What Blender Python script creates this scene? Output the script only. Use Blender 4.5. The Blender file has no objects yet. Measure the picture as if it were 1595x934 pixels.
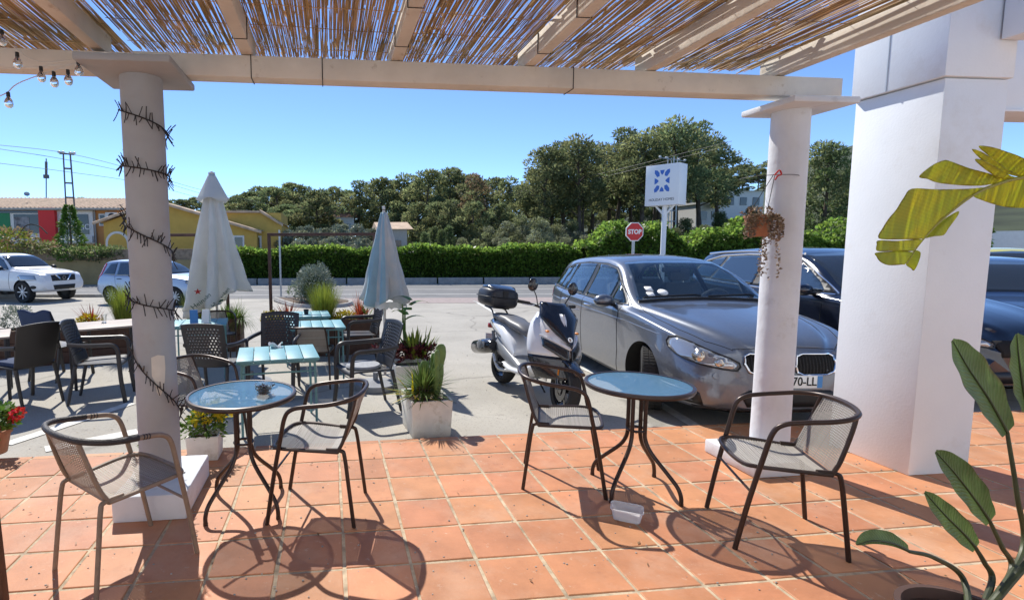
import bpy, bmesh, math, random
from math import sin, cos, pi, radians as R, sqrt, atan2
from mathutils import Vector, Matrix
from mathutils.bvhtree import BVHTree
rnd = random.Random(7)
scene = bpy.context.scene
col = scene.collection
V = Vector

# ---------------------------------------------------------------- camera (solved from the tile grid)
U = 0.33
CAM = dict(f=820.18, yaw=0.1098, pitch=0.099, roll=-0.0071, c=V((-0.3794, -4.0987, 1.5624)), px=603.67, py=467.0)
def _axes():
    y, p, r = CAM['yaw'], CAM['pitch'], CAM['roll']
    right = V((cos(y), -sin(y), 0)); fw = V((sin(y), cos(y), 0))
    f2 = fw*cos(p) + V((0, 0, -sin(p))); up = right.cross(f2)
    r2 = right*cos(r) + up*sin(r)
    return r2, r2.cross(f2), f2
AX = _axes()
def ray(x, y):
    return AX[2] + AX[0]*((x-CAM['px'])/CAM['f']) - AX[1]*((y-CAM['py'])/CAM['f'])
def onz(x, y, z=0.0):
    d = ray(x, y); return CAM['c'] + d*((z-CAM['c'].z)/d.z)
def onY(x, y, Y):
    d = ray(x, y); return CAM['c'] + d*((Y-CAM['c'].y)/d.y)
def gz(Y):
    return -0.08 - 0.0135*max(0.0, min(Y, 16.0))
def gp(x, y):
    z = -0.1
    for _ in range(25):
        P = onz(x, y, z); z = gz(P.y)
    return P

# ---------------------------------------------------------------- object helpers
def tag(o, label=None, cat=None, group=None, kind=None):
    if label: o['label'] = label
    if cat: o['category'] = cat
    if group: o['group'] = group
    if kind: o['kind'] = kind
    return o
def empty(name, loc=(0, 0, 0), rz=0.0, label=None, cat=None, group=None):
    o = bpy.data.objects.new(name, None); col.objects.link(o)
    o.location = loc; o.rotation_euler = (0, 0, rz); o.empty_display_size = 0.1
    return tag(o, label, cat, group)
def copy_tree(o, parent=None):
    c = o.copy(); col.objects.link(c); c.parent = parent
    for ch in list(o.children): copy_tree(ch, c)
    return c
def place(proto, loc, rz, label, group=None, used={}):
    o = proto if proto.name not in used else copy_tree(proto)
    used[proto.name] = 1
    o.location = loc; o.rotation_euler = (0, 0, rz)
    o['label'] = label
    if group: o['group'] = group
    return o
def T(loc=(0, 0, 0), rz=0, rx=0, ry=0, s=1):
    m = Matrix.Translation(loc) @ Matrix.Rotation(rz, 4, 'Z') @ Matrix.Rotation(ry, 4, 'Y') @ Matrix.Rotation(rx, 4, 'X')
    if s != 1:
        sc = s if hasattr(s, '__len__') else (s, s, s)
        m = m @ Matrix.Diagonal((sc[0], sc[1], sc[2], 1))
    return m

class MB:
    def __init__(self): self.v = []; self.f = []; self.m = []
    def add(self, vs, fs, mi=0, M=None):
        n = len(self.v)
        self.v.extend([tuple(M @ V(p)) for p in vs] if M is not None else [tuple(p) for p in vs])
        self.f.extend([tuple(i+n for i in f) for f in fs]); self.m.extend([mi]*len(fs))
        return self
    def box(self, c, s, rz=0, mi=0, M=None, rx=0, ry=0):
        x, y, z = s[0]/2, s[1]/2, s[2]/2
        vs = [(-x,-y,-z),(x,-y,-z),(x,y,-z),(-x,y,-z),(-x,-y,z),(x,-y,z),(x,y,z),(-x,y,z)]
        fs = [(3,2,1,0),(4,5,6,7),(0,1,5,4),(1,2,6,5),(2,3,7,6),(3,0,4,7)]
        m = T(c, rz, rx, ry)
        return self.add(vs, fs, mi, M @ m if M is not None else m)
    def tube(self, pts, r, n=8, closed=False, mi=0, M=None, caps=True, sq=1.0):
        P = [V(p) for p in pts]; k = len(P)
        rr = list(r) if hasattr(r, '__len__') else [r]*k
        tan = []
        for i in range(k):
            a = P[i-1] if (i or closed) else P[i]; b = P[(i+1) % k] if (i < k-1 or closed) else P[i]
            t = b-a; tan.append(t.normalized() if t.length > 1e-9 else V((0,0,1)))
        up = V((0,0,1)) if abs(tan[0].z) < .9 else V((1,0,0))
        nx = tan[0].cross(up).normalized(); vs = []
        for i in range(k):
            if i:
                q = tan[i-1].rotation_difference(tan[i]); nx = (q @ nx).normalized()
            by = tan[i].cross(nx)
            for j in range(n):
                a = 2*pi*j/n
                vs.append(P[i] + (nx*cos(a)+by*sin(a)*sq)*rr[i])
        fs = []
        for i in range(k if closed else k-1):
            for j in range(n):
                a = i*n+j; b = i*n+(j+1) % n; i2 = (i+1) % k
                fs.append((a, b, i2*n+(j+1) % n, i2*n+j))
        if caps and not closed:
            fs.append(tuple(range(n))[::-1]); fs.append(tuple(range((k-1)*n, k*n)))
        return self.add(vs, fs, mi, M)
    def lathe(self, prof, n=24, c=(0,0,0), mi=0, M=None, rfun=None):
        vs = []; fs = []; k = len(prof)
        for i, (r, z) in enumerate(prof):
            for j in range(n):
                a = 2*pi*j/n; q = r*(rfun(a, z, i) if rfun else 1)
                vs.append((c[0]+q*cos(a), c[1]+q*sin(a), c[2]+z))
        for i in range(k-1):
            for j in range(n):
                fs.append((i*n+j, i*n+(j+1) % n, (i+1)*n+(j+1) % n, (i+1)*n+j))
        if prof[0] == prof[-1]: return self.add(vs, fs, mi, M)
        if prof[0][0] > 1e-6: fs.append(tuple(range(n))[::-1])
        if prof[-1][0] > 1e-6: fs.append(tuple(range((k-1)*n, k*n)))
        return self.add(vs, fs, mi, M)
    def prism(self, poly, z0, z1, mi=0, M=None):
        n = len(poly)
        vs = [(x, y, z0) for x, y in poly]+[(x, y, z1) for x, y in poly]
        fs = [tuple(range(n))[::-1], tuple(range(n, 2*n))]+[(i, (i+1) % n, (i+1) % n+n, i+n) for i in range(n)]
        return self.add(vs, fs, mi, M)
    def grid(self, fn, nu, nv, mi=0, M=None, skip=None):
        vs = [fn(i/nu, j/nv) for i in range(nu+1) for j in range(nv+1)]
        fs = [(i*(nv+1)+j, (i+1)*(nv+1)+j, (i+1)*(nv+1)+j+1, i*(nv+1)+j+1) for i in range(nu) for j in range(nv) if not (skip and skip(i, j))]
        return self.add(vs, fs, mi, M)
    def ell(self, c, s, nu=12, nv=8, mi=0, M=None):
        prof = [(sin(pi*i/nv), -cos(pi*i/nv)) for i in range(nv+1)]
        prof[0] = (0, -1); prof[-1] = (0, 1)
        m = T(c, s=s)
        return self.lathe(prof, nu, mi=mi, M=(M @ m if M is not None else m))
    def leaf(self, p, d, L, w, nrm=None, mi=0):
        d = V(d).normalized(); s = d.cross(nrm if nrm else V((rnd.uniform(-1,1), rnd.uniform(-1,1), rnd.uniform(-1,1))))
        if s.length < 1e-4: s = V((1,0,0))
        s = s.normalized()*w*.5; p = V(p)
        return self.add([p, p+d*L*.45+s, p+d*L, p+d*L*.45-s], [(0,1,2,3)], mi)
    def blade(self, p, d, L, w, droop=.3, n=4, mi=0):
        """tapered strap leaf that arches over"""
        d = V(d).normalized(); s = d.cross(V((0,0,1)))
        s = (s if s.length > 1e-3 else V((1,0,0))).normalized()
        vs = []; q = V(p)
        for i in range(n+1):
            t = i/n; ww = w*.5*(1-t**2)*(1 if i else .7)+.0005
            vs += [q-s*ww, q+s*ww]
            d = (d+V((0,0,-droop/n))).normalized(); q = q+d*L/n
        return self.add(vs, [(2*i, 2*i+1, 2*i+3, 2*i+2) for i in range(n)], mi)
    def build(self, name, mats, parent=None, smooth=40, bevel=0, solid=0, merge=False, subsurf=0):
        me = bpy.data.meshes.new(name); me.from_pydata(self.v, [], self.f)
        if not isinstance(mats, (list, tuple)): mats = [mats]
        for m in mats: me.materials.append(m)
        if len(mats) > 1: me.polygons.foreach_set('material_index', self.m)
        if bevel or merge:
            b = bmesh.new(); b.from_mesh(me)
            if merge: bmesh.ops.remove_doubles(b, verts=b.verts, dist=1e-5)
            if bevel:
                es = [e for e in b.edges if len(e.link_faces) == 2 and e.calc_face_angle(0) > .6]
                bmesh.ops.bevel(b, geom=es, offset=bevel, segments=2, profile=.5, affect='EDGES', clamp_overlap=True)
            b.to_mesh(me); b.free()
        o = bpy.data.objects.new(name, me); col.objects.link(o)
        if solid:
            md = o.modifiers.new('solid', 'SOLIDIFY'); md.thickness = solid; md.offset = 0
        if subsurf:
            md = o.modifiers.new('sub', 'SUBSURF'); md.levels = md.render_levels = subsurf
        if smooth:
            me.shade_smooth(); me.set_sharp_from_angle(angle=R(smooth))
        if parent: o.parent = parent
        return o

def bez(p, n=12):
    """Catmull-Rom through the points"""
    P = [V(q) for q in p]; P = [P[0]*2-P[1]]+P+[P[-1]*2-P[-2]]; out = []
    for i in range(1, len(P)-2):
        a, b, c, d = P[i-1:i+3]
        for k in range(n):
            t = k/n
            out.append(.5*((2*b)+(c-a)*t+(2*a-5*b+4*c-d)*t*t+(3*b-a-3*c+d)*t**3))
    out.append(P[-2]); return out

# ---------------------------------------------------------------- materials
def pm(name, c, rough=.6, metal=0, var=0, vscale=6, bump=0, bscale=40, island=0, spec=.5, coat=0, trans=0, alpha=1, emit=None, c2=None, sss=0, ior=1.45, detail=4, bdist=.01, ihue=.03, orand=0):
    m = bpy.data.materials.new(name); m.use_nodes = True
    N = m.node_tree.nodes; L = m.node_tree.links; b = N['Principled BSDF']
    def inp(k, v):
        if k in b.inputs: b.inputs[k].default_value = v
    inp('Roughness', rough); inp('Metallic', metal); inp('Specular IOR Level', spec); inp('Coat Weight', coat)
    inp('Transmission Weight', trans); inp('Alpha', alpha); inp('Coat Roughness', .04); inp('IOR', ior)
    c = tuple(c)+(1,) if len(c) == 3 else tuple(c)
    inp('Base Color', c)
    tc = N.new('ShaderNodeTexCoord'); out = None
    if var or c2:
        nz = N.new('ShaderNodeTexNoise'); nz.inputs['Scale'].default_value = vscale; nz.inputs['Detail'].default_value = detail
        nz.inputs['Roughness'].default_value = .6
        L.new(tc.outputs['Object'], nz.inputs['Vector'])
        rp = N.new('ShaderNodeValToRGB'); L.new(nz.outputs['Fac'], rp.inputs['Fac'])
        a = tuple(max(0, x*(1-var)) for x in c[:3])+(1,); d = (tuple(c2)+(1,)) if c2 else tuple(min(1, x*(1+var)) for x in c[:3])+(1,)
        rp.color_ramp.elements[0].position = .32; rp.color_ramp.elements[1].position = .68
        rp.color_ramp.elements[0].color = a; rp.color_ramp.elements[1].color = d
        out = rp.outputs['Color']
    if island:
        g = N.new('ShaderNodeNewGeometry'); hs = N.new('ShaderNodeHueSaturation')
        mr = N.new('ShaderNodeMapRange'); mr.inputs['To Min'].default_value = 1-island; mr.inputs['To Max'].default_value = 1+island
        L.new(g.outputs['Random Per Island'], mr.inputs['Value']); L.new(mr.outputs['Result'], hs.inputs['Value'])
        m2 = N.new('ShaderNodeMath'); m2.operation = 'MULTIPLY_ADD'; m2.inputs[1].default_value = ihue; m2.inputs[2].default_value = .5-ihue/2
        fr = N.new('ShaderNodeMath'); fr.operation = 'MULTIPLY'; fr.inputs[1].default_value = 7.31
        fr2 = N.new('ShaderNodeMath'); fr2.operation = 'FRACT'
        L.new(g.outputs['Random Per Island'], fr.inputs[0]); L.new(fr.outputs[0], fr2.inputs[0]); L.new(fr2.outputs[0], m2.inputs[0])
        L.new(m2.outputs[0], hs.inputs['Hue'])
        if out: L.new(out, hs.inputs['Color'])
        else: hs.inputs['Color'].default_value = c
        out = hs.outputs['Color']
    if orand:
        oi = N.new('ShaderNodeObjectInfo'); h2 = N.new('ShaderNodeHueSaturation'); r2 = N.new('ShaderNodeMapRange')
        r2.inputs['To Min'].default_value = 1-orand; r2.inputs['To Max'].default_value = 1+orand
        L.new(oi.outputs['Random'], r2.inputs['Value']); L.new(r2.outputs['Result'], h2.inputs['Value'])
        r3 = N.new('ShaderNodeMapRange'); r3.inputs['To Min'].default_value = .485; r3.inputs['To Max'].default_value = .51
        L.new(oi.outputs['Random'], r3.inputs['Value']); L.new(r3.outputs['Result'], h2.inputs['Hue'])
        if out: L.new(out, h2.inputs['Color'])
        else: h2.inputs['Color'].default_value = c
        out = h2.outputs['Color']
    if out: L.new(out, b.inputs['Base Color'])
    if bump:
        nz2 = N.new('ShaderNodeTexNoise'); nz2.inputs['Scale'].default_value = bscale; nz2.inputs['Detail'].default_value = 5
        L.new(tc.outputs['Object'], nz2.inputs['Vector'])
        bp = N.new('ShaderNodeBump'); bp.inputs['Strength'].default_value = bump; bp.inputs['Distance'].default_value = bdist
        L.new(nz2.outputs['Fac'], bp.inputs['Height']); L.new(bp.outputs['Normal'], b.inputs['Normal'])
    if emit: inp('Emission Color', tuple(emit[:3])+(1,)); inp('Emission Strength', emit[3])
    if sss: # thin leaf: part of the light passes through
        tr = N.new('ShaderNodeBsdfTranslucent'); mx = N.new('ShaderNodeMixShader'); mx.inputs[0].default_value = sss
        if out: L.new(out, tr.inputs['Color'])
        else: tr.inputs['Color'].default_value = c
        L.new(b.outputs[0], mx.inputs[1]); L.new(tr.outputs[0], mx.inputs[2])
        L.new(mx.outputs[0], N['Material Output'].inputs['Surface'])
    return m

M = {}
M['terracotta'] = pm('terracotta_tile', (.485,.215,.105), .6, var=.17, vscale=3.2, bump=.3, bscale=60, island=.12, ihue=.010, detail=8, spec=.35, bdist=.004)
M['grout'] = pm('pale_grout', (.47,.38,.26), .9, var=.3, vscale=14, bump=.6, bscale=90, bdist=.004)
M['lot'] = pm('sunlit_concrete', (.40,.375,.325), .9, var=.13, vscale=.9, bump=.35, bscale=120, detail=8, bdist=.006)
M['road'] = pm('asphalt_road', (.17,.17,.17), .9, var=.12, vscale=1.2, bump=.3, bscale=90, detail=8)
M['paint_line'] = pm('road_paint', (.66,.65,.60), .8, var=.18, vscale=14, detail=8)
M['pink_paving'] = pm('pink_paving', (.33,.27,.25), .9, var=.15, vscale=8)
M['kerb'] = pm('kerb_concrete', (.36,.34,.31), .9, var=.2, vscale=5, bump=.3)
M['hill'] = pm('hill_scrub', (.05,.062,.03), .95, var=.4, vscale=.15, detail=8)
M['white_wall'] = pm('white_render', (.78,.815,.84), .8, var=.04, vscale=1.5, bump=.08, bscale=60)
M['white_beam'] = pm('cream_painted_beam', (.66,.61,.53), .8, var=.10, vscale=3, bump=.3, bscale=25)
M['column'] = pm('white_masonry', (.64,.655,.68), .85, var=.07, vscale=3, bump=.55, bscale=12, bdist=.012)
M['column_shade'] = pm('shaded_white_masonry', (.355,.36,.365), .85, var=.07, vscale=3, bump=.55, bscale=12, bdist=.012)  # darker copy of the white column, the mat's shade put into its colour
M['column_patch'] = pm('bare_plaster', (.62,.56,.48), .9, var=.1)
M['reed'] = pm('dry_reed', (.53,.39,.225), .75, var=.28, vscale=3, island=.38, sss=.3)
M['wire'] = pm('dark_wire', (.02,.018,.018), .6)
M['cable_black'] = pm('black_cable', (.015,.015,.015), .6)
M['glass_clear'] = pm('clear_glass', (.95,.97,.97), .02, trans=.95, spec=.5)
M['brown_metal'] = pm('brown_metal', (.045,.028,.022), .35, metal=.3, spec=.5, var=.1, vscale=30)
M['wicker'] = pm('grey_brown_wicker', (.29,.265,.235), .6, island=.12)
M['tan_metal'] = pm('tan_tube', (.24,.175,.125), .5, var=.15, vscale=20)
M['tan_wicker'] = pm('tan_wicker', (.29,.24,.195), .6, island=.12)
M['black_wrap'] = pm('black_cord_wrap', (.035,.03,.03), .55, bump=.5, bscale=200)
M['plastic_dark'] = pm('anthracite_plastic', (.030,.030,.035), .42, var=.08, vscale=10)
M['plastic_brown'] = pm('dark_brown_plastic', (.034,.031,.029), .45)
M['teal'] = pm('teal_painted_slats', (.135,.34,.385), .5, var=.06, vscale=8)
M['teal_dark'] = pm('teal_painted_frame', (.12,.27,.29), .5)
M['cushion'] = pm('grey_cushion', (.33,.34,.36), .9, var=.15, vscale=30)
M['cushion_blue'] = pm('blue_cushion', (.03,.05,.11), .85)
M['cushion_lt'] = pm('patterned_cushion', (.60,.60,.58), .9, var=.5, vscale=24)
M['planter_wood'] = pm('brown_plank', (.095,.048,.03), .7, var=.25, vscale=6, bump=.3)
M['rust'] = pm('rusty_brown_steel', (.085,.045,.034), .7, var=.3, vscale=8)
M['planter_white'] = pm('white_cement_planter', (.76,.73,.66), .85, var=.10, vscale=7, bump=.35, bscale=25, detail=8)
M['soil'] = pm('dry_soil', (.13,.09,.06), .95, var=.4, vscale=30, bump=.8, bscale=40)
M['pot'] = pm('clay_pot', (.40,.17,.09), .8, var=.2, vscale=9)
M['umbrella'] = pm('white_canvas', (.82,.82,.79), .85, var=.04, vscale=3, sss=.55)
M['umbrella_blue'] = pm('faded_canvas', (.52,.62,.67), .85, var=.05, c2=(.76,.73,.69), vscale=2, sss=.42)
M['umbrella_dirty'] = pm('faded_blue_canvas', (.40,.58,.66), .85, var=.1, vscale=3, sss=.42)
M['logo_green'] = pm('logo_dark_green', (.02,.10,.06), .8)
M['logo_red'] = pm('logo_red', (.45,.03,.03), .8)
M['pole_white'] = pm('white_pole', (.6,.57,.52), .5)
M['grey_base'] = pm('grey_stone_base', (.25,.26,.28), .8, var=.1)
def leafm(n, c, isl=.35, s=.3, rough=.5, **k): return pm(n, c, rough, island=isl, sss=s, spec=.4, **k)
M['pine'] = leafm('pine_needles', (.155,.195,.09), .4, .6, rough=.7, orand=.25)
M['pine_b'] = leafm('pine_needles_light', (.235,.25,.11), .4, .6, rough=.7, orand=.25)
M['oak'] = leafm('shrub_leaves', (.205,.23,.105), .45, .6, rough=.65, orand=.25)
M['olive'] = leafm('silver_green_leaves', (.24,.26,.165), .35, .5, rough=.6, orand=.2)
M['dead'] = leafm('dry_brown_needles', (.26,.18,.10), .3, .45)
M['hedge'] = leafm('ivy_leaves', (.20,.31,.055), .6, .6, rough=.4)
M['hedge_core'] = pm('leaf_shade_core', (.05,.075,.02), .9)  # dark tone standing in for the shade deep between leaves
M['bark'] = pm('pine_bark', (.10,.075,.055), .9, var=.3, vscale=3)
M['lime'] = leafm('lime_grass', (.24,.29,.04), .25, .35)
M['green'] = leafm('green_leaves', (.10,.19,.03), .35, .35)
M['deepgreen'] = leafm('dark_green_leaves', (.12,.165,.06), .35, .5, orand=.2)
M['yellow'] = leafm('yellow_leaves', (.52,.42,.02), .25, .35)
M['redleaf'] = leafm('red_strap_leaves', (.33,.06,.03), .35, .3)
M['maroon'] = leafm('maroon_rosettes', (.085,.016,.018), .5, .2)
M['grey_leaf'] = leafm('silver_leaves', (.22,.26,.20), .3, .2)
M['geranium'] = leafm('red_petals', (.62,.03,.03), .25, .3)
M['pink'] = leafm('magenta_petals', (.5,.05,.35), .25, .3)
M['succulent'] = leafm('dusty_succulent', (.24,.17,.11), .4, .1)
M['cactus'] = pm('cactus_pad', (.13,.21,.055), .6, var=.15, vscale=20, bump=.3, bscale=60)
M['spine'] = leafm('yucca_blades', (.12,.19,.045), .35, .25)
M['bop'] = pm('bird_of_paradise_leaf', (.105,.175,.05), .42, var=.2, vscale=8, sss=.3)
M['bop_yellow'] = pm('yellowing_leaf', (.70,.64,.05), .5, var=.15, vscale=9, c2=(.46,.52,.06), sss=.6)
M['rib'] = pm('leaf_rib', (.26,.24,.045), .5)
M['bop_stem'] = pm('leaf_stalk', (.05,.06,.025), .5, var=.3, vscale=9)
M['dark_pot'] = pm('brown_pot', (.075,.04,.03), .6, var=.2)
M['table_glass'] = pm('hammered_glass', (.20,.50,.82), .10, spec=1.0, bump=.6, bscale=90, bdist=.004, coat=.5, alpha=.50, sss=.3)  # the sky's blue reflection is put into the base colour
M['clear_plastic'] = pm('clear_plastic', (.86,.88,.89), .25, alpha=.5, sss=.35, spec=.6)
M['ash'] = pm('ash_and_stubs', (.05,.035,.03), .9, var=.6, vscale=60)
M['tabletop_beige'] = pm('beige_tabletop', (.36,.30,.255), .6, var=.1, vscale=10)
# vehicles
def paint(n, c, metal=.5, rough=.32): return pm(n, c, rough, metal=metal, coat=1.0, var=.05, vscale=40)
M['car_grey'] = paint('grey_metallic_paint', (.15,.165,.195), .6, .34)
M['car_navy'] = paint('navy_paint', (.008,.012,.026), .2, .2)
M['car_blue'] = paint('blue_paint', (.010,.022,.065), .3, .2)
M['car_white'] = paint('white_paint', (.78,.78,.77), 0, .4)
M['car_silver'] = paint('silver_paint', (.40,.48,.60), .35, .35)
M['car_yellow'] = paint('yellow_paint', (.65,.58,.03), 0, .4)
M['car_glass'] = pm('tinted_glass', (.022,.026,.030), .03, spec=.7, ior=1.6)
_g = bpy.data.materials.new('clear_car_glass'); _g.use_nodes = True; _n = _g.node_tree.nodes; _n.clear()
_o, _m, _t, _gl, _f = (_n.new('ShaderNode'+k) for k in ('OutputMaterial', 'MixShader', 'BsdfTransparent', 'BsdfGlossy', 'LayerWeight'))
_p = _n.new('ShaderNodeMath'); _p.operation = 'POWER'; _p.inputs[1].default_value = 4.0; _q = _n.new('ShaderNodeMath'); _q.operation = 'MULTIPLY_ADD'; _q.inputs[1].default_value = .75; _q.inputs[2].default_value = .065
_t.inputs[0].default_value = (.80, .85, .85, 1); _gl.inputs['Roughness'].default_value = .02
for _a, _b in ((_f.outputs['Facing'], _p.inputs[0]), (_p.outputs[0], _q.inputs[0]), (_q.outputs[0], _m.inputs[0]), (_t.outputs[0], _m.inputs[1]), (_gl.outputs[0], _m.inputs[2]), (_m.outputs[0], _o.inputs[0])): _g.node_tree.links.new(_a, _b)
M['clear_car_glass'] = _g
M['cabin'] = pm('grey_cabin_fabric', (.13,.13,.135), .85); M['cabin_light'] = pm('pale_headlining', (.42,.42,.41), .9)
M['side_glass'] = pm('side_glass', (.02,.03,.04), .03, spec=1.0, ior=1.9)
M['car_trim'] = pm('black_trim', (.012,.012,.013), .45)
M['car_well'] = pm('wheel_well', (.012,.012,.012), .9)
M['chrome'] = pm('chrome', (.75,.76,.78), .12, metal=1)
M['alloy'] = pm('alloy', (.62,.63,.64), .35, metal=.3)
M['tyre'] = pm('tyre_rubber', (.028,.027,.026), .85, bump=.3, bscale=60)
M['lamp'] = pm('headlamp_lens', (.42,.44,.46), .06, metal=.55, coat=1)
M['lamp_in'] = pm('lamp_reflector', (.62,.54,.44), .15, metal=.9)
M['red_lamp'] = pm('red_lens', (.45,.02,.015), .12, coat=1)
M['plate'] = pm('number_plate', (.80,.80,.78), .5)
M['plate_blue'] = pm('plate_blue', (.06,.22,.5), .5)
M['ink'] = pm('black_ink', (.015,.015,.015), .6)
M['scoot_white'] = pm('white_fairing', (.75,.76,.77), .25, coat=.8)
M['scoot_grey'] = pm('grey_fairing', (.20,.21,.22), .35)
M['scoot_black'] = pm('black_fairing', (.014,.015,.02), .18, coat=.6)
M['seat_vinyl'] = pm('grey_vinyl', (.13,.13,.135), .45)
M['orange'] = pm('amber_reflector', (.7,.22,.02), .3)
# signs, buildings
M['sign_white'] = pm('sign_white', (.78,.79,.80), .5)
M['sign_blue'] = pm('sign_blue', (.05,.15,.50), .5)
M['sign_red'] = pm('sign_red', (.55,.02,.02), .45)
M['steel'] = pm('galvanised_steel', (.42,.44,.45), .45, metal=.5)
M['pylon'] = pm('pylon_steel', (.14,.14,.14), .6, metal=.3)
M['insulator'] = pm('insulator', (.6,.62,.64), .3)
M['orange_wall'] = pm('orange_render', (.55,.25,.085), .85, var=.08, vscale=2)
M['yellow_wall'] = pm('ochre_render', (.58,.37,.085), .85, var=.08, vscale=2)
M['tan_wall'] = pm('tan_render', (.36,.26,.12), .85, var=.12, vscale=2)
M['stone_wall'] = pm('stone_wall', (.26,.21,.16), .9, var=.3, vscale=3, bump=.6, bscale=8)
M['roof'] = pm('clay_roof', (.52,.37,.25), .85, var=.25, vscale=2.5)
M['roof_red'] = pm('red_clay_roof', (.38,.18,.11), .85, var=.2, vscale=2.5)
M['house_white'] = pm('house_white', (.70,.69,.66), .85, var=.05)
M['house_grey'] = pm('house_grey', (.33,.33,.31), .85, var=.1)
M['red_panel'] = pm('red_panel', (.66,.03,.03), .6)
M['green_panel'] = pm('green_panel', (.02,.20,.08), .6)
M['window_dark'] = pm('dark_window', (.03,.035,.04), .1, spec=.8)
M['poster'] = pm('window_poster', (.20,.20,.21), .6, var=.7, vscale=3)
M['brick_band'] = pm('brick_band', (.30,.22,.15), .9, var=.25, vscale=6)

def mixin(m, tex, lo, hi, colour, amount, coords='Object', **inp):
    """lay a patchy second colour (stain, bloom, crack) over a material's own colour"""
    N = m.node_tree.nodes; L = m.node_tree.links; b = N['Principled BSDF']; src = b.inputs['Base Color']
    tc = N.new('ShaderNodeTexCoord'); t = N.new(tex)
    for k, v in inp.items():
        if k == 'feature': t.feature = v
        else: t.inputs[k].default_value = v
    vec = tc.outputs[coords]
    if tex == 'ShaderNodeTexVoronoi':
        nz = N.new('ShaderNodeTexNoise'); nz.inputs['Scale'].default_value = 1.3; nz.inputs['Detail'].default_value = 5
        ad = N.new('ShaderNodeMixRGB'); ad.blend_type = 'ADD'; ad.inputs[0].default_value = .5
        L.new(vec, nz.inputs['Vector']); L.new(vec, ad.inputs[1]); L.new(nz.outputs['Color'], ad.inputs[2]); vec = ad.outputs[0]
    L.new(vec, t.inputs['Vector'])
    mr = N.new('ShaderNodeMapRange'); mr.inputs['From Min'].default_value = lo; mr.inputs['From Max'].default_value = hi; mr.inputs['To Max'].default_value = amount
    L.new(t.outputs['Distance' if tex == 'ShaderNodeTexVoronoi' else 'Fac'], mr.inputs['Value'])
    mx = N.new('ShaderNodeMixRGB'); L.new(mr.outputs['Result'], mx.inputs[0]); mx.inputs[2].default_value = tuple(colour)+(1,)
    if src.links: L.new(src.links[0].from_socket, mx.inputs[1])
    else: mx.inputs[1].default_value = src.default_value
    L.new(mx.outputs[0], src)
NT = 'ShaderNodeTexNoise'; VT = 'ShaderNodeTexVoronoi'
mixin(M['terracotta'], NT, .50, .74, (.55,.36,.25), .55, Scale=2.1, Detail=9, Roughness=.65)      # pale bloom
mixin(M['terracotta'], NT, .56, .72, (.31,.12,.065), .45, Scale=7.0, Detail=9, Roughness=.7)     # dark wear
mixin(M['terracotta'], NT, .60, .66, (.58,.47,.36), .5, Scale=16, Detail=10, Roughness=.75)      # scuffs
mixin(M['grout'], NT, .50, .68, (.16,.12,.085), .75, Scale=4.5, Detail=9, Roughness=.7)          # dirt in the joints
mixin(M['lot'], NT, .52, .70, (.25,.23,.195), .75, Scale=.45, Detail=8, Roughness=.6)
mixin(M['lot'], NT, .60, .68, (.20,.185,.165), .5, Scale=3.5, Detail=10, Roughness=.75)
mixin(M['lot'], NT, .57, .62, (.16,.15,.135), .35, Scale=60, Detail=4)
mixin(M['lot'], VT, .010, .0, (.10,.095,.085), .45, Scale=.26, feature='DISTANCE_TO_EDGE')
mixin(M['road'], NT, .5, .7, (.24,.235,.23), .6, Scale=.8, Detail=8)
mixin(M['column'], NT, .58, .66, (.42,.40,.37), .4, Scale=5, Detail=9, Roughness=.7)
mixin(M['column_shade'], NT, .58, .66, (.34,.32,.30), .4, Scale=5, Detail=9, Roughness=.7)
mixin(M['planter_white'], NT, .55, .66, (.40,.34,.22), .5, Scale=6, Detail=8, Roughness=.7)
mixin(M['white_beam'], NT, .60, .66, (.36,.28,.20), .5, Scale=7, Detail=9, Roughness=.75)
mixin(M['car_grey'], NT, .48, .75, (.22,.21,.20), .35, Scale=5, Detail=9, Roughness=.7)            # dust film
mixin(M['hedge'], NT, .48, .66, (.075,.13,.022), .7, Scale=.9, Detail=4)
mixin(M['hedge'], NT, .60, .70, (.30,.36,.07), .6, Scale=1.7, Detail=3)
mixin(M['white_wall'], NT, .56, .70, (.66,.65,.62), .45, Scale=2.2, Detail=9, Roughness=.7)
mixin(M['umbrella'], NT, .56, .70, (.60,.57,.48), .4, Scale=3.5, Detail=8, Roughness=.7)
mixin(M['orange_wall'], NT, .52, .7, (.46,.21,.08), .5, Scale=.6, Detail=8)
mixin(M['yellow_wall'], NT, .52, .7, (.50,.32,.09), .5, Scale=.6, Detail=8)
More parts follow.
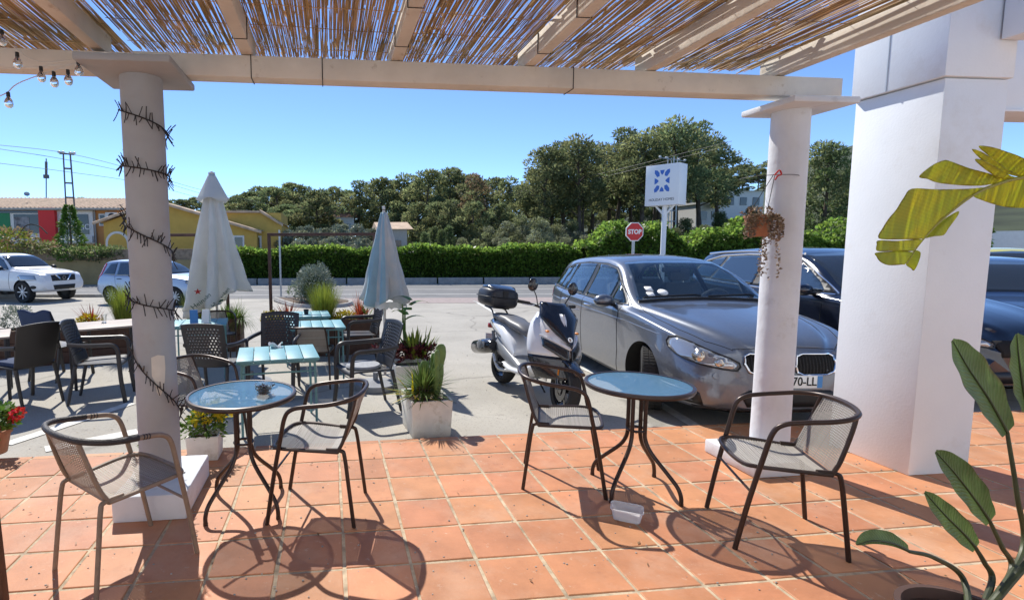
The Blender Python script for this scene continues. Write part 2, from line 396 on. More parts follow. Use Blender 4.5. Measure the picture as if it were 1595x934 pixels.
def veins(m, dark, edge, bump=.2):
    """side veins from the 'vein' attribute, browned rims from the 'edge' attribute"""
    N = m.node_tree.nodes; L = m.node_tree.links; b = N['Principled BSDF']; src = b.inputs['Base Color'].links[0].from_socket
    at = N.new('ShaderNodeAttribute'); at.attribute_name = 'vein'
    sn = N.new('ShaderNodeMath'); sn.operation = 'SINE'; L.new(at.outputs['Fac'], sn.inputs[0])
    mr = N.new('ShaderNodeMapRange'); mr.inputs['From Min'].default_value = -.2; mr.inputs['From Max'].default_value = 1; L.new(sn.outputs[0], mr.inputs['Value'])
    mx = N.new('ShaderNodeMixRGB'); mx.blend_type = 'MULTIPLY'; mx.inputs[2].default_value = (dark, dark, dark*.9, 1); L.new(mr.outputs[0], mx.inputs[0]); L.new(src, mx.inputs[1])
    ae = N.new('ShaderNodeAttribute'); ae.attribute_name = 'edge'
    me_ = N.new('ShaderNodeMixRGB'); me_.inputs[2].default_value = tuple(edge)+(1,); L.new(ae.outputs['Fac'], me_.inputs[0]); L.new(mx.outputs[0], me_.inputs[1])
    L.new(me_.outputs[0], b.inputs['Base Color'])
    for n in N:
        if n.type == 'BSDF_TRANSLUCENT': L.new(me_.outputs[0], n.inputs['Color'])
    bp = N.new('ShaderNodeBump'); bp.inputs['Strength'].default_value = bump; bp.inputs['Distance'].default_value = .004; L.new(sn.outputs[0], bp.inputs['Height']); L.new(bp.outputs[0], b.inputs['Normal'])
veins(M['bop'], .84, (.10,.075,.03)); veins(M['bop_yellow'], .93, (.16,.085,.02), .05)
def set_attr(me, name, vals):
    a = me.attributes.new(name, 'FLOAT', 'POINT'); a.data.foreach_set('value', vals)
# ================================================================ GROUND AND ROAD
RD = V((.988, -.155, 0)); RN = V((.155, .988, 0)); RO = V((0, 23.6, 0))     # road frame: along, across (0 at the hedge)
def rp(s, t, z=None):
    p = RO + RD*s + RN*t
    p.z = gz(p.y) if z is None else z
    return p
def st(kind_o): return tag(kind_o, kind='structure')
b = MB()
ys = [-9, .005]+[1+i*1.5 for i in range(11)]+[22, 40, 80, 200, 700]
xs = [-600, -200, -80, -40, -20, -10, 0, 10, 20, 40, 80, 200, 600]
b.add([(x, y, gz(y)) for y in ys for x in xs], [(j*len(xs)+i, j*len(xs)+i+1, (j+1)*len(xs)+i+1, (j+1)*len(xs)+i) for j in range(len(ys)-1) for i in range(len(xs)-1)])
st(b.build('ground', M['lot'], smooth=0))
def strip(name, t0, t1, s0, s1, off, mat, thick=0):
    b = MB(); n = max(2, int((s1-s0)/4)); m = max(1, int((t1-t0)/1.0))
    b.grid(lambda u, v: rp(s0+(s1-s0)*u, t0+(t1-t0)*v) + V((0, 0, off)), n, m)
    return b.build(name, mat, smooth=0)
st(strip('road', -7.1, -1.3, -90, 110, .005, M['road']))
st(strip('road_marking', -6.62, -6.50, -90, 110, .010, M['paint_line']))
st(strip('road_marking', -4.20, -4.10, -90, 110, .010, M['paint_line']))
st(strip('road_marking', -1.75, -1.63, -90, 110, .010, M['paint_line']))
st(strip('pavement', -10.3, -8.2, -.5, 40, .006, M['pink_paving']))
st(strip('road_edge_strip', -8.2, -7.1, -4, 110, .004, M['road']))
b = MB()
for i in range(9):
    s = -34+i*3.4; p = rp(s, -7.25); q = rp(s+3.35, -7.25)
    b.box(((p.x+q.x)/2, (p.y+q.y)/2, gz((p.y+q.y)/2)+.05), (3.35, .22, .13), rz=atan2(RD.y, RD.x))
st(b.build('kerb', M['kerb'], bevel=.015))
# painted bay lines on the lot
def gline(name, pts, w):
    b = MB(); P = [gp(*p) for p in pts]
    for a, c in zip(P, P[1:]):
        d = (c-a).normalized(); n = V((-d.y, d.x, 0))*w/2; k = 8
        b.grid(lambda u, v: (lambda q: V((q.x, q.y, gz(q.y)+.006)))(a+(c-a)*u + n*(2*v-1)), k, 1)
    return st(b.build(name, M['paint_line'], smooth=0))
gline('bay_line', [(10, 692), (100, 663), (205, 628)], .13)
gline('bay_line', [(70, 700), (215, 672)], .16)
gline('bay_line', [(905, 572), (1000, 612), (1090, 668)], .11)
gline('bay_line', [(738, 468), (800, 505)], .10)

# ================================================================ TERRACE
b = MB(); g = .0085
b.box((2.2, -3.3, -.0545), (22, 6.6, .1), mi=1)
b.box((2.2, .0, -.0305), (22, .05, .055), mi=1)
for i in range(-26, 39):
    for j in range(-15, 0):
        cx, cy = (i+.5)*U, (j+.5)*U; h = U/2-g
        jx = [rnd.gauss(0, .0022) for _ in range(8)]; z = rnd.gauss(0, .0007); tl = [rnd.gauss(0, .0006) for _ in range(4)]
        q = [(-h, -h), (h, -h), (h, h), (-h, h)]
        lo = [(cx+x+jx[2*k], cy+y+jx[2*k+1], -.012) for k, (x, y) in enumerate(q)]
        m_ = [(cx+x+jx[2*k], cy+y+jx[2*k+1], -.003+z+tl[k]) for k, (x, y) in enumerate(q)]
        c = .004
        hi = [(cx+x*(1-c/h)+jx[2*k], cy+y*(1-c/h)+jx[2*k+1], z+tl[k]) for k, (x, y) in enumerate(q)]
        b.add(lo+m_+hi, [(0,1,5,4),(1,2,6,5),(2,3,7,6),(3,0,4,7),(4,5,9,8),(5,6,10,9),(6,7,11,10),(7,4,8,11),(8,9,10,11)])
    # rounded nosing tile along the edge
    b.box(((i+.5)*U, .028, -.012), (U-2*g, .05, .02))
st(b.build('terrace_floor', [M['terracotta'], M['grout']], smooth=30))

# ================================================================ COLUMNS
def column(cx, cy, r0, r1, plinth, label, mat, cap):
    o = empty('round_column', (cx, cy, 0), 0, label, 'column', 'white round columns carrying the pergola')
    b = MB(); x0, x1, y0, y1, z1 = plinth
    b.box(((x0+x1)/2-cx, (y0+y1)/2-cy, z1/2), (x1-x0, y1-y0, z1)); b.build('plinth', M['column'], o, bevel=.012)
    b = MB(); pr = [(r0*(1+rnd.gauss(0, .004))+(r1-r0)*k/24, z1+(cap[2]-z1)*k/24) for k in range(25)]
    b.lathe(pr, 40); b.build('shaft', M[mat], o)
    b = MB(); b.box((cap[3], cap[4], cap[2]+.02), (cap[0], cap[1], .042)); b.build('capital', M[mat], o, bevel=.01)
    return o
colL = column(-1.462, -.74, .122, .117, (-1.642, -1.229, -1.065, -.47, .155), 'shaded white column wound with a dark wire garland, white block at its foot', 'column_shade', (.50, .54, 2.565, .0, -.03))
colR = column(2.775, -.72, .120, .112, (2.44, 2.90, -.985, -.50, .10), 'sunlit white column beside the parked grey car, with a hanging clay pot tied to it', 'column', (.47, .44, 2.465, .02, -.03))
# patch of bare plaster on the left shaft
b = MB()
cpts = [(-.9,.95),(.0,1.05),(.95,.98),(1.0,.35),(.8,-.3),(.35,-.8),(0,-1),(-.4,-.75),(-.55,-.25),(-.95,.05)]
ctr = []
for x, y in [(0, 0)]+cpts:
    th = R(-66)+x*.33; rr = .1235
    ctr.append((rr*cos(th), rr*sin(th), .80+y*.125))
b.add(ctr, [(0, i+1, (i+1) % len(cpts)+1) for i in range(len(cpts))]); b.build('plaster_patch', M['column_patch'], colL)

# ================================================================ PERGOLA
pg = empty('pergola', (0, 0, 0), 0, 'cream painted timber pergola of a long beam and rafters overhead', 'pergola')
bz = lambda x: 2.608-.014*(x+1.46)
by = lambda x: -.625-.022*(x+1.46)
def skew(x0, x1, w, h, oy=0, oz=0):
    b = MB(); vs = [(x, by(x)+oy+sy*w/2, bz(x)+oz+z) for x in (x0, x1) for sy, z in ((-1, 0), (1, 0), (1, h), (-1, h))]
    return b.add(vs, [(0,1,2,3),(7,6,5,4),(0,4,5,1),(1,5,6,2),(2,6,7,3),(3,7,4,0)])
skew(-1.52, 3.08, .13, .13).build('beam', M['white_beam'], pg, bevel=.008)
skew(-5.8, -1.525, .12, .115, -.02, .0).build('beam', M['white_beam'], pg, bevel=.008)
rx_ = [onY(p, q, -.69).x for p, q in ((150, 93), (385, 97), (617, 105), (822, 112), (1006, 118), (1200, 122))]+[-2.9]
for x in rx_:
    b = MB(); w = .075; zz = bz(x)+.132
    b.box((x, by(x)-2.02, zz+.06), (w, 4.2, .12)); b.build('rafter', M['white_beam'], pg, bevel=.008)
for x in (-.83, -.40, 1.2):
    b = MB(); b.tube([(x, by(x)+.067, bz(x)-.002), (x, by(x)+.067, bz(x)+.132), (x, by(x)-.067, bz(x)+.132), (x, by(x)-.067, bz(x)-.002)], .003, 5, closed=True); b.build('tie_wire', M['cable_black'], pg, smooth=0)
for x in rx_[1:4]:
    z = bz(x)+.130
    for y in (-.95, -1.45):
        b = MB(); b.tube([(x-.040, y, z+.12), (x-.040, y, z), (x+.040, y, z), (x+.040, y, z+.12)], .003, 5); b.build('tie_wire', M['cable_black'], pg, smooth=0)

def reed_mat(x0, x1, y0, y1, z, label, n, seed, tilt=0):
    r = random.Random(seed); b = MB()
    def gapf(x, y):   # thin and thick zones of the old mat
        return .5+.5*sin(x*5.1+1.3*sin(y*2.3+x*1.7))*sin(y*1.9+x*2.7)
    for i in range(n):
        x = x0+(x1-x0)*(i+r.uniform(-.35, .35))/n
        y = y0+r.uniform(-.05, .02)
        while y < y1-.1:
            L = r.uniform(.5, 2.4); ye = min(y+L, y1+r.gauss(0, .035)); rad = r.uniform(.0023, .0046)
            if r.random() < .95:
                k = 4; dx = r.gauss(0, .010); zz = z+bz(x)-bz(0)+r.uniform(-.006, .012)
                pts = [(x+dx*(t/k)+r.gauss(0, .0018), y+(ye-y)*t/k, zz+r.gauss(0, .002)+tilt*(y+(ye-y)*t/k-y1)) for t in range(k+1)]
                b.tube(pts, rad, 4, caps=False)
            y = ye+r.uniform(.0, .06)
    # leaf sheaths that cling to the canes in clumps
    cl = [(r.uniform(x0, x1), r.uniform(y0, y1), r.uniform(.08, .35)) for _ in range(int((x1-x0)*20))]
    for cx, cy, s in cl:
        for _ in range(int(s*95)):
            x = cx+r.gauss(0, s*.45); y = cy+r.gauss(0, s)
            if not (x0 < x < x1 and y0 < y < y1): continue
            L = r.uniform(.06, .22); w = r.uniform(.004, .011); zz = z+bz(x)-bz(0)+r.uniform(-.012, .016)+tilt*(y-y1); a = r.gauss(0, .14)
            d = V((sin(a), cos(a), 0))*L; s_ = V((cos(a), -sin(a), r.uniform(-.6, .6)))*w
            p = V((x, y, zz)); b.add([p-s_*.6, p+s_*.6, p+d+s_*.3, p+d-s_*.3], [(0,1,2,3)])
    y = y0+.12
    while y < y1:
        b.tube([(x0+(x1-x0)*t/14, y+r.gauss(0, .006), z-.010+bz(x0+(x1-x0)*t/14)-bz(0)+tilt*(y-y1)) for t in range(15)], .0022, 4)
        y += r.uniform(.26, .34)
    return tag(b.build('reed_mat', M['reed'], smooth=60), label, 'reed mat', 'reed mats shading the terrace')
reed_mat(-1.62, rx_[4], -4.5, -.27, 2.86, 'large brown reed mat with sky gaps over the middle of the pergola', 680, 3)
reed_mat(rx_[4]+.01, rx_[5]+.05, -4.5, -.42, 2.86, 'strip of reed mat catching sun above the column with the clay pot', 130, 4)
reed_mat(-4.6, -1.64, -4.5, -.02, 2.83, 'dense dark reed mat drooping above the hanging glass bulbs', 800, 5, -.02)

# ================================================================ WHITE PILLAR AND LINTELS
pb = empty('square_pillar', (3.73, -.785, 0), 0, 'broad white square pillar with a wider boxed top beside the navy car', 'pillar')
b = MB(); b.box((0, 0, 1.30), (.46, .57, 2.60)); b.build('pillar_shaft', M['white_wall'], pb, bevel=.004)
b = MB(); b.box((-.009, -.004, 3.15), (.50, .60, 1.085)); b.build('boxed_top', M['white_wall'], pb, bevel=.004)
b = MB(); b.box((-.2605, .05, 3.0), (.004, .006, .78)); b.build('panel_joint', M['steel'], pb, smooth=0)
b = MB(); b.box((1.55+3.73-.0, -.60, 2.77), (2.63, .30, .55)); b.box((5.28, -.757, 2.50), (2.63, .02, .02))
tag(b.build('lintel', M['white_wall'], bevel=.004), 'white lintel running right from the square pillar', 'lintel')
b = MB(); b.box((4.03, -2.75, 3.08), (.40, 3.30, .50))
tag(b.build('ceiling_beam', M['white_wall'], bevel=.006), 'shaded white beam coming forward from the top of the square pillar', 'beam')

# ================================================================ WIRE GARLAND ON THE LEFT COLUMN
b = MB(); zs_ = [2.36, 2.22, 2.01, 1.93, 1.93, 1.62, 1.47, 1.20, 1.10, .92, .42, .22]
def spiral(t):   # t turns
    key = [(0, 2.37), (.5, 2.24), (1, 2.05), (1.5, 1.99), (2, 1.72), (2.5, 1.52), (3, 1.27), (3.5, 1.17), (4, .96), (4.5, .50), (4.75, .28)]
    for (a, za), (c, zc) in zip(key, key[1:]):
        if t <= c:
            q = (t-a)/(c-a); return za+(zc-za)*q
    return key[-1][1]
pts = []
N_ = 420
for i in range(N_+1):
    t = 4.75*i/N_; th = R(205)+2*pi*t; rr = .130
    p = V((rr*cos(th), rr*sin(th), spiral(t))); pts.append(p)
b.tube(pts, .0042, 5)
for i in range(2, N_, 2):
    p = pts[i]; tg = (pts[i+1]-pts[i-1]).normalized(); nr = V((p.x, p.y, 0)).normalized()
    for k in range(rnd.choice((1, 1, 2))):
        side = rnd.choice((-1, 1)); d = (V((0, 0, side))+nr*rnd.uniform(.15, .75)+tg*rnd.uniform(-.5, .7)).normalized()
        L = rnd.uniform(.035, .075); b.tube([p, p+d*L*.6, p+d*L+nr*.004], [.0034, .0028, .003], 4)
o = b.build('wire_garland', M['wire'], smooth=0); o.location = (-1.462, -.74, 0)
tag(o, 'dark twiggy light garland spiralling round the shaded column', 'garland')

# ================================================================ BULB STRING
bs = empty('bulb_string', (-1.9, -.9, 2.5), 0, 'string of clear glass bulbs hanging under the dark reed mat', 'string lights')
Yb = -.95
bp_ = [(-5, 40), (18, 78), (35, 92), (66, 106), (92, 112), (115, 98), (128, 94)]
low = [(0, 152), (28, 128), (60, 118), (100, 100), (128, 94)]
b = MB()
def lb(p): return onY(p[0], p[1], Yb)-V((-1.9, -.9, 2.5))
b.tube(bez([lb((-30, 30)), lb((0, 50)), lb((20, 72)), lb((62, 96)), lb((128, 92))], 6), .003, 5)
b.tube(bez([lb((-20, 158)), lb((10, 145)), lb((35, 127)), lb((128, 95))], 6), .003, 5)
b.tube([lb((-10, 108)), lb((40, 105)), lb((125, 99))], .0025, 5)
b.build('cable', M['pole_white'], bs)
for x, y in ((3, 53), (27, 88), (64, 110), (84, 118), (106, 115), (122, 100), (13, 150)):
    p = lb((x, y)); sc = MB(); sc.lathe([(.0, .022), (.009, .021), (.010, 0), (.008, -.009), (0, -.009)], 10, p)
    ob = MB(); ob.lathe([(.008, 0), (.009, -.006), (.019, -.022), (.023, -.037), (.019, -.052), (.010, -.061), (0, -.063)], 14, p)
    g_ = ob.build('bulb', M['glass_clear'], bs); sc.build('socket', M['cable_black'], g_)

# ================================================================ GRIT AND FALLEN BITS
b = MB(); r_ = random.Random(77)
for _ in range(1500):
    if r_.random() < .5: p = V((r_.uniform(-4, 6), r_.uniform(.08, 6), 0)); p.z = gz(p.y)
    else: p = V((r_.uniform(-4, 4), r_.uniform(-2.6, .0), .0))
    s = r_.uniform(.002, .007); b.ell((p.x, p.y, p.z+s*.4), (s, s*r_.uniform(.6, 1), s*.6), 5, 3)
o = b.build('grit', M['kerb'], smooth=0); tag(o, kind='stuff')
b = MB()
for _ in range(170):
    if r_.random() < .6: p = V((r_.uniform(-4, 5), r_.uniform(.1, 4), 0)); p.z = gz(p.y)+.006
    else: p = V((r_.uniform(-3.5, 4), r_.uniform(-2.4, -.1), .005))
    a = r_.uniform(0, 6.28); b.leaf(p, (cos(a), sin(a), r_.uniform(0, .25)), r_.uniform(.012, .04), r_.uniform(.004, .014), V((0, 0, 1)))
o = b.build('leaf_litter', M['dead'], smooth=0); tag(o, kind='stuff')
# ================================================================ WOVEN BISTRO CHAIRS
def weave(b, fn, nu, nv, wu, wv, amp=.0025, seg=10):
    """interlaced strands over the surface fn(u,v)->Vector; u strands run along v"""
    def nrm(u, v):
        e = .01; a = fn(min(1, u+e), v)-fn(max(0, u-e), v); c = fn(u, min(1, v+e))-fn(u, max(0, v-e))
        n = a.cross(c); return n.normalized() if n.length > 1e-12 else V((0,0,1))
    for i in range(nu):
        u = (i+.5)/nu; vs = []
        for k in range(seg+1):
            v = k/seg; p = fn(u, v); n = nrm(u, v)
            s = (fn(min(1, u+.01), v)-fn(max(0, u-.01), v)).normalized()*wu/2
            vs += [p-s+n*.0008, p+s+n*.0008]
        b.add(vs, [(2*k, 2*k+1, 2*k+3, 2*k+2) for k in range(seg)])
    for j in range(nv):
        v = (j+.5)/nv; vs = []
        for k in range(seg+1):
            u = k/seg; p = fn(u, v); n = nrm(u, v)
            s = (fn(u, min(1, v+.01))-fn(u, max(0, v-.01))).normalized()*wv/2
            vs += [p-s-n*.0012, p+s-n*.0012]
        b.add(vs, [(2*k, 2*k+1, 2*k+3, 2*k+2) for k in range(seg)])
def bistro_chair(label, mt, mw, wrap=False):
    """local +x is the front; seat height .43, arm .70"""
    o = empty('bistro_chair', (0, 0, 0), 0, label, 'chair', 'woven bistro chairs on the terrace')
    fr = []
    half = [(.245, .225, 0), (.200, .232, .26), (.150, .240, .50), (.118, .246, .635), (.075, .252, .682), (.0, .258, .700), (-.12, .262, .715), (-.20, .245, .728), (-.262, .185, .738), (-.292, .09, .744), (-.30, 0, .746)]
    P = bez(half, 5); full = P+[V((p.x, -p.y, p.z)) for p in P[-2::-1]]
    b = MB(); b.tube(full, .0125, 10); b.build('arm_frame', mt, o)
    for s in (1, -1):
        b = MB(); b.tube(bez([(-.255, .215*s, 0), (-.225, .208*s, .25), (-.205, .200*s, .40), (-.185, .195*s, .435), (-.10, .20*s, .440)], 5), .0115, 10); b.build('rear_leg', mt, o)
        b = MB(); b.tube(bez([(-.165, .198*s, .430), (-.200, .190*s, .50), (-.245, .178*s, .65), (-.266, .165*s, .735)], 4), .0105, 8); b.build('back_post', mt, o)
    b = MB(); ring = bez([(-.165, .2, .428), (.05, .225, .444), (.17, .215, .446), (.215, .15, .440), (.225, 0, .436), (.215, -.15, .440), (.17, -.215, .446), (.05, -.225, .444), (-.165, -.2, .428)], 5)
    b.tube(ring, .011, 8); b.tube([(-.165, .2, .428), (-.165, -.2, .428)], .010, 8); b.build('seat_frame', mt, o)
    b = MB(); b.tube([(.190, .235, .315), (.190, -.235, .315)], .007, 6); b.build('stretcher', mt, o)
    def seat(u, v):
        x = -.165+.385*u; w = .205+.02*min(1, u*2.2); w *= 1 if u < .8 else sqrt(max(0, 1-((u-.8)/.24)**2))*.25+.75
        y = (v*2-1)*w; sag = .018*(1-(2*v-1)**2)*(1-(2*u-1)**4)
        return V((x, y, .432+.012*min(1, u*1.6)-sag-.012*max(0, u-.8)*5*(1)))
    b = MB(); weave(b, seat, 30, 30, .0094, .0092, seg=9); 
    b.grid(lambda u, v: seat(u*.11+.0, v), 1, 8); b.build('woven_seat', mw, o, smooth=0)
    def back(u, v):
        z = .436+.30*u; w = .198-.025*u; y = (v*2-1)*w
        x = -.168-.098*u-.03*u*(1-(2*v-1)**2)-.008*(1-(2*v-1)**2)
        return V((x, y, z))
    b = MB(); weave(b, back, 27, 28, .0082, .0074, seg=9); b.build('woven_back', mw, o, smooth=0)
    if wrap:
        b = MB(); n = len(full); a = int(n*.27); c = n-a
        b.tube(full[a:c], .0142, 10); b.build('black_wrap', M['black_wrap'], o)
        b = MB()
        for k in (a-1, n-a):
            for d in (-.006, .008, .022):
                p = full[k]; t = (full[k-1]-full[k]).normalized() if k < n/2 else (full[min(n-1, k+1)]-full[k]).normalized()
                b.tube([p+t*d, p+t*(d+.006)], .0139, 10)
        b.build('cord_band', M['black_wrap'], o)
    return o
ch1 = bistro_chair('tan woven chair with black wrapped back rail, leftmost, in front of the column block', M['tan_metal'], M['tan_wicker'], True)
def put(o, foot_rear, foot_front, z=0):
    r_ = V(foot_rear); f_ = V(foot_front); d = f_-r_; c = (r_+f_)/2
    o.location = (c.x, c.y, z); o.rotation_euler = (0, 0, atan2(d.y, d.x)); return o
put(ch1, (-1.587, -1.624), (-1.2475, -1.262))
ch2 = bistro_chair('dark brown woven chair between the round glass tables, facing the ashtray one', M['brown_metal'], M['wicker'])
put(ch2, (-.2175, -1.068), (-.722, -.9565))
def cp(o, label):
    c = copy_tree(o); c['label'] = label; return c
ch3 = put(cp(ch2, 'dark brown woven chair in front of the white scooter'), (.917, -.735), (1.405, -.939))
ch4 = put(cp(ch2, 'dark brown woven chair beside the broad white pillar, its back to the pillar'), (2.232, -1.698), (1.752, -1.511))
ch5 = cp(ch2, 'dark woven chair mostly hidden behind the glass table that holds the ashtray')
ch5.location = (-1.40, .22, gz(.22)); ch5.rotation_euler = (0, 0, R(-28))

# ================================================================ ROUND GLASS TABLES
def glass_table(loc, rz, label):
    o = empty('glass_table', loc, rz, label, 'table', 'round glass tables on the terrace')
    b = MB(); b.lathe([(0, .698), (.15, .698), (.302, .698)], 64); b.f.pop(); b.m.pop(); b.build('glass_top', M['table_glass'], o)
    b = MB(); b.lathe([(.298, .676), (.316, .674), (.323, .686), (.320, .700), (.310, .7045), (.301, .702), (.3035, .690), (.298, .689), (.298, .676)], 64); b.build('rim', M['brown_metal'], o)
    for k in range(4):
        a = R(45+90*k); c, s = cos(a), sin(a)
        pr = [(.055, .676), (.055, .60), (.055, .42), (.060, .345), (.10, .27), (.20, .17), (.262, .105), (.285, .05), (.287, 0)]
        b = MB(); b.tube(bez([(r_*c, r_*s, z) for r_, z in pr], 4), .0125, 9); b.lathe([(.014, 0), (.014, .014)], 9, (.287*c, .287*s, 0)); b.build('leg', M['brown_metal'], o)
    for z in (.64, .40):
        b = MB(); b.tube([(.055*cos(R(22.5*k)), .055*sin(R(22.5*k)), z) for k in range(16)], .008, 6, closed=True); b.build('leg_ring', M['brown_metal'], o)
    for k in range(4):
        a = R(45+90*k); b = MB(); b.tube([(.05*cos(a), .05*sin(a), .668), (.28*cos(a), .28*sin(a), .678)], .008, 6); b.build('support_arm', M['brown_metal'], o)
    return o
gt1 = glass_table((-.913, -.93, 0), R(3), 'round glass table with an ashtray, beside the shaded column')
gt2 = glass_table((1.551, -1.028, 0), R(-12), 'round glass table with a bare top, in front of the grey car')
a_ = empty('ashtray', (0, 0, 0), 0, 'small glass ashtray heaped with dark stubs on the round glass table', 'ashtray')
b = MB(); b.lathe([(.030, 0), (.044, .01), (.052, .05), (.055, .062), (.049, .062), (.046, .05), (.038, .014), (0, .010)], 20); b.build('dish', M['glass_clear'], a_)
b = MB(); r_ = random.Random(5)
for k in range(26):
    t = r_.uniform(0, 6.28); d = V((cos(t), sin(t), r_.uniform(-.1, .9))).normalized(); p = V((r_.gauss(0, .017), r_.gauss(0, .017), r_.uniform(.018, .055)))
    b.tube([p, p+d*r_.uniform(.02, .045)], r_.uniform(.003, .006), 6)
b.ell((0, 0, .028), (.036, .036, .026), 10, 6); b.build('stubs', M['ash'], a_)
p = onz(411, 613, .70); a_.location = (p.x, p.y, .7005)

# clear plastic food tub on the tiles
b = MB(); base = [(-.075, -.045), (.075, -.045), (.075, .045), (-.075, .045)]
def rr(w, h, r, n=5):
    out = []
    for cx, cy, a0 in ((w-r, h-r, 0), (-w+r, h-r, 90), (-w+r, -h+r, 180), (w-r, -h+r, 270)):
        for k in range(n+1):
            a = R(a0+90*k/n); out.append((cx+r*cos(a), cy+r*sin(a)))
    return out
rings = [(rr(.068, .044, .02), .002), (rr(.070, .046, .02), .004), (rr(.081, .055, .024), .062), (rr(.087, .061, .028), .064), (rr(.087, .061, .028), .070), (rr(.084, .058, .026), .071)]
vs = [(x, y, z) for ring, z in rings for x, y in ring]; n = len(rings[0][0])
fs = [(k*n+i, k*n+(i+1) % n, (k+1)*n+(i+1) % n, (k+1)*n+i) for k in range(len(rings)-1) for i in range(n)]+[tuple(range(n))[::-1]]
b.add(vs, fs); o = b.build('plastic_tub', M['clear_plastic'], solid=.0015)
p = onz(976, 808); o.location = (p.x, p.y, .002); o.rotation_euler = (0, 0, R(-32))
tag(o, 'open clear plastic food tub on the tiles under the bare glass table', 'tub')

# ================================================================ PLASTIC RATTAN ARMCHAIRS
def plastic_chair(label, holes=True, mat='plastic_dark'):
    """local +x front"""
    o = empty('garden_chair', (0, 0, 0), 0, label, 'chair', 'dark plastic armchairs on the lot')
    m = M[mat]
    def seat(u, v):
        x = -.20+.44*u; y = (v*2-1)*(.21+.035*u)
        return V((x, y, .435+.01*u-.012*(1-(2*v-1)**2)-(.03*((u-.85)/.15)**2 if u > .85 else 0)))
    b = MB(); b.grid(seat, 18, 18, skip=(lambda i, j: 2 < i < 16 and 1 < j < 16 and (i+j) % 2 == 0 and False)); b.build('seat', m, o, solid=.014)
    def back(u, v):
        w = .215+.02*u-.03*max(0, u-.8); y = (v*2-1)*w
        x = -.20-.13*u-.035*(1-(2*v-1)**2)
        return V((x, y, .43+.46*u+.02*(1-(2*v-1)**2)*u))
    b = MB(); n1, n2 = 30, 26
    b.grid(back, n1, n2, skip=(lambda i, j: holes and 4 < i < 27 and 2 < j < 23 and i % 2 == 0 and (j+(i//2)) % 2 == 0)); b.build('backrest', m, o, solid=.010)
    for s in (1, -1):
        b = MB(); b.tube(bez([(.265, .245*s, 0), (.235, .245*s, .24), (.225, .25*s, .45), (.215, .262*s, .60), (.165, .27*s, .648), (.05, .272*s, .652), (-.12, .262*s, .655), (-.27, .225*s, .665)], 5), .019, 8, sq=1.25); b.build('armrest', m, o)
        b = MB(); b.tube([(-.31, .215*s, 0), (-.255, .21*s, .25), (-.215, .205*s, .43)], [.016, .019, .022], 8); b.build('rear_leg', m, o)
    return o
pc = plastic_chair('dark rattan pattern armchair between the slatted teal table and the cactus box')
def ground_put(o, x, y, rz):
    o.location = (x, y, gz(y)); o.rotation_euler = (0, 0, R(rz)); return o
ground_put(pc, -.03, 1.23, 196)
ps = plastic_chair('dark smooth backed armchair near the pot of red geraniums, blue seat pad', False, 'plastic_brown'); ground_put(ps, -3.72, 1.95, 150)
def pcp(src, label, x, y, rz):
    c = cp(src, label); return ground_put(c, x, y, rz)
pcp(pc, 'dark rattan pattern armchair with a pale seat pad behind the nearest slatted table', -1.02, 2.0, -97)
pcp(pc, 'dark armchair beyond the half hidden woven chair, its back to the round table', -1.62, 1.75, 78)
pcp(pc, 'dark rattan pattern armchair just left of the shaded column, facing it', -2.92, 2.02, 8)
pcp(ps, 'dark armchair behind the smooth backed one, blue cloth over its back', -3.95, 3.25, 70)
pcp(ps, 'dark armchair with a blue back past the beige table, left of the column', -3.55, 5.1, -75)
pcp(ps, 'dark armchair tucked behind another blue backed one beyond the beige table', -3.85, 5.75, -80)
pcp(pc, 'dark armchair at the farthest teal table, in front of the plank planter box', .05, 3.55, 190)
# woven chair at middle teal table
wc = cp(ch2, 'brown woven chair with its back to us at the middle teal table'); ground_put(wc, -.58, 2.35, 84)
wc2 = cp(ch2, 'brown woven chair just past the shaded column, by the printed white parasol'); ground_put(wc2, -2.05, 3.9, -70)
def pad(loc, rz, label, mat, r=.2):
    b = MB(); b.lathe([(0, 0), (r, .0), (r+.012, .018), (r, .036), (0, .042)], 28, (0, 0, 0)); o = b.build('seat_pad', M[mat]); o.location = loc; o.rotation_euler = (0, 0, R(rz))
    return tag(o, label, 'cushion')
pad((-.05, 1.22, gz(1.2)+.437), 0, 'thin round grey pad on the armchair beside the cactus box', 'cushion', .17)
b = MB(); b.box((0, 0, .02), (.38, .40, .035)); o = b.build('seat_pad', M['cushion_lt'], bevel=.014); o.location = (-1.02, 1.98, gz(2)+.442); o.rotation_euler = (0, 0, R(-97)); tag(o, 'pale patterned square pad on the chair behind the slatted teal table', 'cushion')
b = MB(); b.box((0, 0, .025), (.42, .40, .05)); o = b.build('seat_pad', M['cushion_blue'], bevel=.016); o.location = (-3.70, 1.96, gz(2)+.442); o.rotation_euler = (0, 0, R(150)); tag(o, 'blue pad on the smooth backed armchair near the red geraniums', 'cushion')
for (x, y, rz, lb_) in ((-3.95, 3.25, 70, 'blue cloth over the chair back before the plank planter'), (-3.55, 5.1, -75, 'blue cloth over the chair back beyond the beige table')):
    b = MB(); b.grid(lambda u, v: V((-.30-.075*u+(.03 if v < .0 else 0), (v*2-1)*.245, .62+.30*u+.02*sin(9*v))), 8, 10)
    b.grid(lambda u, v: V((-.225-.12*u, (v*2-1)*.24, .62+.30*u+.02*sin(9*v))), 8, 10)
    b.grid(lambda u, v: V((-.345-.03*u*0+.0-.03*(1-u), (v*2-1)*.243, .92+.02*sin(9*v))), 1, 10)
    o = b.build('chair_cover', M['cushion_blue'], solid=.008); o.location = (x, y, gz(y)); o.rotation_euler = (0, 0, R(rz)); tag(o, lb_, 'chair cover')

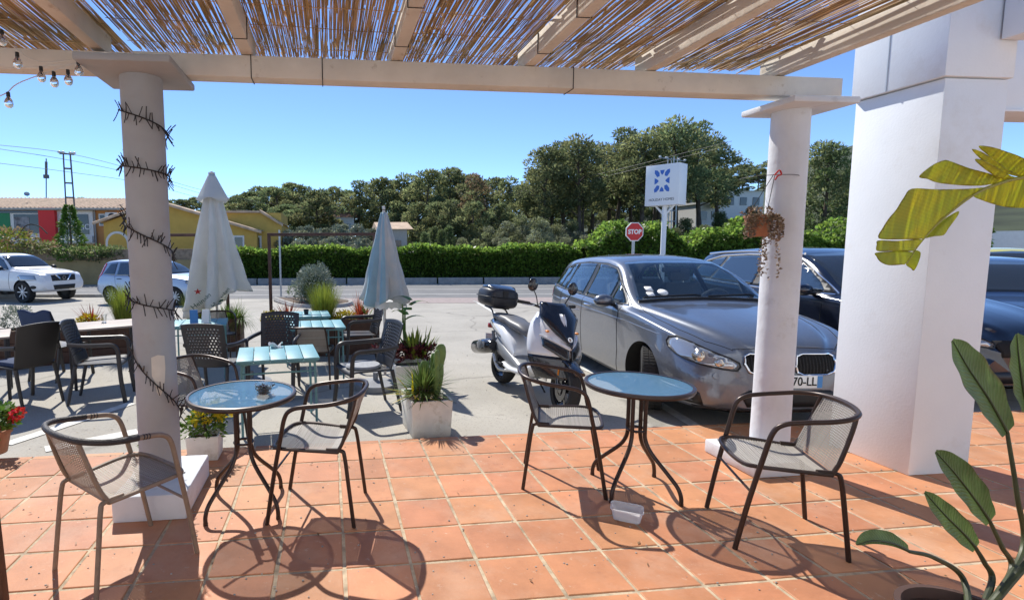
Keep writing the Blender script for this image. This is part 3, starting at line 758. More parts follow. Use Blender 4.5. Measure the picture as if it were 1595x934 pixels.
# ================================================================ TEAL SLATTED TABLES
def teal_table(loc, rz, L, W, H, label, slats=5):
    o = empty('slatted_table', loc, R(rz), label, 'table', 'teal slatted tables on the lot')
    b = MB(); w = L/slats
    for k in range(slats):
        b.box((-L/2+w*(k+.5), 0, H-.009), (w-.006, W-.004, .018))
    b.build('slatted_top', M['teal'], o, bevel=.003)
    b = MB(); z = H-.028
    b.tube([(x, y, z) for x, y in rr(L/2-.01, W/2-.01, .05, 4)], .011, 8, closed=True); b.build('top_frame', M['teal_dark'], o)
    for sx in (1, -1):
        for sy in (1, -1):
            b = MB(); b.tube(bez([(sx*(L/2-.10), sy*(W/2-.05), z-.012), (sx*(L/2-.06), sy*(W/2-.05), z-.022), (sx*(L/2-.04), sy*(W/2-.05), z-.08), (sx*(L/2-.035), sy*(W/2-.045), 0)], 3), .0115, 8); b.build('leg', M['teal_dark'], o)
    for sy in (1, -1): b = MB(); b.tube([(-(L/2-.04), sy*(W/2-.05), z-.10), (L/2-.04, sy*(W/2-.05), z-.10)], .008, 6); b.build('rail', M['teal_dark'], o)
    return o
def corners(px, z):
    P = [onz(x, y, z) for x, y in px]; return sum(P, V())/4, P
c1, P1 = corners([(376, 562), (497, 557), (480, 535), (374, 542)], .60)
teal_table((c1.x, c1.y, gz(c1.y)), 7, .72, .66, .60-gz(c1.y), 'teal slatted table with a crumpled napkin, nearest of the slatted ones')
teal_table((-.55, 2.62, gz(2.62)), 4, .68, .70, .60-gz(2.62), 'teal slatted table between the other two slatted ones, the brown woven chair at it')
teal_table((-.72, 3.72, gz(3.72)), 4, .66, .66, .60-gz(3.72), 'teal slatted table farthest back, with a small dark pot, by the plank planter')
teal_table((-2.1, 3.05, gz(3.05)), 8, .70, .66, .60-gz(3.05), 'teal slatted table half hidden by the shaded column, with printed cards on it')
def flat_table(loc, rz, L, W, H, label):
    o = empty('cafe_table', loc, R(rz), label, 'table', 'beige topped tables on the lot')
    b = MB(); b.box((0, 0, H-.012), (L, W, .024)); b.build('tabletop', M['tabletop_beige'], o, bevel=.005)
    for sx in (1, -1):
        for sy in (1, -1):
            b = MB(); b.box((sx*(L/2-.04), sy*(W/2-.04), (H-.025)/2), (.035, .035, H-.025)); b.build('leg', M['plastic_dark'], o, bevel=.004)
    return o
flat_table((-3.25, 2.90, gz(2.9)), 28, .80, .72, .62+.12, 'beige topped table in front of the plank planter, a clear glass on it')
flat_table((-4.45, 2.25, gz(2.25)), 28, .80, .72, .62+.1, 'beige topped table cut by the left edge of view')
# small things on the tables
b = MB(); r_ = random.Random(2)
b.grid(lambda u, v: V(((u-.5)*.12+.01*sin(9*v), (v-.5)*.10, .02+.025*sin(5*u+3*v)+.015*sin(11*v))), 8, 8); p = onz(429, 541, .60); o = b.build('napkin', M['plate']); o.location = (p.x, p.y, .60); tag(o, 'crumpled white napkin on the nearest slatted table', 'napkin')
b = MB(); b.lathe([(.03, 0), (.04, .07), (.036, .07), (.028, .01), (0, .01)], 14); p = onz(477, 489, .60); o = b.build('small_pot', M['plastic_dark']); o.location = (p.x, p.y, .601); tag(o, 'small dark pot on the farthest slatted table', 'pot')
b = MB(); b.lathe([(.025, 0), (.032, .1), (.030, .1), (.023, .008), (0, .008)], 14); p = onz(133, 503, .74); o = b.build('drinking_glass', M['glass_clear']); o.location = (-3.30, 3.05, .625); tag(o, 'drinking glass on the beige table before the plank planter', 'glass')
for k, (dx, dy, a, mt) in enumerate(((-.12, -.05, 15, 'plate_blue'), (.03, -.03, -12, 'plate'))):
    b = MB(); b.box((0, .02, .09), (.10, .004, .18), rx=R(12)); b.box((0, -.02, .09), (.10, .004, .18), rx=R(-12)); o = b.build('menu_card', M[mt], smooth=0)
    o.location = (-2.02+dx, 2.98+dy, .601); o.rotation_euler = (0, 0, R(a)); tag(o, ('blue' if k == 0 else 'white')+' folded card standing on the table half hidden by the shaded column', 'menu card')
# ================================================================ PLANTERS AND PLANTS
def uvec(r_, up=-.2):
    while 1:
        d = V((r_.uniform(-1,1), r_.uniform(-1,1), r_.uniform(up, 1)))
        if .05 < d.length < 1: return d.normalized()
def bushy(b, c, s, n, L, w, seed, up=-.3, mi=0, inner=.55):
    """leaves spread through an ellipsoid, denser near its skin"""
    r_ = random.Random(seed)
    for _ in range(n):
        d = uvec(r_, up); q = inner+(1-inner)*r_.random()**.6
        q *= 1+.16*sin(5*d.x+seed)*sin(6*d.y+1.7*seed)+.1*sin(9*d.z+seed)
        p = V((c[0]+d.x*s[0]*q, c[1]+d.y*s[1]*q, c[2]+d.z*s[2]*q))
        e = (d+uvec(r_, -1)*.9).normalized(); k = r_.uniform(.6, 1.25)
        b.leaf(p, e, L*k, w*k, uvec(r_, -1), mi)
def tuft(b, c, n, L, w, spread, droop, seed, r0=.04, mi=0):
    r_ = random.Random(seed)
    for _ in range(n):
        a = r_.uniform(0, 2*pi); t = spread*r_.random()**.7
        d = V((cos(a)*sin(t), sin(a)*sin(t), cos(t))); q = r_.uniform(0, r0)
        b.blade((c[0]+cos(a)*q, c[1]+sin(a)*q, c[2]), d, L*r_.uniform(.6, 1.1), w*r_.uniform(.7, 1.2), droop*r_.uniform(.4, 1.3), 4, mi)
def plant(name, label, fn, loc, group=None, cat='plant', parts=None):
    o = empty(name, loc, 0, label, cat, group)
    for i, (pn, f, m) in enumerate(fn):
        b = MB(); f(b); b.build(pn, M[m], o, smooth=0 if m not in ('cactus', 'bark', 'bop_stem') else 50)
    return o
def box_planter(name, loc, rz, L, W, H, label, mat, group, planks=0, wall=.025):
    o = empty(name, loc, R(rz), label, 'planter', group); b = MB()
    if planks:
        h = H/planks
        for k in range(planks):
            z = h*(k+.5)
            for sy in (1, -1): b.box((0, sy*(W/2-wall/2), z), (L, wall, h-.006))
            for sx in (1, -1): b.box((sx*(L/2-wall/2), 0, z), (wall, W-2*wall-.002, h-.006))
        b.build('plank_sides', M[mat], o, bevel=.004)
        b = MB()
        for sx in (1, -1):
            for sy in (1, -1): b.box((sx*(L/2-wall-.02), sy*(W/2-wall-.02), H/2-.003), (.035, .035, H-.01))
        b.build('corner_post', M['rust'], o)
    else:
        t = wall
        out = [(-L/2, -W/2), (L/2, -W/2), (L/2, W/2), (-L/2, W/2)]; q = .92
        inn = [(x-math.copysign(t, x), y-math.copysign(t, y)) for x, y in out]
        vs = [(x*q, y*q, 0) for x, y in out]+[(x, y, H) for x, y in out]+[(x, y, H) for x, y in inn]+[(x*.95, y*.95, H-.07) for x, y in inn]
        fs = [(3,2,1,0)]
        for r0 in (0, 4, 8):
            for i in range(4): fs.append((r0+i, r0+(i+1) % 4, r0+4+(i+1) % 4, r0+4+i))
        b.add(vs, fs); b.build('planter_body', M[mat], o, bevel=.006)
    b = MB(); b.box((0, 0, H-.06), (L-2*wall-.004, W-2*wall-.004, .03)); b.build('soil', M['soil'], o)
    return o
gw = 'white cement plant boxes'; gb = 'brown plank planters'
# white box with cactus and yucca (lot side of the terrace edge)
PB = V((.468, .49, gz(.49)))
box_planter('white_planter', PB, 4, .37, .46, .33, 'white cement plant box holding the cactus and yucca', 'planter_white', gw)
def cact(b):
    def padd(c, w, h, rz, lean):
        m = T(c, rz) @ Matrix.Rotation(lean, 4, 'Y')
        b.lathe([(0, 0), (.25, .03), (.62, .2), (.95, .5), (1, .68), (.85, .88), (.5, .98), (0, 1)], 16, M=m @ Matrix.Diagonal((w/2, .022, h, 1)))
    padd((.04, -.07, 0), .06, .34, .5, .04); padd((.05, -.06, .26), .085, .22, .9, .06); padd((.08, .03, .02), .11, .33, .6, .10)
    padd((.105, .05, .26), .13, .25, .5, .05); padd((-.02, .06, .0), .10, .36, -.3, -.05); padd((.05, .10, .02), .10, .40, 1.0, .0)
plant('prickly_pear', 'tall flat padded green cactus in the white box', [('pads', cact, 'cactus')], PB+V((.03, -.02, .27)), cat='cactus')
plant('yucca', 'spiky green yucca with yellowing tips in the white box, left of the cactus', [('blades', lambda b: tuft(b, (.03, .0, .10), 260, .31, .020, 1.85, .22, 11, .03), 'spine'), ('yellow_blades', lambda b: tuft(b, (-.07, -.04, .07), 30, .25, .017, 1.6, .5, 12), 'yellow'), ('dry_stalks', lambda b: [b.tube([(.02*k-.03, -.06, -.02), (.03*k-.02, -.08+.01*k, .16)], .005, 5) for k in range(4)], 'bark')], PB+V((-.06, -.06, .28)), cat='yucca')
PC = V((.58, 1.92, gz(1.9)))
box_planter('white_planter', PC, 4, .50, .40, .33, 'white cement plant box overflowing with maroon rosettes', 'planter_white', gw)
def rosettes(b):
    r_ = random.Random(4)
    for _ in range(46):
        c = V((r_.gauss(0, .16), r_.gauss(0, .11), r_.uniform(.0, .16)))
        for k in range(16):
            a = r_.uniform(0, 6.28); t = r_.uniform(.2, 1.5); d = V((cos(a)*sin(t), sin(a)*sin(t), cos(t)))
            b.leaf(c+d*.012, d, r_.uniform(.05, .085), .028)
plant('maroon_succulent', 'mass of dark maroon rosette succulents spilling from the farther white box', [('rosettes', rosettes, 'maroon')], PC+V((-.06, -.02, .36)), cat='succulent')
plant('bromeliad', 'upright green and yellow strap leaves rising behind the maroon rosettes', [('leaves', lambda b: tuft(b, (0, 0, 0), 46, .36, .05, .62, .15, 21, .14), 'lime'), ('green_leaves', lambda b: tuft(b, (.03, .03, 0), 26, .34, .05, .8, .15, 22, .16), 'green')], PC+V((.04, .10, .36)))
def bop_small(b, heights):
    r_ = random.Random(9)
    for i, (h, a) in enumerate(heights):
        top = V((.06*cos(a)*i**.5, .06*sin(a), h)); b.tube(bez([(0, 0, 0), top*.5, top], 4), [.011]*8+[.007], 6)
plant('banana_plant', 'slim tall plant with bent green leaves under the pale blue parasol', [('stalk', lambda b: bop_small(b, [(.62, .3), (.52, 2), (.70, 4.2)]), 'green'),
   ('leaves', lambda b: [b.blade((.02*k, 0, .5+.06*k), V((cos(k*2.2), sin(k*2.2), .9)), .30, .12, 1.3, 6) for k in range(5)], 'green')], V((.55, 2.35, gz(2.3)+.28)))
b = MB(); b.lathe([(.10, 0), (.13, .25), (.14, .28), (.12, .28), (.115, .24), (0, .24)], 24); o = b.build('clay_pot', M['pot']); o.location = (.55, 2.35, gz(2.3)); tag(o, 'clay pot under the slim tall bent leaved plant', 'pot')
# small white planter by the shaded column
PD = V((-1.335, -.115, 0))
box_planter('white_planter', PD, 0, .235, .20, .185, 'small low white box of yellow leaved shrub at the foot of the shaded column', 'planter_white', gw, wall=.016)
plant('yellow_shrub', 'little shrub with bright yellow tips in the small low white box', [('leaves', lambda b: bushy(b, (0, 0, .06), (.15, .12, .13), 420, .05, .022, 31), 'green'), ('tips', lambda b: bushy(b, (.04, 0, .12), (.12, .11, .13), 330, .05, .022, 32, .0), 'yellow')], PD+V((0, 0, .17)), cat='shrub')
plant('pink_flowers', 'few magenta flowers peeking out left of the shaded column', [('petals', lambda b: bushy(b, (0, 0, 0), (.07, .05, .11), 60, .03, .03, 33), 'pink'), ('leaves', lambda b: bushy(b, (0, 0, -.12), (.09, .06, .16), 160, .05, .02, 34), 'green')], V((-1.80, .13, .17)), cat='flowers')
b = MB(); b.lathe([(.055, 0), (.075, .11), (.083, .12), (.07, .12), (.065, .1), (0, .1)], 20); o = b.build('flower_pot', M['pot']); o.location = (-1.78, .14, gz(.2)); tag(o, 'small clay pot of magenta flowers behind the shaded column', 'pot')
# clay pot with geranium at left
PE = V((-2.99, .17, 0))
b = MB(); b.lathe([(.085, 0), (.115, .15), (.128, .155), (.128, .185), (.112, .185), (.105, .15), (0, .15)], 28); o = b.build('clay_pot', M['pot']); o.location = PE; tag(o, 'weathered clay pot of red geraniums at the left edge of the tiles', 'pot')
plant('geranium', 'leafy geranium with red flower heads in the clay pot at the left edge', [('leaves', lambda b: bushy(b, (0, 0, .08), (.17, .15, .13), 420, .06, .045, 41), 'green'), ('flower_heads', lambda b: (bushy(b, (.20, -.02, .14), (.05, .05, .04), 90, .03, .028, 42, -1), bushy(b, (.12, .05, .09), (.03, .03, .03), 40, .03, .028, 43, -1)), 'geranium')], PE+V((0, 0, .17)), cat='geranium')
# brown plank planters
P1_ = V((-4.45, 4.35, gz(4.4)))
box_planter('plank_planter', P1_, 24, 2.2, .46, .55, 'long brown plank planter behind the beige tables', 'planter_wood', gb, 3)
box_planter('plank_planter', V((-2.05, 5.0, gz(5))), 0, .36, .42, .56, 'square brown plank planter with trailing fern beneath the branded parasol', 'planter_wood', gb, 4)
P3_ = V((-.50, 4.42, gz(4.4)))
box_planter('plank_planter', P3_, 1, 1.80, .46, .58, 'long brown plank planter behind the farthest teal tables', 'planter_wood', gb, 3)
def along(P, rz, d, dy=0): return P+V((cos(R(rz))*d-sin(R(rz))*dy, sin(R(rz))*d+cos(R(rz))*dy, .52))
plant('silver_bush', 'silvery grey bush at the left of the long planter behind the beige tables', [('leaves', lambda b: bushy(b, (0, 0, .14), (.23, .2, .22), 1100, .045, .014, 51), 'grey_leaf')], along(P1_, 24, -.55), cat='bush')
def feather(seed): return [('blades', lambda b: tuft(b, (0, 0, 0), 900, .62, .006, .40, .25, seed, .15), 'lime')]
gf = 'feathery lime grasses in the planters'
plant('feather_grass', 'lime feathery grass in the long planter behind the beige tables', feather(61), along(P1_, 24, .88), gf, 'grass tuft')
plant('feather_grass', 'lime feathery grass just right of the shaded column, before the parked silver car', feather(62), V((-2.62, 5.1, gz(5)+.36)), gf, 'grass tuft')
plant('feather_grass', 'lime feathery grass behind the farthest teal table', feather(63), along(P3_, 1, .02), gf, 'grass tuft')
b = MB(); b.lathe([(.16, 0), (.2, .34), (.21, .36), (.18, .36), (.17, .3), (0, .3)], 24); o = b.build('planter_tub', M['planter_wood']); o.location = (-2.62, 5.1, gz(5)); tag(o, 'round brown tub of feathery grass beside the shaded column', 'planter')
def cordy(seed): return [('blades', lambda b: tuft(b, (0, 0, 0), 40, .40, .022, .85, .12, seed, .03), 'redleaf')]
gc = 'spiky red cordylines in the planters'
plant('cordyline', 'spiky red plant among yellow leaves in the planter behind the beige tables', cordy(71), along(P1_, 24, .40), gc, 'cordyline')
plant('cordyline', 'spiky red plant at the left edge of view behind the beige tables', cordy(72), along(P1_, 24, -1.0), gc, 'cordyline')
plant('cordyline', 'small spiky red plant left of the feathery grass behind the farthest teal table', cordy(73), along(P3_, 1, -.55), gc, 'cordyline')
plant('cordyline', 'broad spiky red and olive plant under the pale blue parasol', [('blades', lambda b: tuft(b, (0, 0, 0), 60, .52, .02, 1.1, .2, 74, .03), 'redleaf'), ('olive_blades', lambda b: tuft(b, (.1, 0, 0), 30, .45, .02, 1.4, .5, 75, .05), 'spine')], along(P3_, 1, .62), gc, 'cordyline')
def yel(seed): return [('leaves', lambda b: bushy(b, (0, 0, .06), (.17, .15, .12), 420, .05, .022, seed), 'yellow'), ('inner_leaves', lambda b: bushy(b, (0, 0, .02), (.13, .12, .08), 160, .05, .022, seed+1), 'lime')]
gy = 'yellow shrubs in the plank planters'
plant('yellow_shrub', 'yellow shrub around the spiky red plant behind the beige tables', yel(81), along(P1_, 24, .36, -.06), gy, 'shrub')
plant('yellow_shrub', 'yellow green shrub at the foot of the rusty frame left post', yel(83), along(P3_, 1, -.80), gy, 'shrub')
plant('yellow_shrub', 'round bright yellow shrub right of the grass behind the farthest teal table', yel(85), along(P3_, 1, .36, -.05), gy, 'shrub')
def fern(b):
    tuft(b, (0, 0, .05), 260, .32, .012, 1.0, .7, 91, .14); tuft(b, (.17, -.05, .03), 120, .42, .010, 1.2, 2.2, 92, .05)
plant('trailing_fern', 'bright trailing fern hanging over the square plank planter', [('fronds', fern, 'green'), ('light_fronds', lambda b: tuft(b, (0, 0, .06), 140, .26, .012, .9, .5, 93, .16), 'lime')], V((-2.05, 4.95, gz(5)+.46)), cat='fern')
plant('strap_plant', 'green plant with narrow leaves at the left edge before the white pickup', [('blades', lambda b: tuft(b, (0, 0, 0), 40, .62, .03, 1.2, .4, 95, .05), 'spine')], V((-5.9, 4.4, gz(4.4)+.5)))
# rusty frames
def frame(x0, x1, y, h, label, cut=0):
    o = empty('steel_frame', (x0, y, gz(y)), 0, label, 'frame', 'rusty steel frames over the planters'); w = .05
    b = MB(); b.box((0, 0, h/2), (w, w, h)); b.build('post', M['rust'], o, bevel=.003)
    b = MB(); b.box((x1-x0, 0, h/2), (w, w, h)); b.build('post', M['rust'], o, bevel=.003)
    b = MB(); b.box(((x1-x0)/2, 0, h+w/2+.001), (x1-x0+w, w, w)); b.build('top_bar', M['rust'], o, bevel=.003)
    return o
frame(-1.335, .372, 4.60, 1.90, 'rusty steel goal shaped frame over the planter behind the teal tables')
frame(-3.10, -2.12, 5.15, 1.92, 'rusty steel frame partly hidden by the branded white parasol and the column')
# post at the bottom left corner
b = MB(); b.box((-1.875, -1.72, .70), (.045, .045, 1.40), ry=R(-1.5)); tag(b.build('wood_post', M['planter_wood'], bevel=.004), 'thin dark wooden post cut by the bottom left corner', 'post')
b = MB(); b.box((0, 0, 0), (.3, .3, .02))

# ================================================================ CLOSED PARASOLS
def parasol(loc, top, hem, rmax, label, mats, nfold, seed, cap, group='closed parasols', polemat='pole_white', skew=0):
    o = empty('parasol', loc, 0, label, 'parasol', group); r_ = random.Random(seed)
    b = MB(); b.tube([(0, 0, 0), (0, 0, top-.02)], .019, 12); b.lathe([(0, top-.01), (.02, top-.01), (.018, top+.03), (0, top+.035)], 10); b.build('pole', M[polemat], o)
    ph = [r_.uniform(-.25, .25) for _ in range(nfold)]; am = [r_.uniform(.6, 1.2) for _ in range(nfold)]
    n = nfold*10; k = 26
    def canopy(a, t, z0, z1, r0, r1, q):
        z = z0+(z1-z0)*t
        rr_ = r0+(r1-r0)*t**.85
        i = int(a/(2*pi)*nfold) % nfold
        c_ = cos(nfold*a+.5*sin(3*t+seed)); fold = math.copysign(abs(c_)**.65, c_)+.16*sin(17*a+9*t)+.10*sin(29*a-14*t+seed)
        depth = .20+.34*t; r_a = rr_*(1+depth*(.85+.25*sin(i*2.1+seed))*fold*.6)
        return z, r_a
    vs = []; fs = []
    for i in range(k+1):
        t = i/k
        for j in range(n):
            a = 2*pi*j/n; z, q = canopy(a, t, top-.05, hem, .035, rmax, 0)
            if t > .75: z += (t-.75)/.25*(skew*cos(a)+.05*cos(nfold*a/2+seed))
            vs.append((q*cos(a), q*sin(a), z))
    for i in range(k):
        for j in range(n): fs.append((i*n+j, (i+1)*n+j, (i+1)*n+(j+1) % n, i*n+(j+1) % n))
    b = MB(); b.add(vs, fs)
    if len(mats) > 1: b.m = [1 if (3.25 < 2*pi*(q % n)/n < 4.0 or 4.35 < 2*pi*(q % n)/n < 4.62) else 0 for q in range(len(fs))]
    cnv = b.build('canopy', [M[m_] for m_ in mats], o, smooth=70, solid=.004)
    if cap:
        b = MB(); vs = []; fs = []; kk = 8; nn = 48
        for i in range(kk+1):
            t = i/kk
            for j in range(nn):
                a = 2*pi*j/nn; q = (.045+(cap[1]-.045)*t**1.0)*(1+.10*t*cos(4*a+.6)); vs.append((q*cos(a), q*sin(a), top-.01-cap[0]*t+(.03*cos(4*a) if t > .9 else 0)))
        for i in range(kk):
            for j in range(nn): fs.append((i*nn+j, (i+1)*nn+j, (i+1)*nn+(j+1) % nn, i*nn+(j+1) % nn))
        b.add(vs, fs); b.build('top_flap', M[mats[0]], o, smooth=70, solid=.004)
        b = MB(); b.lathe([(0, top+.015), (.05, top+.012), (.05, top-.01), (0, top-.012)], 16); b.build('finial', M['pole_white'], o)
    return o, cnv
UA = V((-2.13, 4.30, gz(4.3)))
ua, uac = parasol(UA, onY(331, 270, 4.3).z-UA.z, onY(340, 470, 4.3).z-UA.z, .42, 'tall white closed parasol printed with a red star and lettering', ['umbrella'], 8, 3, (.40, .235), skew=.20)
UB = V((.335, 2.75, gz(2.75)))
ub, ubc = parasol(UB, onY(602, 325, 2.75).z-UB.z, onY(603, 470, 2.75).z-UB.z, .25, 'smaller faded blue and grey closed parasol with a frilled hem', ['umbrella_blue', 'umbrella_dirty'], 7, 8, None)
# blue faded gores and the frill of the small parasol
b = MB(); n = 70
zf = onY(603, 470, 2.75).z-UB.z
b.grid(lambda u, v: V(((.245+.012*v)*cos(2*pi*u)*(1+.17*cos(7*2*pi*u)), (.245+.012*v)*sin(2*pi*u)*(1+.17*cos(7*2*pi*u)), zf+.02-.085*v+.014*sin(21*2*pi*u)*v)), n, 4)
b.build('frill', M['umbrella'], ub, smooth=70)
for loc_, lb_ in (((.145, 2.02), 'grey round parasol base under the armchair beside the cactus box'), ((-1.35, 2.35), 'grey round parasol base seen under the dark armchair beyond the round table')):
    b = MB(); b.lathe([(0, .0), (.24, 0), (.25, .02), (.24, .075), (.06, .10), (.03, .11), (.03, .2), (0, .2)], 36); o = b.build('stone_disc', M['grey_base']); o.location = (loc_[0], loc_[1], gz(loc_[1])); tag(o, lb_, 'stone base', 'grey stone parasol bases')

def bvh_of(o):
    me = o.data; return BVHTree.FromPolygons([o.matrix_world @ v.co if False else v.co.copy() for v in me.vertices], [tuple(p.vertices) for p in me.polygons])
def text_mesh(name, s, mat, size, parent=None, extrude=.002, align='CENTER', sx=1.0, bold=0):
    cu = bpy.data.curves.new(name, 'FONT'); cu.body = s; cu.size = size; cu.align_x = align; cu.align_y = 'CENTER'; cu.extrude = extrude; cu.resolution_u = 3; cu.offset = bold
    t = bpy.data.objects.new(name, cu); col.objects.link(t)
    me = bpy.data.meshes.new_from_object(t.evaluated_get(bpy.context.evaluated_depsgraph_get())); bpy.data.objects.remove(t); bpy.data.curves.remove(cu)
    me.materials.clear(); me.materials.append(mat)
    if sx != 1:
        for v in me.vertices: v.co.x *= sx
    o = bpy.data.objects.new(name, me); col.objects.link(o)
    if parent: o.parent = parent
    return o
# print on the white parasol: text wrapped on to the cloth
def wrap_print(o, M4, bv, off=.006):
    for v in o.data.vertices:
        p = M4 @ v.co; hit = bv.ray_cast(V((p.x, -3, p.z)), V((0, 1, 0)))
        v.co = V((p.x, (hit[0].y if hit[0] is not None else p.y)-off+(-.001 if v.co.z > 0 else 0), p.z))
bv = bvh_of(uac); hz_ = onY(340, 478, 4.3).z-UA.z
def subdiv(o, L=.02):
    b_ = bmesh.new(); b_.from_mesh(o.data); bmesh.ops.triangulate(b_, faces=b_.faces)
    for _ in range(2):
        es = [e for e in b_.edges if e.calc_length() > L]
        if es: bmesh.ops.subdivide_edges(b_, edges=es, cuts=1)
        bmesh.ops.triangulate(b_, faces=b_.faces)
    b_.to_mesh(o.data); b_.free()
tx = text_mesh('lettering', 'Heineken', M['logo_green'], .095, ua); subdiv(tx); wrap_print(tx, T((-.13, 0, hz_+.14), rx=0) @ Matrix.Rotation(R(-36), 4, 'Y') @ Matrix.Rotation(R(90), 4, 'X'), bv)
b = MB(); sp = [((.05 if k % 2 == 0 else .02)*sin(pi*k/5), (.05 if k % 2 == 0 else .02)*cos(pi*k/5)) for k in range(10)]
b.add([(x, 0, z) for x, z in sp]+[(0, 0, 0)], [(k, (k+1) % 10, 10) for k in range(10)]); so = b.build('red_star', M['logo_red'], ua, smooth=0); wrap_print(so, T((-.20, 0, hz_+.27)), bv)
tx = text_mesh('lettering', 'Heineken', M['logo_green'], .085, ua); subdiv(tx); wrap_print(tx, T((.15, 0, hz_+.19)) @ Matrix.Rotation(R(-52), 4, 'Y') @ Matrix.Rotation(R(90), 4, 'X'), bv)

# ================================================================ HANGING POT ON THE RIGHT COLUMN
hp = onY(1181, 352, -.86)
o = empty('hanging_pot', hp, 0, 'clay pot hung on a cord against the sunlit column', 'hanging pot')
b = MB(); b.lathe([(.055, -.07), (.062, -.06), (.080, .05), (.086, .055), (.086, .07), (.074, .07), (.07, .05), (0, .05)], 24); b.build('pot', M['pot'], o)
b = MB(); b.tube([(.07, .02, .06), (.105, .01, .33)], .0022, 5); b.tube([(-.07, .02, .06), (.10, .012, .34)], .0022, 5)
b.tube([(.09+.169*cos(a)*1.0+.095-.0, .15+.169*sin(a), .335) for a in [pi*2*k/24 for k in range(24)]], .0022, 5, closed=True); b.build('cord', M['cable_black'], o)
b = MB(); b.tube(bez([(.085, -.01, .33), (.10, -.03, .36), (.125, -.02, .335), (.10, -.02, .325), (.075, -.03, .30)], 4), .005, 6); b.build('red_bow', M['logo_red'], o)
def trails(b):
    r_ = random.Random(14)
    for k in range(34):
        a = r_.uniform(-pi, .5); p = V((cos(a)*.085, sin(a)*.08, .07)); L = r_.choice((.08, .12, .16, .2, .3, .42)) if a > -1.2 else r_.uniform(.08, .2)
        q = p.copy(); d = V((cos(a)*.5, sin(a)*.5, .2))
        n = int(L/.010)
        for i in range(n):
            d = (d+V((r_.gauss(0, .12), r_.gauss(0, .12), -.35))).normalized(); q = q+d*.010
            for _ in range(2): b.leaf(q, uvec(r_, -1), .022, .013)
    for k in range(2):
        q = V((-.02, -.06, -.06)); d = V((-.3+.4*k, -.1, -1))
        for i in range(34):
            d = (d+V((r_.gauss(0, .1), r_.gauss(0, .1), -.1))).normalized(); q = q+d*.009; b.leaf(q, uvec(r_, -1), .02, .011)
    bushy(b, (0, 0, .08), (.09, .085, .04), 160, .024, .014, 15)
plant('trailing_succulent', 'dusty pink brown succulent trailing out of the hanging clay pot', [('stems', trails, 'succulent')], hp, cat='succulent')

# ================================================================ BIRD OF PARADISE, LOWER RIGHT
q_ = onz(1515, 965, .19); sp_ = V((q_.x, q_.y, 0))
so = empty('bird_of_paradise', sp_, 0, 'big dark leaved plant with long stalks in the brown pot at lower right', 'plant')
b = MB(); b.lathe([(.13, 0), (.19, .10), (.205, .16), (.21, .19), (.19, .19), (.18, .15), (0, .15)], 36); po = b.build('brown_pot', M['dark_pot']); po.location = (sp_.x, sp_.y, 0); tag(po, 'wide brown pot of the big dark leaved plant at lower right', 'pot')
def big_leaf(mid, width, facing, nt=14, tears=(), seed=1, cup=.18, wl=1.0, wr_=1.0, shape=None):
    """mid: world points base->tip ; facing: normal-ish ; returns MB in local coords of the plant"""
    P = bez(mid, nt); b = MB(); n = len(P); r_ = random.Random(seed)
    nrm0 = V(facing).normalized()
    for side, wm in ((1, wl), (-1, wr_)):
        segs = [0]+[int(t*n) for t in tears if True]+[n-1] if tears else [0, n-1]
        for a, c in zip(segs, segs[1:]):
            vs = []; m = 6
            for i in range(a, c+1):
                t = i/(n-1); tg = (P[min(n-1, i+1)]-P[max(0, i-1)]).normalized()
                s = tg.cross(nrm0).normalized()*side; nn = s.cross(tg).normalized()*side
                w = width*wm*(shape(t) if shape else (sin(pi*min(1, t*.9+.1))**.6 if t < .98 else .12))
                edge = 1.0
                if tears: # close the piece a little at its ends
                    f = (i-a)/max(1, c-a); edge = 1-.10*(1 if f < .04 or f > .96 else 0)
                for j in range(m+1):
                    q = j/m; lag = tg*(w*.55*q*q*(1 if not tears else .5))
                    wav = .05*w*sin(7*t*pi+side)*q*q
                    vs.append(P[i]+s*(w*edge*q)+nn*(cup*w*q*q+wav)+lag*.6)
            k = c-a
            b.add([p-sp_ for p in vs], [(i*(m+1)+j, i*(m+1)+j+1, (i+1)*(m+1)+j+1, (i+1)*(m+1)+j) for i in range(k) for j in range(m)])
    rib = MB(); rib.tube([p-sp_+nrm0*.002 for p in P], [.006*(1-.8*i/n) for i in range(n)], 6)
    return b, rib
base = sp_+V((0, 0, .15))
def leaf_set(px, Y, width, seed, stalk, mat='bop', ys=None, facing=(0, -1, .25), **k):
    ys = ys or [Y]*len(px); mid = [onY(x, y, yy) for (x, y), yy in zip(px, ys)]
    b, rb = big_leaf(mid, width, facing, seed=seed, **k)
    lf = b.build('leaf', M[mat], so, smooth=80, merge=True)
    RW = [p-sp_ for p in bez(mid, 14)]; vv = []; ee = []
    for v in lf.data.vertices:
        j = min(range(len(RW)), key=lambda i: (RW[i]-v.co).length_squared); d = (RW[j]-v.co).length
        vv.append((j/len(RW)*.34-d*.9)*2*pi/.0155); ee.append(max(0, min(1, (d/width-.86)/.14))*.8)
    set_attr(lf.data, 'vein', vv); set_attr(lf.data, 'edge', ee)
    rb.build('midrib', M['bop_stem' if mat == 'bop' else 'bop_yellow'], lf)
    if stalk:
        b = MB(); S = [base-sp_]+[onY(x, y, yy)-sp_ for x, y, yy in stalk]+[mid[0]-sp_]; q = bez(S, 8); b.tube(q, [.0125-.006*i/len(q) for i in range(len(q))], 8); b.build('stalk', M['bop_stem'], so)
leaf_set([(1569, 674), (1540, 622), (1507, 572), (1483, 530)], -2.25, .082, 1, [(1592, 860, -2.28), (1584, 770, -2.27)])
leaf_set([(1542, 812), (1520, 780), (1488, 738), (1457, 703)], -2.32, .075, 2, [(1575, 890, -2.33), (1560, 850, -2.32)], wl=.95, wr_=.8)
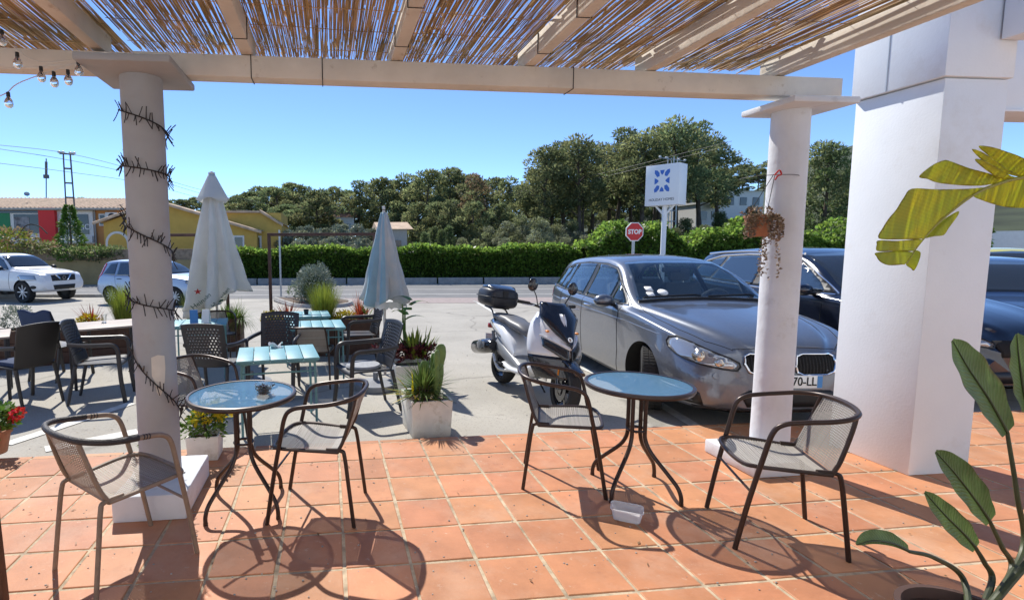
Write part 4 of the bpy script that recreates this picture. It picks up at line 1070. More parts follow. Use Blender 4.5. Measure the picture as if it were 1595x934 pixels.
leaf_set([(1520, 853), (1500, 830), (1470, 800), (1440, 766)], -2.36, .050, 3, [(1545, 905, -2.36), (1533, 875, -2.36)])
leaf_set([(1416, 858), (1390, 846), (1360, 842), (1334, 848)], -2.42, .046, 4, [(1500, 900, -2.36), (1455, 868, -2.40)], wl=.9, wr_=.25, facing=(0, -.8, .6))
leaf_set([(1600, 640), (1592, 600), (1586, 555), (1583, 520)], -2.2, .07, 6, None)
# the torn yellow leaf that hangs into view: separate lobes on one arching rib
RIB = [(1660, 268), (1595, 276), (1560, 284), (1520, 300), (1485, 325), (1462, 345), (1440, 368), (1425, 387), (1411, 410)]
ribw = bez([onY(x, y, -2.0+.00018*(1660-x)) for x, y in RIB], 30)
def lobe(px, bend, name='leaf_lobe'):
    cl = bez([(x, 0, y) for x, y in px[-2:]+px+px[:2]], 4); px = [(p.x, p.z) for p in cl[8:8+4*len(px)]]; b_ = bmesh.new(); b_.faces.new([b_.verts.new((x, 0, y)) for x, y in px])
    for ax in (0, 2):
        lo = min(v.co[ax] for v in b_.verts); hi = max(v.co[ax] for v in b_.verts); k = int((hi-lo)/3)+1
        for i in range(1, k):
            c = [0, 0, 0]; c[ax] = lo+(hi-lo)*i/k; nn = [0, 0, 0]; nn[ax] = 1
            bmesh.ops.bisect_plane(b_, geom=b_.verts[:]+b_.edges[:]+b_.faces[:], plane_co=c, plane_no=nn, dist=1e-6)
    vv = []; ee = []; n_ = len(px)
    for v in b_.verts:
        vx, vz = v.co.x, v.co.z; de = 99
        for k in range(n_):
            a_, c_ = px[k], px[(k+1) % n_]; dx, dz = c_[0]-a_[0], c_[1]-a_[1]; t_ = max(0, min(1, ((vx-a_[0])*dx+(vz-a_[1])*dz)/(dx*dx+dz*dz))); de = min(de, sqrt((a_[0]+dx*t_-vx)**2+(a_[1]+dz*t_-vz)**2))
        p = onY(v.co.x, v.co.z, -2.0); q = min(ribw, key=lambda r: (r.x-p.x)**2+(r.z-p.z)**2); d = sqrt((q.x-p.x)**2+(q.z-p.z)**2)
        v.co = onY(v.co.x, v.co.z, q.y-bend*d-1.2*bend*d*d)-sp_
        j = min(range(len(ribw)), key=lambda i: (ribw[i].x-p.x)**2+(ribw[i].z-p.z)**2); vv.append((j/len(ribw)*.62-.35*d)*2*pi/.013); ee.append(max(0, 1-de/1.5)*(.7 if d > .03 else .1)*(.5+.5*sin(vx*.21+vz*.13)))
    bmesh.ops.recalc_face_normals(b_, faces=b_.faces); me = bpy.data.meshes.new(name); b_.verts.index_update(); b_.to_mesh(me); b_.free(); me.materials.append(M['bop_yellow']); set_attr(me, 'vein', vv); set_attr(me, 'edge', ee)
    o = bpy.data.objects.new(name, me); col.objects.link(o); o.parent = so; md = o.modifiers.new('t', 'SOLIDIFY'); md.thickness = .0012; me.shade_smooth(); return o
for px, bd in (([(1369,371),(1376,354),(1385,340),(1396,327),(1408,308),(1421,294),(1460,295),(1510,294),(1535,292),(1520,300),(1500,312),(1485,325),(1462,345),(1443,366),(1436,372),(1400,373)], .5),
    ([(1369,374.5),(1400,375),(1437,373),(1425,387),(1421,391),(1390,391),(1367,391),(1366,381)], .3), ([(1367,393),(1420,392),(1411,410),(1405,412),(1385,413),(1372,408),(1366,400)], .15),
    ([(1411,410),(1419,418),(1424,421),(1431,408),(1434,393),(1422,391)], -.3), ([(1437,370),(1462,347),(1490,330),(1493,334),(1478,355),(1470,366),(1455,368),(1441,371)], -.6),
    ([(1516,303),(1545,290),(1595,277),(1660,269),(1700,268),(1700,322),(1595,324),(1560,321),(1530,312)], -.35), ([(1432,275),(1452,258),(1470,250),(1480,251),(1510,262),(1540,270),(1565,278),(1590,276),(1560,284),(1530,289),(1500,289),(1462,285),(1445,279)], .7),
    ([(1524,228),(1545,229),(1580,240),(1610,250),(1700,262),(1700,267),(1600,274),(1575,270),(1556,258),(1540,243)], .9), ([(1514,233),(1530,237),(1550,250),(1572,265),(1592,275),(1575,273),(1548,262),(1530,250)], 1.2), ([(1519,250),(1530,249),(1555,262),(1575,274),(1590,277),(1560,278),(1540,268)], 1.4)):
    lobe(px, bd)
b = MB(); b.tube([p-sp_+V((0, -.005, 0)) for p in ribw[::5]], [.0095*(1-.75*i/len(ribw)) for i in range(0, len(ribw), 5)], 7); b.build('midrib', M['rib'], so)
b = MB(); b.tube([p-sp_ for p in bez([base, V((2.75, -2.36, .7)), V((3.1, -2.2, 1.35)), onY(1740, 272, -2.02), onY(1660, 268, -2.0)], 8)], .012, 8); b.build('stalk', M['bop_stem'], so)
# ================================================================ VEHICLES
def curve(tab):
    xs = [a for a, _ in tab]; ys = [c for _, c in tab]; n = len(xs)
    h = [xs[i+1]-xs[i] for i in range(n-1)]; d = [(ys[i+1]-ys[i])/h[i] for i in range(n-1)]
    m = [d[0]]+[0 if d[i-1]*d[i] <= 0 else 2*d[i-1]*d[i]/(d[i-1]+d[i]) for i in range(1, n-1)]+[d[-1]]
    def f(x):
        if x <= xs[0]: return ys[0]
        if x >= xs[-1]: return ys[-1]
        i = max(k for k in range(n-1) if xs[k] <= x)
        t = (x-xs[i])/h[i]
        return ys[i]*(2*t**3-3*t*t+1)+h[i]*m[i]*(t**3-2*t*t+t)+ys[i+1]*(-2*t**3+3*t*t)+h[i]*m[i+1]*(t**3-t*t)
    return f
def srt(t): return sorted(t)
def chaikin(P, k):
    for _ in range(k):
        Q = [P[0]]
        for a, c in zip(P, P[1:]): Q += [tuple(x*.75+y*.25 for x, y in zip(a, c)), tuple(x*.25+y*.75 for x, y in zip(a, c))]
        P = Q+[P[-1]]
    return P
class Car:
    def __init__(s, name, label, loc, rz, spec, cat='car', group=None):
        s.o = empty(name, loc, rz, label, cat, group); s.sp = spec; s.mat = spec['paint']; s.body()
    def ring(s, x):
        g = {k: c(x) for k, c in s.cv.items()}
        zt, zs, ws, wm, wb, zb, wr = (g[k] for k in ('zt', 'zs', 'ws', 'wm', 'wb', 'zb', 'wr'))
        cab = max(0.0, min(1.0, (zt-zs-.10)/.25))
        zr = zs+(zt-zs)*(.72+.18*cab); rs = s.sp.get('crown', .03)
        P = [(0, zb), (wb*.75, zb), (wb, zb+.03), (wb+(wm-wb)*.8, zb+.10), (wm, zb+(zs-zb)*.42), (wm*.997, zb+(zs-zb)*.66), (ws+.012, zs-.045), (ws, zs), (ws-.02-.015*cab, zs+.02+.02*cab),
             (ws+(wr-ws)*.55, zs+(zr-zs)*.52), (wr+.03, zr-.03), (wr-.03, zr+.018), (wr*.62, zt-rs*.35*(wr/.6)), (wr*.3, zt-rs*.06), (0, zt)]
        return chaikin(P, 2)
    def body(s):
        sp = s.sp; s.cv = {k: curve(srt(sp[k])) for k in ('zt', 'zs', 'ws', 'wm', 'wb', 'zb', 'wr')}
        x0, x1 = sp['rear'], sp['front']; n = 84
        xs = [x0+(x1-x0)*(.5-.5*cos(pi*i/n))*.35+(x1-x0)*(i/n)*.65 for i in range(n+1)]
        vs = []; k = 0
        for x in xs:
            H = s.ring(x); full = H+[(-y, z) for y, z in H[-2:0:-1]]; k = len(full); vs += [(x, y, z) for y, z in full]
        fs = [(i*k+j, i*k+(j+1) % k, (i+1)*k+(j+1) % k, (i+1)*k+j) for i in range(n) for j in range(k)]
        fs += [tuple(range(k)), tuple(range(n*k, (n+1)*k))[::-1]]
        # wheel arches cut out of the shell
        me = bpy.data.meshes.new('body'); me.from_pydata(vs, [], fs); b_ = bmesh.new(); b_.from_mesh(me); bmesh.ops.recalc_face_normals(b_, faces=b_.faces); b_.to_mesh(me); b_.free()
        me.materials.append(s.mat); me.materials.append(M['car_well'])
        s.bvh = BVHTree.FromPolygons([V(v) for v in vs], fs)
        ob = bpy.data.objects.new('body', me); col.objects.link(ob)
        cut = MB(); wr = sp['wheel_r']
        for ax in sp['axles']:
            for sd in (1, -1):
                c = V((ax, sd*(sp['track']+.12), wr)); pr = [(wr*1.16, -.36), (wr*1.16, .36)]
                m = T(c) @ Matrix.Rotation(R(90), 4, 'X'); cut.lathe([(0, -.36)]+pr+[(0, .36)], 40, mi=1, M=m)
        co = cut.build('cutter', [s.mat, M['car_well']], smooth=0)
        cb = bmesh.new(); cb.from_mesh(co.data); bmesh.ops.remove_doubles(cb, verts=cb.verts, dist=1e-6); bmesh.ops.recalc_face_normals(cb, faces=cb.faces); cb.to_mesh(co.data); cb.free()
        md = ob.modifiers.new('cut', 'BOOLEAN'); md.object = co; md.operation = 'DIFFERENCE'; md.solver = 'EXACT'
        dg = bpy.context.evaluated_depsgraph_get(); me2 = bpy.data.meshes.new_from_object(ob.evaluated_get(dg))
        ob.modifiers.clear(); ob.data = me2; cd = co.data; bpy.data.objects.remove(co); bpy.data.meshes.remove(cd); bpy.data.meshes.remove(me)
        me2.name = 'body'; me2.shade_smooth(); me2.set_sharp_from_angle(angle=R(32)); ob.parent = s.o; s.bo = ob
    def cut(s, poly, d):
        """open the shell under a pane: slice along the outline, drop what lies inside"""
        ang = {'F': 0, 'L': 90, 'B': 180, 'R': -90}[d]; n = V((cos(R(ang)), sin(R(ang)), 0)); ia = 1 if d in 'FB' else 0
        b_ = bmesh.new(); b_.from_mesh(s.bo.data); b_.normal_update()
        lo = [min(p[k] for p in poly)-.05 for k in (0, 1)]; hi = [max(p[k] for p in poly)+.05 for k in (0, 1)]
        near = lambda f: f.normal.dot(n) > .12 and all(lo[k] < (f.calc_center_median()[ia] if k == 0 else f.calc_center_median().z) < hi[k] for k in (0, 1)) and f.calc_center_median().dot(n) > (-.2 if d in 'LR' else -9)
        for p, q in zip(poly, poly[1:]+poly[:1]):
            e = V((0, 0, q[1]-p[1])); e[ia] = q[0]-p[0]; c = V((0, 0, p[1])); c[ia] = p[0]
            fs = [f for f in b_.faces if near(f)]; ed = {x for f in fs for x in f.edges}; vt = {x for f in fs for x in f.verts}
            bmesh.ops.bisect_plane(b_, geom=list(vt)+list(ed)+fs, plane_co=c, plane_no=e.cross(n).normalized(), dist=1e-5)
        def inside(x, z):
            r = False
            for (x0, z0), (x1, z1) in zip(poly, poly[1:]+poly[:1]):
                if (z0 > z) != (z1 > z) and x < (x1-x0)*(z-z0)/(z1-z0)+x0: r = not r
            return r
        bmesh.ops.delete(b_, geom=[f for f in b_.faces if near(f) and inside(f.calc_center_median()[ia], f.calc_center_median().z)], context='FACES')
        b_.to_mesh(s.bo.data); b_.free(); s.bo.data.set_sharp_from_angle(angle=R(32))
    def hit(s, a, z, d):
        """a: coordinate across the view, d: 'L','R','F','B','T' or an angle in degrees (direction the feature faces, 0 front, 90 left)"""
        ang = {'F': 0, 'L': 90, 'B': 180, 'R': -90}.get(d, d)
        if d == 'T': n = V((0, 0, 1)); h = s.bvh.ray_cast(V((a, z, 5)), -n)
        else:
            n = V((cos(R(ang)), sin(R(ang)), 0))
            if d in ('L', 'R'): o = V((a, 0, z))
            elif d in ('F', 'B'): o = V((0, a, z))
            else: o = V((-n.y, n.x, 0))*a+V((0, 0, z))
            h = s.bvh.ray_cast(o+n*6, -n)
        if h[0] is not None and h[1].dot(n) < 0: h = (h[0], -h[1])+tuple(h[2:])
        return h
    def patch(s, name, poly, d, mat, off=.004, parent=None, cell=.06, mirror=False, smooth=60, rim=.003, holes=()):
        outs = []
        for dd, mir in ([(d, 1)]+([({'L': 'R', 'R': 'L', 'F': 'F', 'B': 'B'}.get(d, -d if not isinstance(d, str) else d), -1)] if mirror else [])):
            pl = poly
            if mir == -1 and d not in ('L', 'R'): pl = [(-a, z) for a, z in poly]
            b_ = bmesh.new(); vs = [b_.verts.new((a, z, 0)) for a, z in pl]; b_.faces.new(vs)
            for ax in (0, 1):
                lo = min(v.co[ax] for v in b_.verts); hi = max(v.co[ax] for v in b_.verts); k = int((hi-lo)/cell)+1
                for i in range(1, k):
                    c = [0, 0, 0]; c[ax] = lo+(hi-lo)*i/k; nn = [0, 0, 0]; nn[ax] = 1
                    bmesh.ops.bisect_plane(b_, geom=b_.verts[:]+b_.edges[:]+b_.faces[:], plane_co=c, plane_no=nn, dist=1e-6)
            for hp_ in holes:
                for p, q in zip(hp_, hp_[1:]+hp_[:1]):
                    bmesh.ops.bisect_plane(b_, geom=b_.verts[:]+b_.edges[:]+b_.faces[:], plane_co=(p[0], p[1], 0), plane_no=(q[1]-p[1], p[0]-q[0], 0), dist=1e-5)
                def ins(c):
                    r = False
                    for (x0, z0), (x1, z1) in zip(hp_, hp_[1:]+hp_[:1]):
                        if (z0 > c.y) != (z1 > c.y) and c.x < (x1-x0)*(c.y-z0)/(z1-z0)+x0: r = not r
                    return r
                bmesh.ops.delete(b_, geom=[f for f in b_.faces if ins(f.calc_center_median())], context='FACES')
            ok = True
            for v in b_.verts:
                h = s.hit(v.co.x, v.co.y, dd)
                if h[0] is None: ok = False; v.co = V((0, 0, -9)); continue
                v.co = h[0]+h[1]*off
            bad = [v for v in b_.verts if v.co.z < -5]
            if bad: bmesh.ops.delete(b_, geom=bad, context='VERTS')
            bmesh.ops.recalc_face_normals(b_, faces=b_.faces)
            if b_.faces and sum(f.normal.dot(f.calc_center_median()-V((-1.4, 0, .7))) for f in b_.faces) < 0: bmesh.ops.reverse_faces(b_, faces=b_.faces)
            me = bpy.data.meshes.new(name); b_.to_mesh(me); b_.free(); me.materials.append(mat)
            ob = bpy.data.objects.new(name, me); col.objects.link(ob); ob.parent = parent or s.o
            md = ob.modifiers.new('rim', 'SOLIDIFY'); md.thickness = rim+off*.5; md.offset = -1
            me.shade_smooth(); me.set_sharp_from_angle(angle=R(smooth)); outs.append(ob)
        return outs
    def path(s, pts, d, off=.0, n=8):
        P = []
        for (a, z), (c, y) in zip(pts, pts[1:]):
            for k in range(n):
                h = s.hit(a+(c-a)*k/n, z+(y-z)*k/n, d)
                if h[0] is not None: P.append(h[0]+h[1]*off)
        h = s.hit(*pts[-1], d)
        if h[0] is not None: P.append(h[0])
        return P
    def line(s, name, lst, mat, r=.004, parent=None, closed=False, mirror=True, off=0):
        for d, pts in lst:
            dirs = [(d, pts)]
            if mirror: dirs.append(({'L': 'R', 'R': 'L'}.get(d, -d if not isinstance(d, str) else d), pts if d in ('L', 'R') else [((-a, z) if d != 'T' else (a, -z)) for a, z in pts]))
            for dd, pp in dirs:
                P = s.path(pp+([pp[0]] if closed else []), dd, off)
                if len(P) > 2: b = MB(); b.tube(P, r, 6); b.build(name, mat, parent or s.o)
    def wheels(s, rimmat='alloy', spokes=10, steer=0):
        sp = s.sp; r = sp['wheel_r']; w = sp.get('tyre_w', .205)
        for ax in sp['axles']:
            for sd in (1, -1):
                e = bpy.data.objects.new('wheel', None); col.objects.link(e); e.parent = s.o; e.location = (ax, sd*(sp['track']-w*.5), r)
                e.rotation_euler = (0, 0, (R(steer) if ax > -.1 else 0)+(0 if sd > 0 else pi))
                m = Matrix.Rotation(R(-90), 4, 'X'); h = w/2
                b = MB(); pr = [(r*.66, -h*.9), (r*.80, -h), (r*.95, -h*.92), (r*.99, -h*.72), (r, -h*.3), (r, h*.3), (r*.99, h*.72), (r*.95, h*.92), (r*.80, h), (r*.66, h*.9), (r*.66, -h*.9)]
                b.lathe(pr, 40, M=m)
                for k in range(60):   # tread blocks
                    a = 2*pi*k/60
                    for yy in (-.62, 0, .62): b.box((cos(a)*(r+.001), yy*h, sin(a)*(r+.001)), (.006, h*.5, r*.075), ry=-a)
                b.build('tyre', M['tyre'], e, smooth=35)
                b = MB(); b.lathe([(r*.70, -h*.7), (r*.70, h*.80), (r*.665, h*.86), (r*.64, h*.80), (r*.60, h*.4), (0, h*.35)], 40, M=m)
                for k in range(spokes):
                    a = 2*pi*k/spokes; c = r*.38
                    b.box((cos(a)*c, h*.72, sin(a)*c), (r*.56, h*.20, r*.085), ry=-a, mi=1)
                b.lathe([(r*.16, h*.5), (r*.16, h*.88), (r*.10, h*.93), (0, h*.93)], 20, M=m, mi=1)
                b.build('rim', [M['car_trim'] if rimmat == 'alloy' else M[rimmat], M[rimmat]], e, smooth=35)
    def mirror_pods(s, x, y, z, L=.2, mat=None):
        for sd in (1, -1):
            b = MB(); b.ell((x, sd*(y+.10), z), (.075, .115, .075), 14, 10); o = b.build('wing_mirror', mat or s.mat, s.o)
            b = MB(); b.tube([(x+.01, sd*(y-.05), z-.055), (x, sd*(y+.03), z-.04)], .022, 8); b.build('mirror_stalk', M['car_trim'], o)
            b = MB(); b.tube(bez([(x+.065, sd*(y+.0), z-.03), (x+.078, sd*(y+.10), z-.035), (x+.05, sd*(y+.20), z-.03)], 4), .009, 6); b.build('mirror_trim', M['car_trim'], o)
    def handles(s, xs, z, mat):
        for x in xs:
            for d in ('L', 'R'):
                h = s.hit(x, z, d); sd = 1 if d == 'L' else -1
                if h[0] is None: continue
                y = h[0].y; b = MB(); b.tube(bez([(x-.09, y-.004*sd, z), (x-.06, y+.024*sd, z+.004), (x+.06, y+.026*sd, z+.004), (x+.09, y-.004*sd, z)], 3), .011, 8); b.build('door_handle', mat, s.o)
    def plate(s, y, z, txt, rear=False, tdy=0, w=.52, blue=True):
        d = 'B' if rear else 'F'; h = s.hit(y, z, d); x = h[0].x+(.012 if not rear else -.012); sx = -1 if rear else 1
        b = MB(); b.box((x, y, z), (.012, w, .11)); p = b.build('number_plate', M['plate'], s.o, bevel=.003)
        if blue:
            b = MB()
            for q in (-1, 1): b.box((x+sx*.0075, y+q*(w/2-.024), z), (.002, .042, .104))
            b.build('blue_band', M['plate_blue'], p)
        if txt:
            t = text_mesh('plate_text', txt, M['ink'], .105, p, .001, sx=.86, bold=.0012); t.location = (x+sx*.0085, y+tdy, z); t.rotation_euler = (R(90), 0, R(90 if not rear else -90))
        return p

def flip(P): return [(a, z) for a, z in P]
# ---------------------------------------------------------------- grey people carrier
MPV = dict(paint=M['car_grey'], front=.845, rear=-3.57, wheel_r=.318, axles=(0, -2.73), track=.875, crown=.035,
    zt=[(.845,.60),(.83,.68),(.78,.765),(.65,.835),(.4,.905),(.1,.960),(-.2,1.005),(-.40,1.035),(-.5,1.075),(-.8,1.265),(-1.1,1.435),(-1.3,1.505),(-1.6,1.55),(-2.1,1.567),(-2.7,1.545),(-3.1,1.50),(-3.3,1.455),(-3.42,1.33),(-3.5,1.12),(-3.55,.95),(-3.57,.75)],
    zs=[(.845,.55),(.80,.64),(.65,.73),(.4,.815),(.1,.875),(-.3,.93),(-.7,.955),(-1.5,.975),(-2.4,1.005),(-3.0,1.045),(-3.3,1.06),(-3.45,1.0),(-3.55,.85),(-3.57,.70)],
    ws=[(.845,.44),(.82,.56),(.72,.67),(.5,.765),(.2,.825),(-.2,.85),(-1,.865),(-2.4,.862),(-3.0,.82),(-3.3,.76),(-3.48,.68),(-3.57,.56)],
    wm=[(.845,.54),(.82,.66),(.72,.765),(.5,.85),(.2,.882),(-.5,.885),(-2.6,.885),(-3.1,.85),(-3.4,.77),(-3.52,.70),(-3.57,.62)],
    wb=[(.845,.50),(.82,.60),(.6,.76),(.2,.82),(-2.8,.82),(-3.3,.74),(-3.57,.58)],
    zb=[(.845,.235),(.82,.205),(.5,.17),(0,.17),(-2.8,.19),(-3.3,.24),(-3.57,.38)],
    wr=[(.845,.30),(.6,.46),(.2,.60),(-.3,.70),(-.45,.735),(-.8,.69),(-1.2,.60),(-1.6,.575),(-2.4,.565),(-3.0,.545),(-3.35,.52),(-3.57,.45)])
ax_ = V((3.636, .754)); ha = -.119; hd = V((sin(ha), -cos(ha)))
g = Car('parked_car', 'dusty grey people carrier parked nose in to the terrace, twin oval grilles', (ax_.x, ax_.y, gz(1.6)+.012), atan2(hd.y, hd.x), MPV)
g.o.rotation_euler.y = R(-.75)
TR, GL = M['car_trim'], M['car_glass']
belt = lambda x: .985+(x+1.5)*-.028
# side glass: one dark surround, then each pane
sur = [(-.52,1.005),(-.72,1.135),(-.98,1.285),(-1.22,1.395),(-1.55,1.44),(-2.2,1.452),(-2.8,1.42),(-3.14,1.34),(-3.34,1.20),(-3.40,1.105),(-3.2,1.07),(-2.4,1.035),(-1.4,1.0)]
GPANES = [[(-.60,1.018),(-.80,1.162),(-.93,1.24),(-.93,1.018)], [(-.985,1.02),(-.985,1.27),(-1.22,1.382),(-1.52,1.425),(-1.76,1.435),(-1.70,1.03)], [(-1.83,1.033),(-1.87,1.437),(-2.2,1.440),(-2.52,1.425),(-2.60,1.06)], [(-2.64,1.06),(-2.56,1.422),(-2.74,1.408),(-2.86,1.08)], [(-2.90,1.082),(-2.78,1.405),(-3.12,1.325),(-3.31,1.195),(-3.35,1.115),(-3.2,1.09)]]
g.patch('window_surround', sur, 'R', TR, .002, mirror=True, holes=GPANES)
CG = M['clear_car_glass']
for pane in GPANES:
    g.patch('window', pane, 'R', CG, .005, mirror=True)
    for d_ in 'LR': g.cut(pane, d_)
g.line('window_trim', [('R', [(-.52,1.0),(-1.4,.996),(-2.4,1.03),(-3.2,1.065),(-3.41,1.10)])], M['chrome'], .006, off=.002)
g.line('window_seal', [('R', [(-.50,1.01),(-.72,1.142),(-.98,1.293),(-1.22,1.403),(-1.55,1.448),(-2.2,1.46),(-2.8,1.428),(-3.15,1.345),(-3.36,1.20),(-3.41,1.10)])], TR, .007)
WSP = [(-.66,1.075),(-.35,1.092),(0,1.098),(.35,1.092),(.66,1.075),(.63,1.16),(.55,1.39),(.51,1.445),(.25,1.47),(0,1.475),(-.25,1.47),(-.51,1.445),(-.55,1.39),(-.63,1.16)]
ws_ = g.patch('windscreen', [(-.70,1.055),(-.35,1.075),(0,1.082),(.35,1.075),(.70,1.055),(.66,1.16),(.575,1.40),(.53,1.462),(.25,1.49),(0,1.495),(-.25,1.49),(-.53,1.462),(-.575,1.40),(-.66,1.16)], 'F', CG, .005)[0]
g.cut(WSP, 'F')
for y, z, w_, h_ in ((-.50,1.17,.075,.045),(-.515,1.115,.075,.04)):
    g.patch('sticker', [(y-w_/2,z-h_/2),(y+w_/2,z-h_/2),(y+w_/2,z+h_/2),(y-w_/2,z+h_/2)], 'F', M['plate'], .0085, ws_)
g.patch('sticker', [(-.37+.055*cos(2*pi*k/14), 1.135+.03*sin(2*pi*k/14)) for k in range(14)], 'F', M['plate'], .0085, ws_)
for (a, c) in (((-.62,1.075),(.02,1.105)), ((.08,1.085),(.62,1.10))):
    b = MB(); P = g.path([a, c], 'F', .018, 8); b.tube(P, .011, 6); b.build('wiper', TR, g.o)
b = MB(); P = g.path([(-.70,1.045),(-.35,1.068),(0,1.075),(.35,1.068),(.70,1.045)], 'F', .006); b.tube(P, .016, 6); b.build('scuttle', TR, g.o)
RWP = [(-.50,1.12),(.50,1.12),(.44,1.36),(-.44,1.36)]
g.patch('rear_window', RWP, 'B', CG, .005); g.cut(RWP, 'B')
g.line('panel_gap', [('R', [(-.60,.98),(-.62,.80),(-.58,.50),(-.62,.24)]), ('R', [(-1.73,1.0),(-1.75,.7),(-1.70,.24)]), ('R', [(-2.62,1.03),(-2.66,.80),(-2.52,.62),(-2.38,.50)]), ('R', [(-.60,.24),(-1.70,.24),(-2.3,.25)]), ('T', [(-.40,-.72),(.0,-.745),(.35,-.70),(.60,-.60),(.745,-.44)])], M['car_well'], .0035)
g.line('hood_edge', [('F', [(-.44,.735),(-.2,.755),(0,.76),(.2,.755),(.44,.735)])], M['car_well'], .003, mirror=False)
g.line('body_crease', [('R', [(.25,.80),(-.4,.85),(-1.4,.875),(-2.6,.905),(-3.3,.93)])], g.mat, .007, off=-.0035)
g.patch('sill_trim', [(-.42,.19),(-.42,.25),(-2.30,.25),(-2.30,.19)], 'R', TR, .004, mirror=True)
g.handles((-1.52, -2.42), .925, M['chrome'])
g.mirror_pods(-.78, .865, 1.035, mat=None)
# headlamps seen from the corner
hl = [(-.10-.11,.70),(-.02,.665),(.12,.635),(.27,.615),(.30,.645),(.24,.685),(.10,.735),(-.05,.775),(-.20,.795)]
def lampset(car, ang, poly, discs, dd=.05):
    for sg in (1, -1):
        pl = poly if sg == 1 else [(-a, z) for a, z in poly]
        L_ = car.patch('headlight', pl, sg*ang, M['lamp'], .007)[0]
        b = MB(); P = car.path(pl+[pl[0]], sg*ang, .006, 4)
        b.tube(P, .007, 6); b.build('lamp_edge', TR, L_)
        for a, z, r0 in discs:
            a = a*sg
            car.patch('reflector', [(a+r0*cos(2*pi*k/18), z+r0*sin(2*pi*k/18)) for k in range(18)], sg*ang, M['lamp_in'], .0115, L_)
            car.patch('bulb_ring', [(a+r0*.5*cos(2*pi*k/14), z+r0*.5*sin(2*pi*k/14)) for k in range(14)], sg*ang, M['lamp'], .016, L_)
lampset(g, -38, [(-.40,.71),(-.33,.665),(-.24,.632),(-.10,.602),(.06,.578),(.16,.566),(.178,.60),(.165,.632),(.10,.668),(-.04,.718),(-.20,.775),(-.33,.812),(-.40,.80),(-.42,.76)], [(-.13,.675,.052),(.03,.632,.036)])
# twin grilles, plate, intakes
for sg in (1, -1):
    kid = [(.035,.60),(.05,.555),(.10,.532),(.30,.535),(.36,.562),(.388,.625),(.378,.680),(.33,.705),(.10,.707),(.05,.685)]
    kid = [(a*sg, z) for a, z in kid]
    gr_ = g.patch('grille', kid, 'F', M['car_well'], .004)[0]
    b = MB(); P = g.path(kid+[kid[0]], 'F', .010, 5); b.tube(P, .009, 8); b.build('chrome_frame', M['chrome'], gr_)
    b = MB()
    for k in range(11):
        y = sg*(.075+.028*k); P = g.path([(y, .545), (y, .698)], 'F', .008, 5); b.tube(P, .0055, 4)
    b.build('slats', TR, gr_)
    g.patch('fog_surround', [(a*sg, z) for a, z in [(.38,.245),(.74,.275),(.80,.40),(.62,.425),(.42,.36)]], sg*20, TR, .004)
    b = MB()
    for k in range(4):
        P = g.path([(sg*(.46), .285+.026*k), (sg*.70, .305+.026*k)], sg*20, .012, 6)
        if len(P) > 2: b.tube(P, .005, 5)
    b.build('intake_bars', g.mat, g.o)
    g.patch('tail_light', [(-3.56,.86),(-3.30,.90),(-3.34,1.03),(-3.5,1.0)], 'L' if sg == 1 else 'R', M['red_lamp'], .006)
    g.patch('tail_light', [(sg*.35,.88),(sg*.74,.88),(sg*.74,1.0),(sg*.35,.98)], 'B', M['red_lamp'], .006)
    b = MB(); h = g.hit(sg*.62, .52, 'F'); b.lathe([(0, 0), (.028, 0), (.026, .004), (0, .005)], 16, M=T(h[0], ry=R(75))); b.build('parking_sensor', g.mat, g.o)
g.patch('lower_grille', [(-.36,.25),(.36,.25),(.42,.36),(.34,.40),(-.34,.40),(-.42,.36)], 'F', TR, .004)
g.patch('lower_lip', [(-.70,.205),(.70,.205),(.74,.235),(-.74,.235)], 'F', TR, .010)
g.plate(0, .475, '70-LL', tdy=.105)
b = MB(); b.prism([(-.07, 0), (.07, 0), (.03, .045), (-.03, .055)], -.012, .012, M=T((-3.0, 0, 1.50)) @ Matrix.Rotation(R(90), 4, 'X')); b.build('roof_fin', g.mat, g.o, bevel=.005)
g.wheels('alloy', 10, steer=-24)
# cabin seen through the glass
b = MB(); b.box((-1.75, 0, .42), (2.6, 1.35, .05)); b.box((-.62, 0, .80), (.36, 1.36, .34)); b.tube([(-.60, -.62, .985), (-.56, 0, 1.005), (-.60, .62, .985)], .09, 10); b.build('dashboard', M['cabin'], g.o, bevel=.02)
def car_seat(x, y, w, zt):
    st_ = MB(); st_.box((x+.24, y, .62), (.52, w, .20)); st_.box((x-.10, y, .92), (.17, w, .56), ry=R(-14)); o_ = st_.build('seat', M['cabin'], g.o, bevel=.05)
    hr = MB(); hr.box((x-.205, y, zt), (.11, .27 if w < .8 else .24, .18), ry=R(-8)); h_ = hr.build('headrest', M['cabin'], o_, bevel=.04)
    pr_ = MB(); [pr_.tube([(x-.19, y+q, zt-.20), (x-.205, y+q, zt-.06)], .008, 6) for q in (-.06, .06)]; pr_.build('headrest_posts', M['chrome'], h_)
for y in (-.36, .36): car_seat(-1.45, y, .48, 1.30)
for y in (-.42, 0, .42): car_seat(-2.45, y, .41, 1.06)
b = MB(); b.tube([(-.88+.06*sin(a), .36+.185*cos(a), .98+.175*sin(a)) for a in [2*pi*k/24 for k in range(24)]], .016, 8, closed=True); b.tube([(-.62, .36, .90), (-.88, .36, .98)], .03, 8); b.build('steering_wheel', M['cabin'], g.o)
b = MB(); b.box((-1.16, 0, 1.375), (.03, .22, .06)); b.build('inner_mirror', M['car_trim'], g.o, bevel=.01)
b = MB(); b.grid(lambda u, v: V((-1.35-1.9*u, (v*2-1)*.50, 1.50+.028*(1-(2*u-1)**2)-.03*(2*v-1)**2-.035*u)), 8, 6); b.build('headlining', M['cabin_light'], g.o)

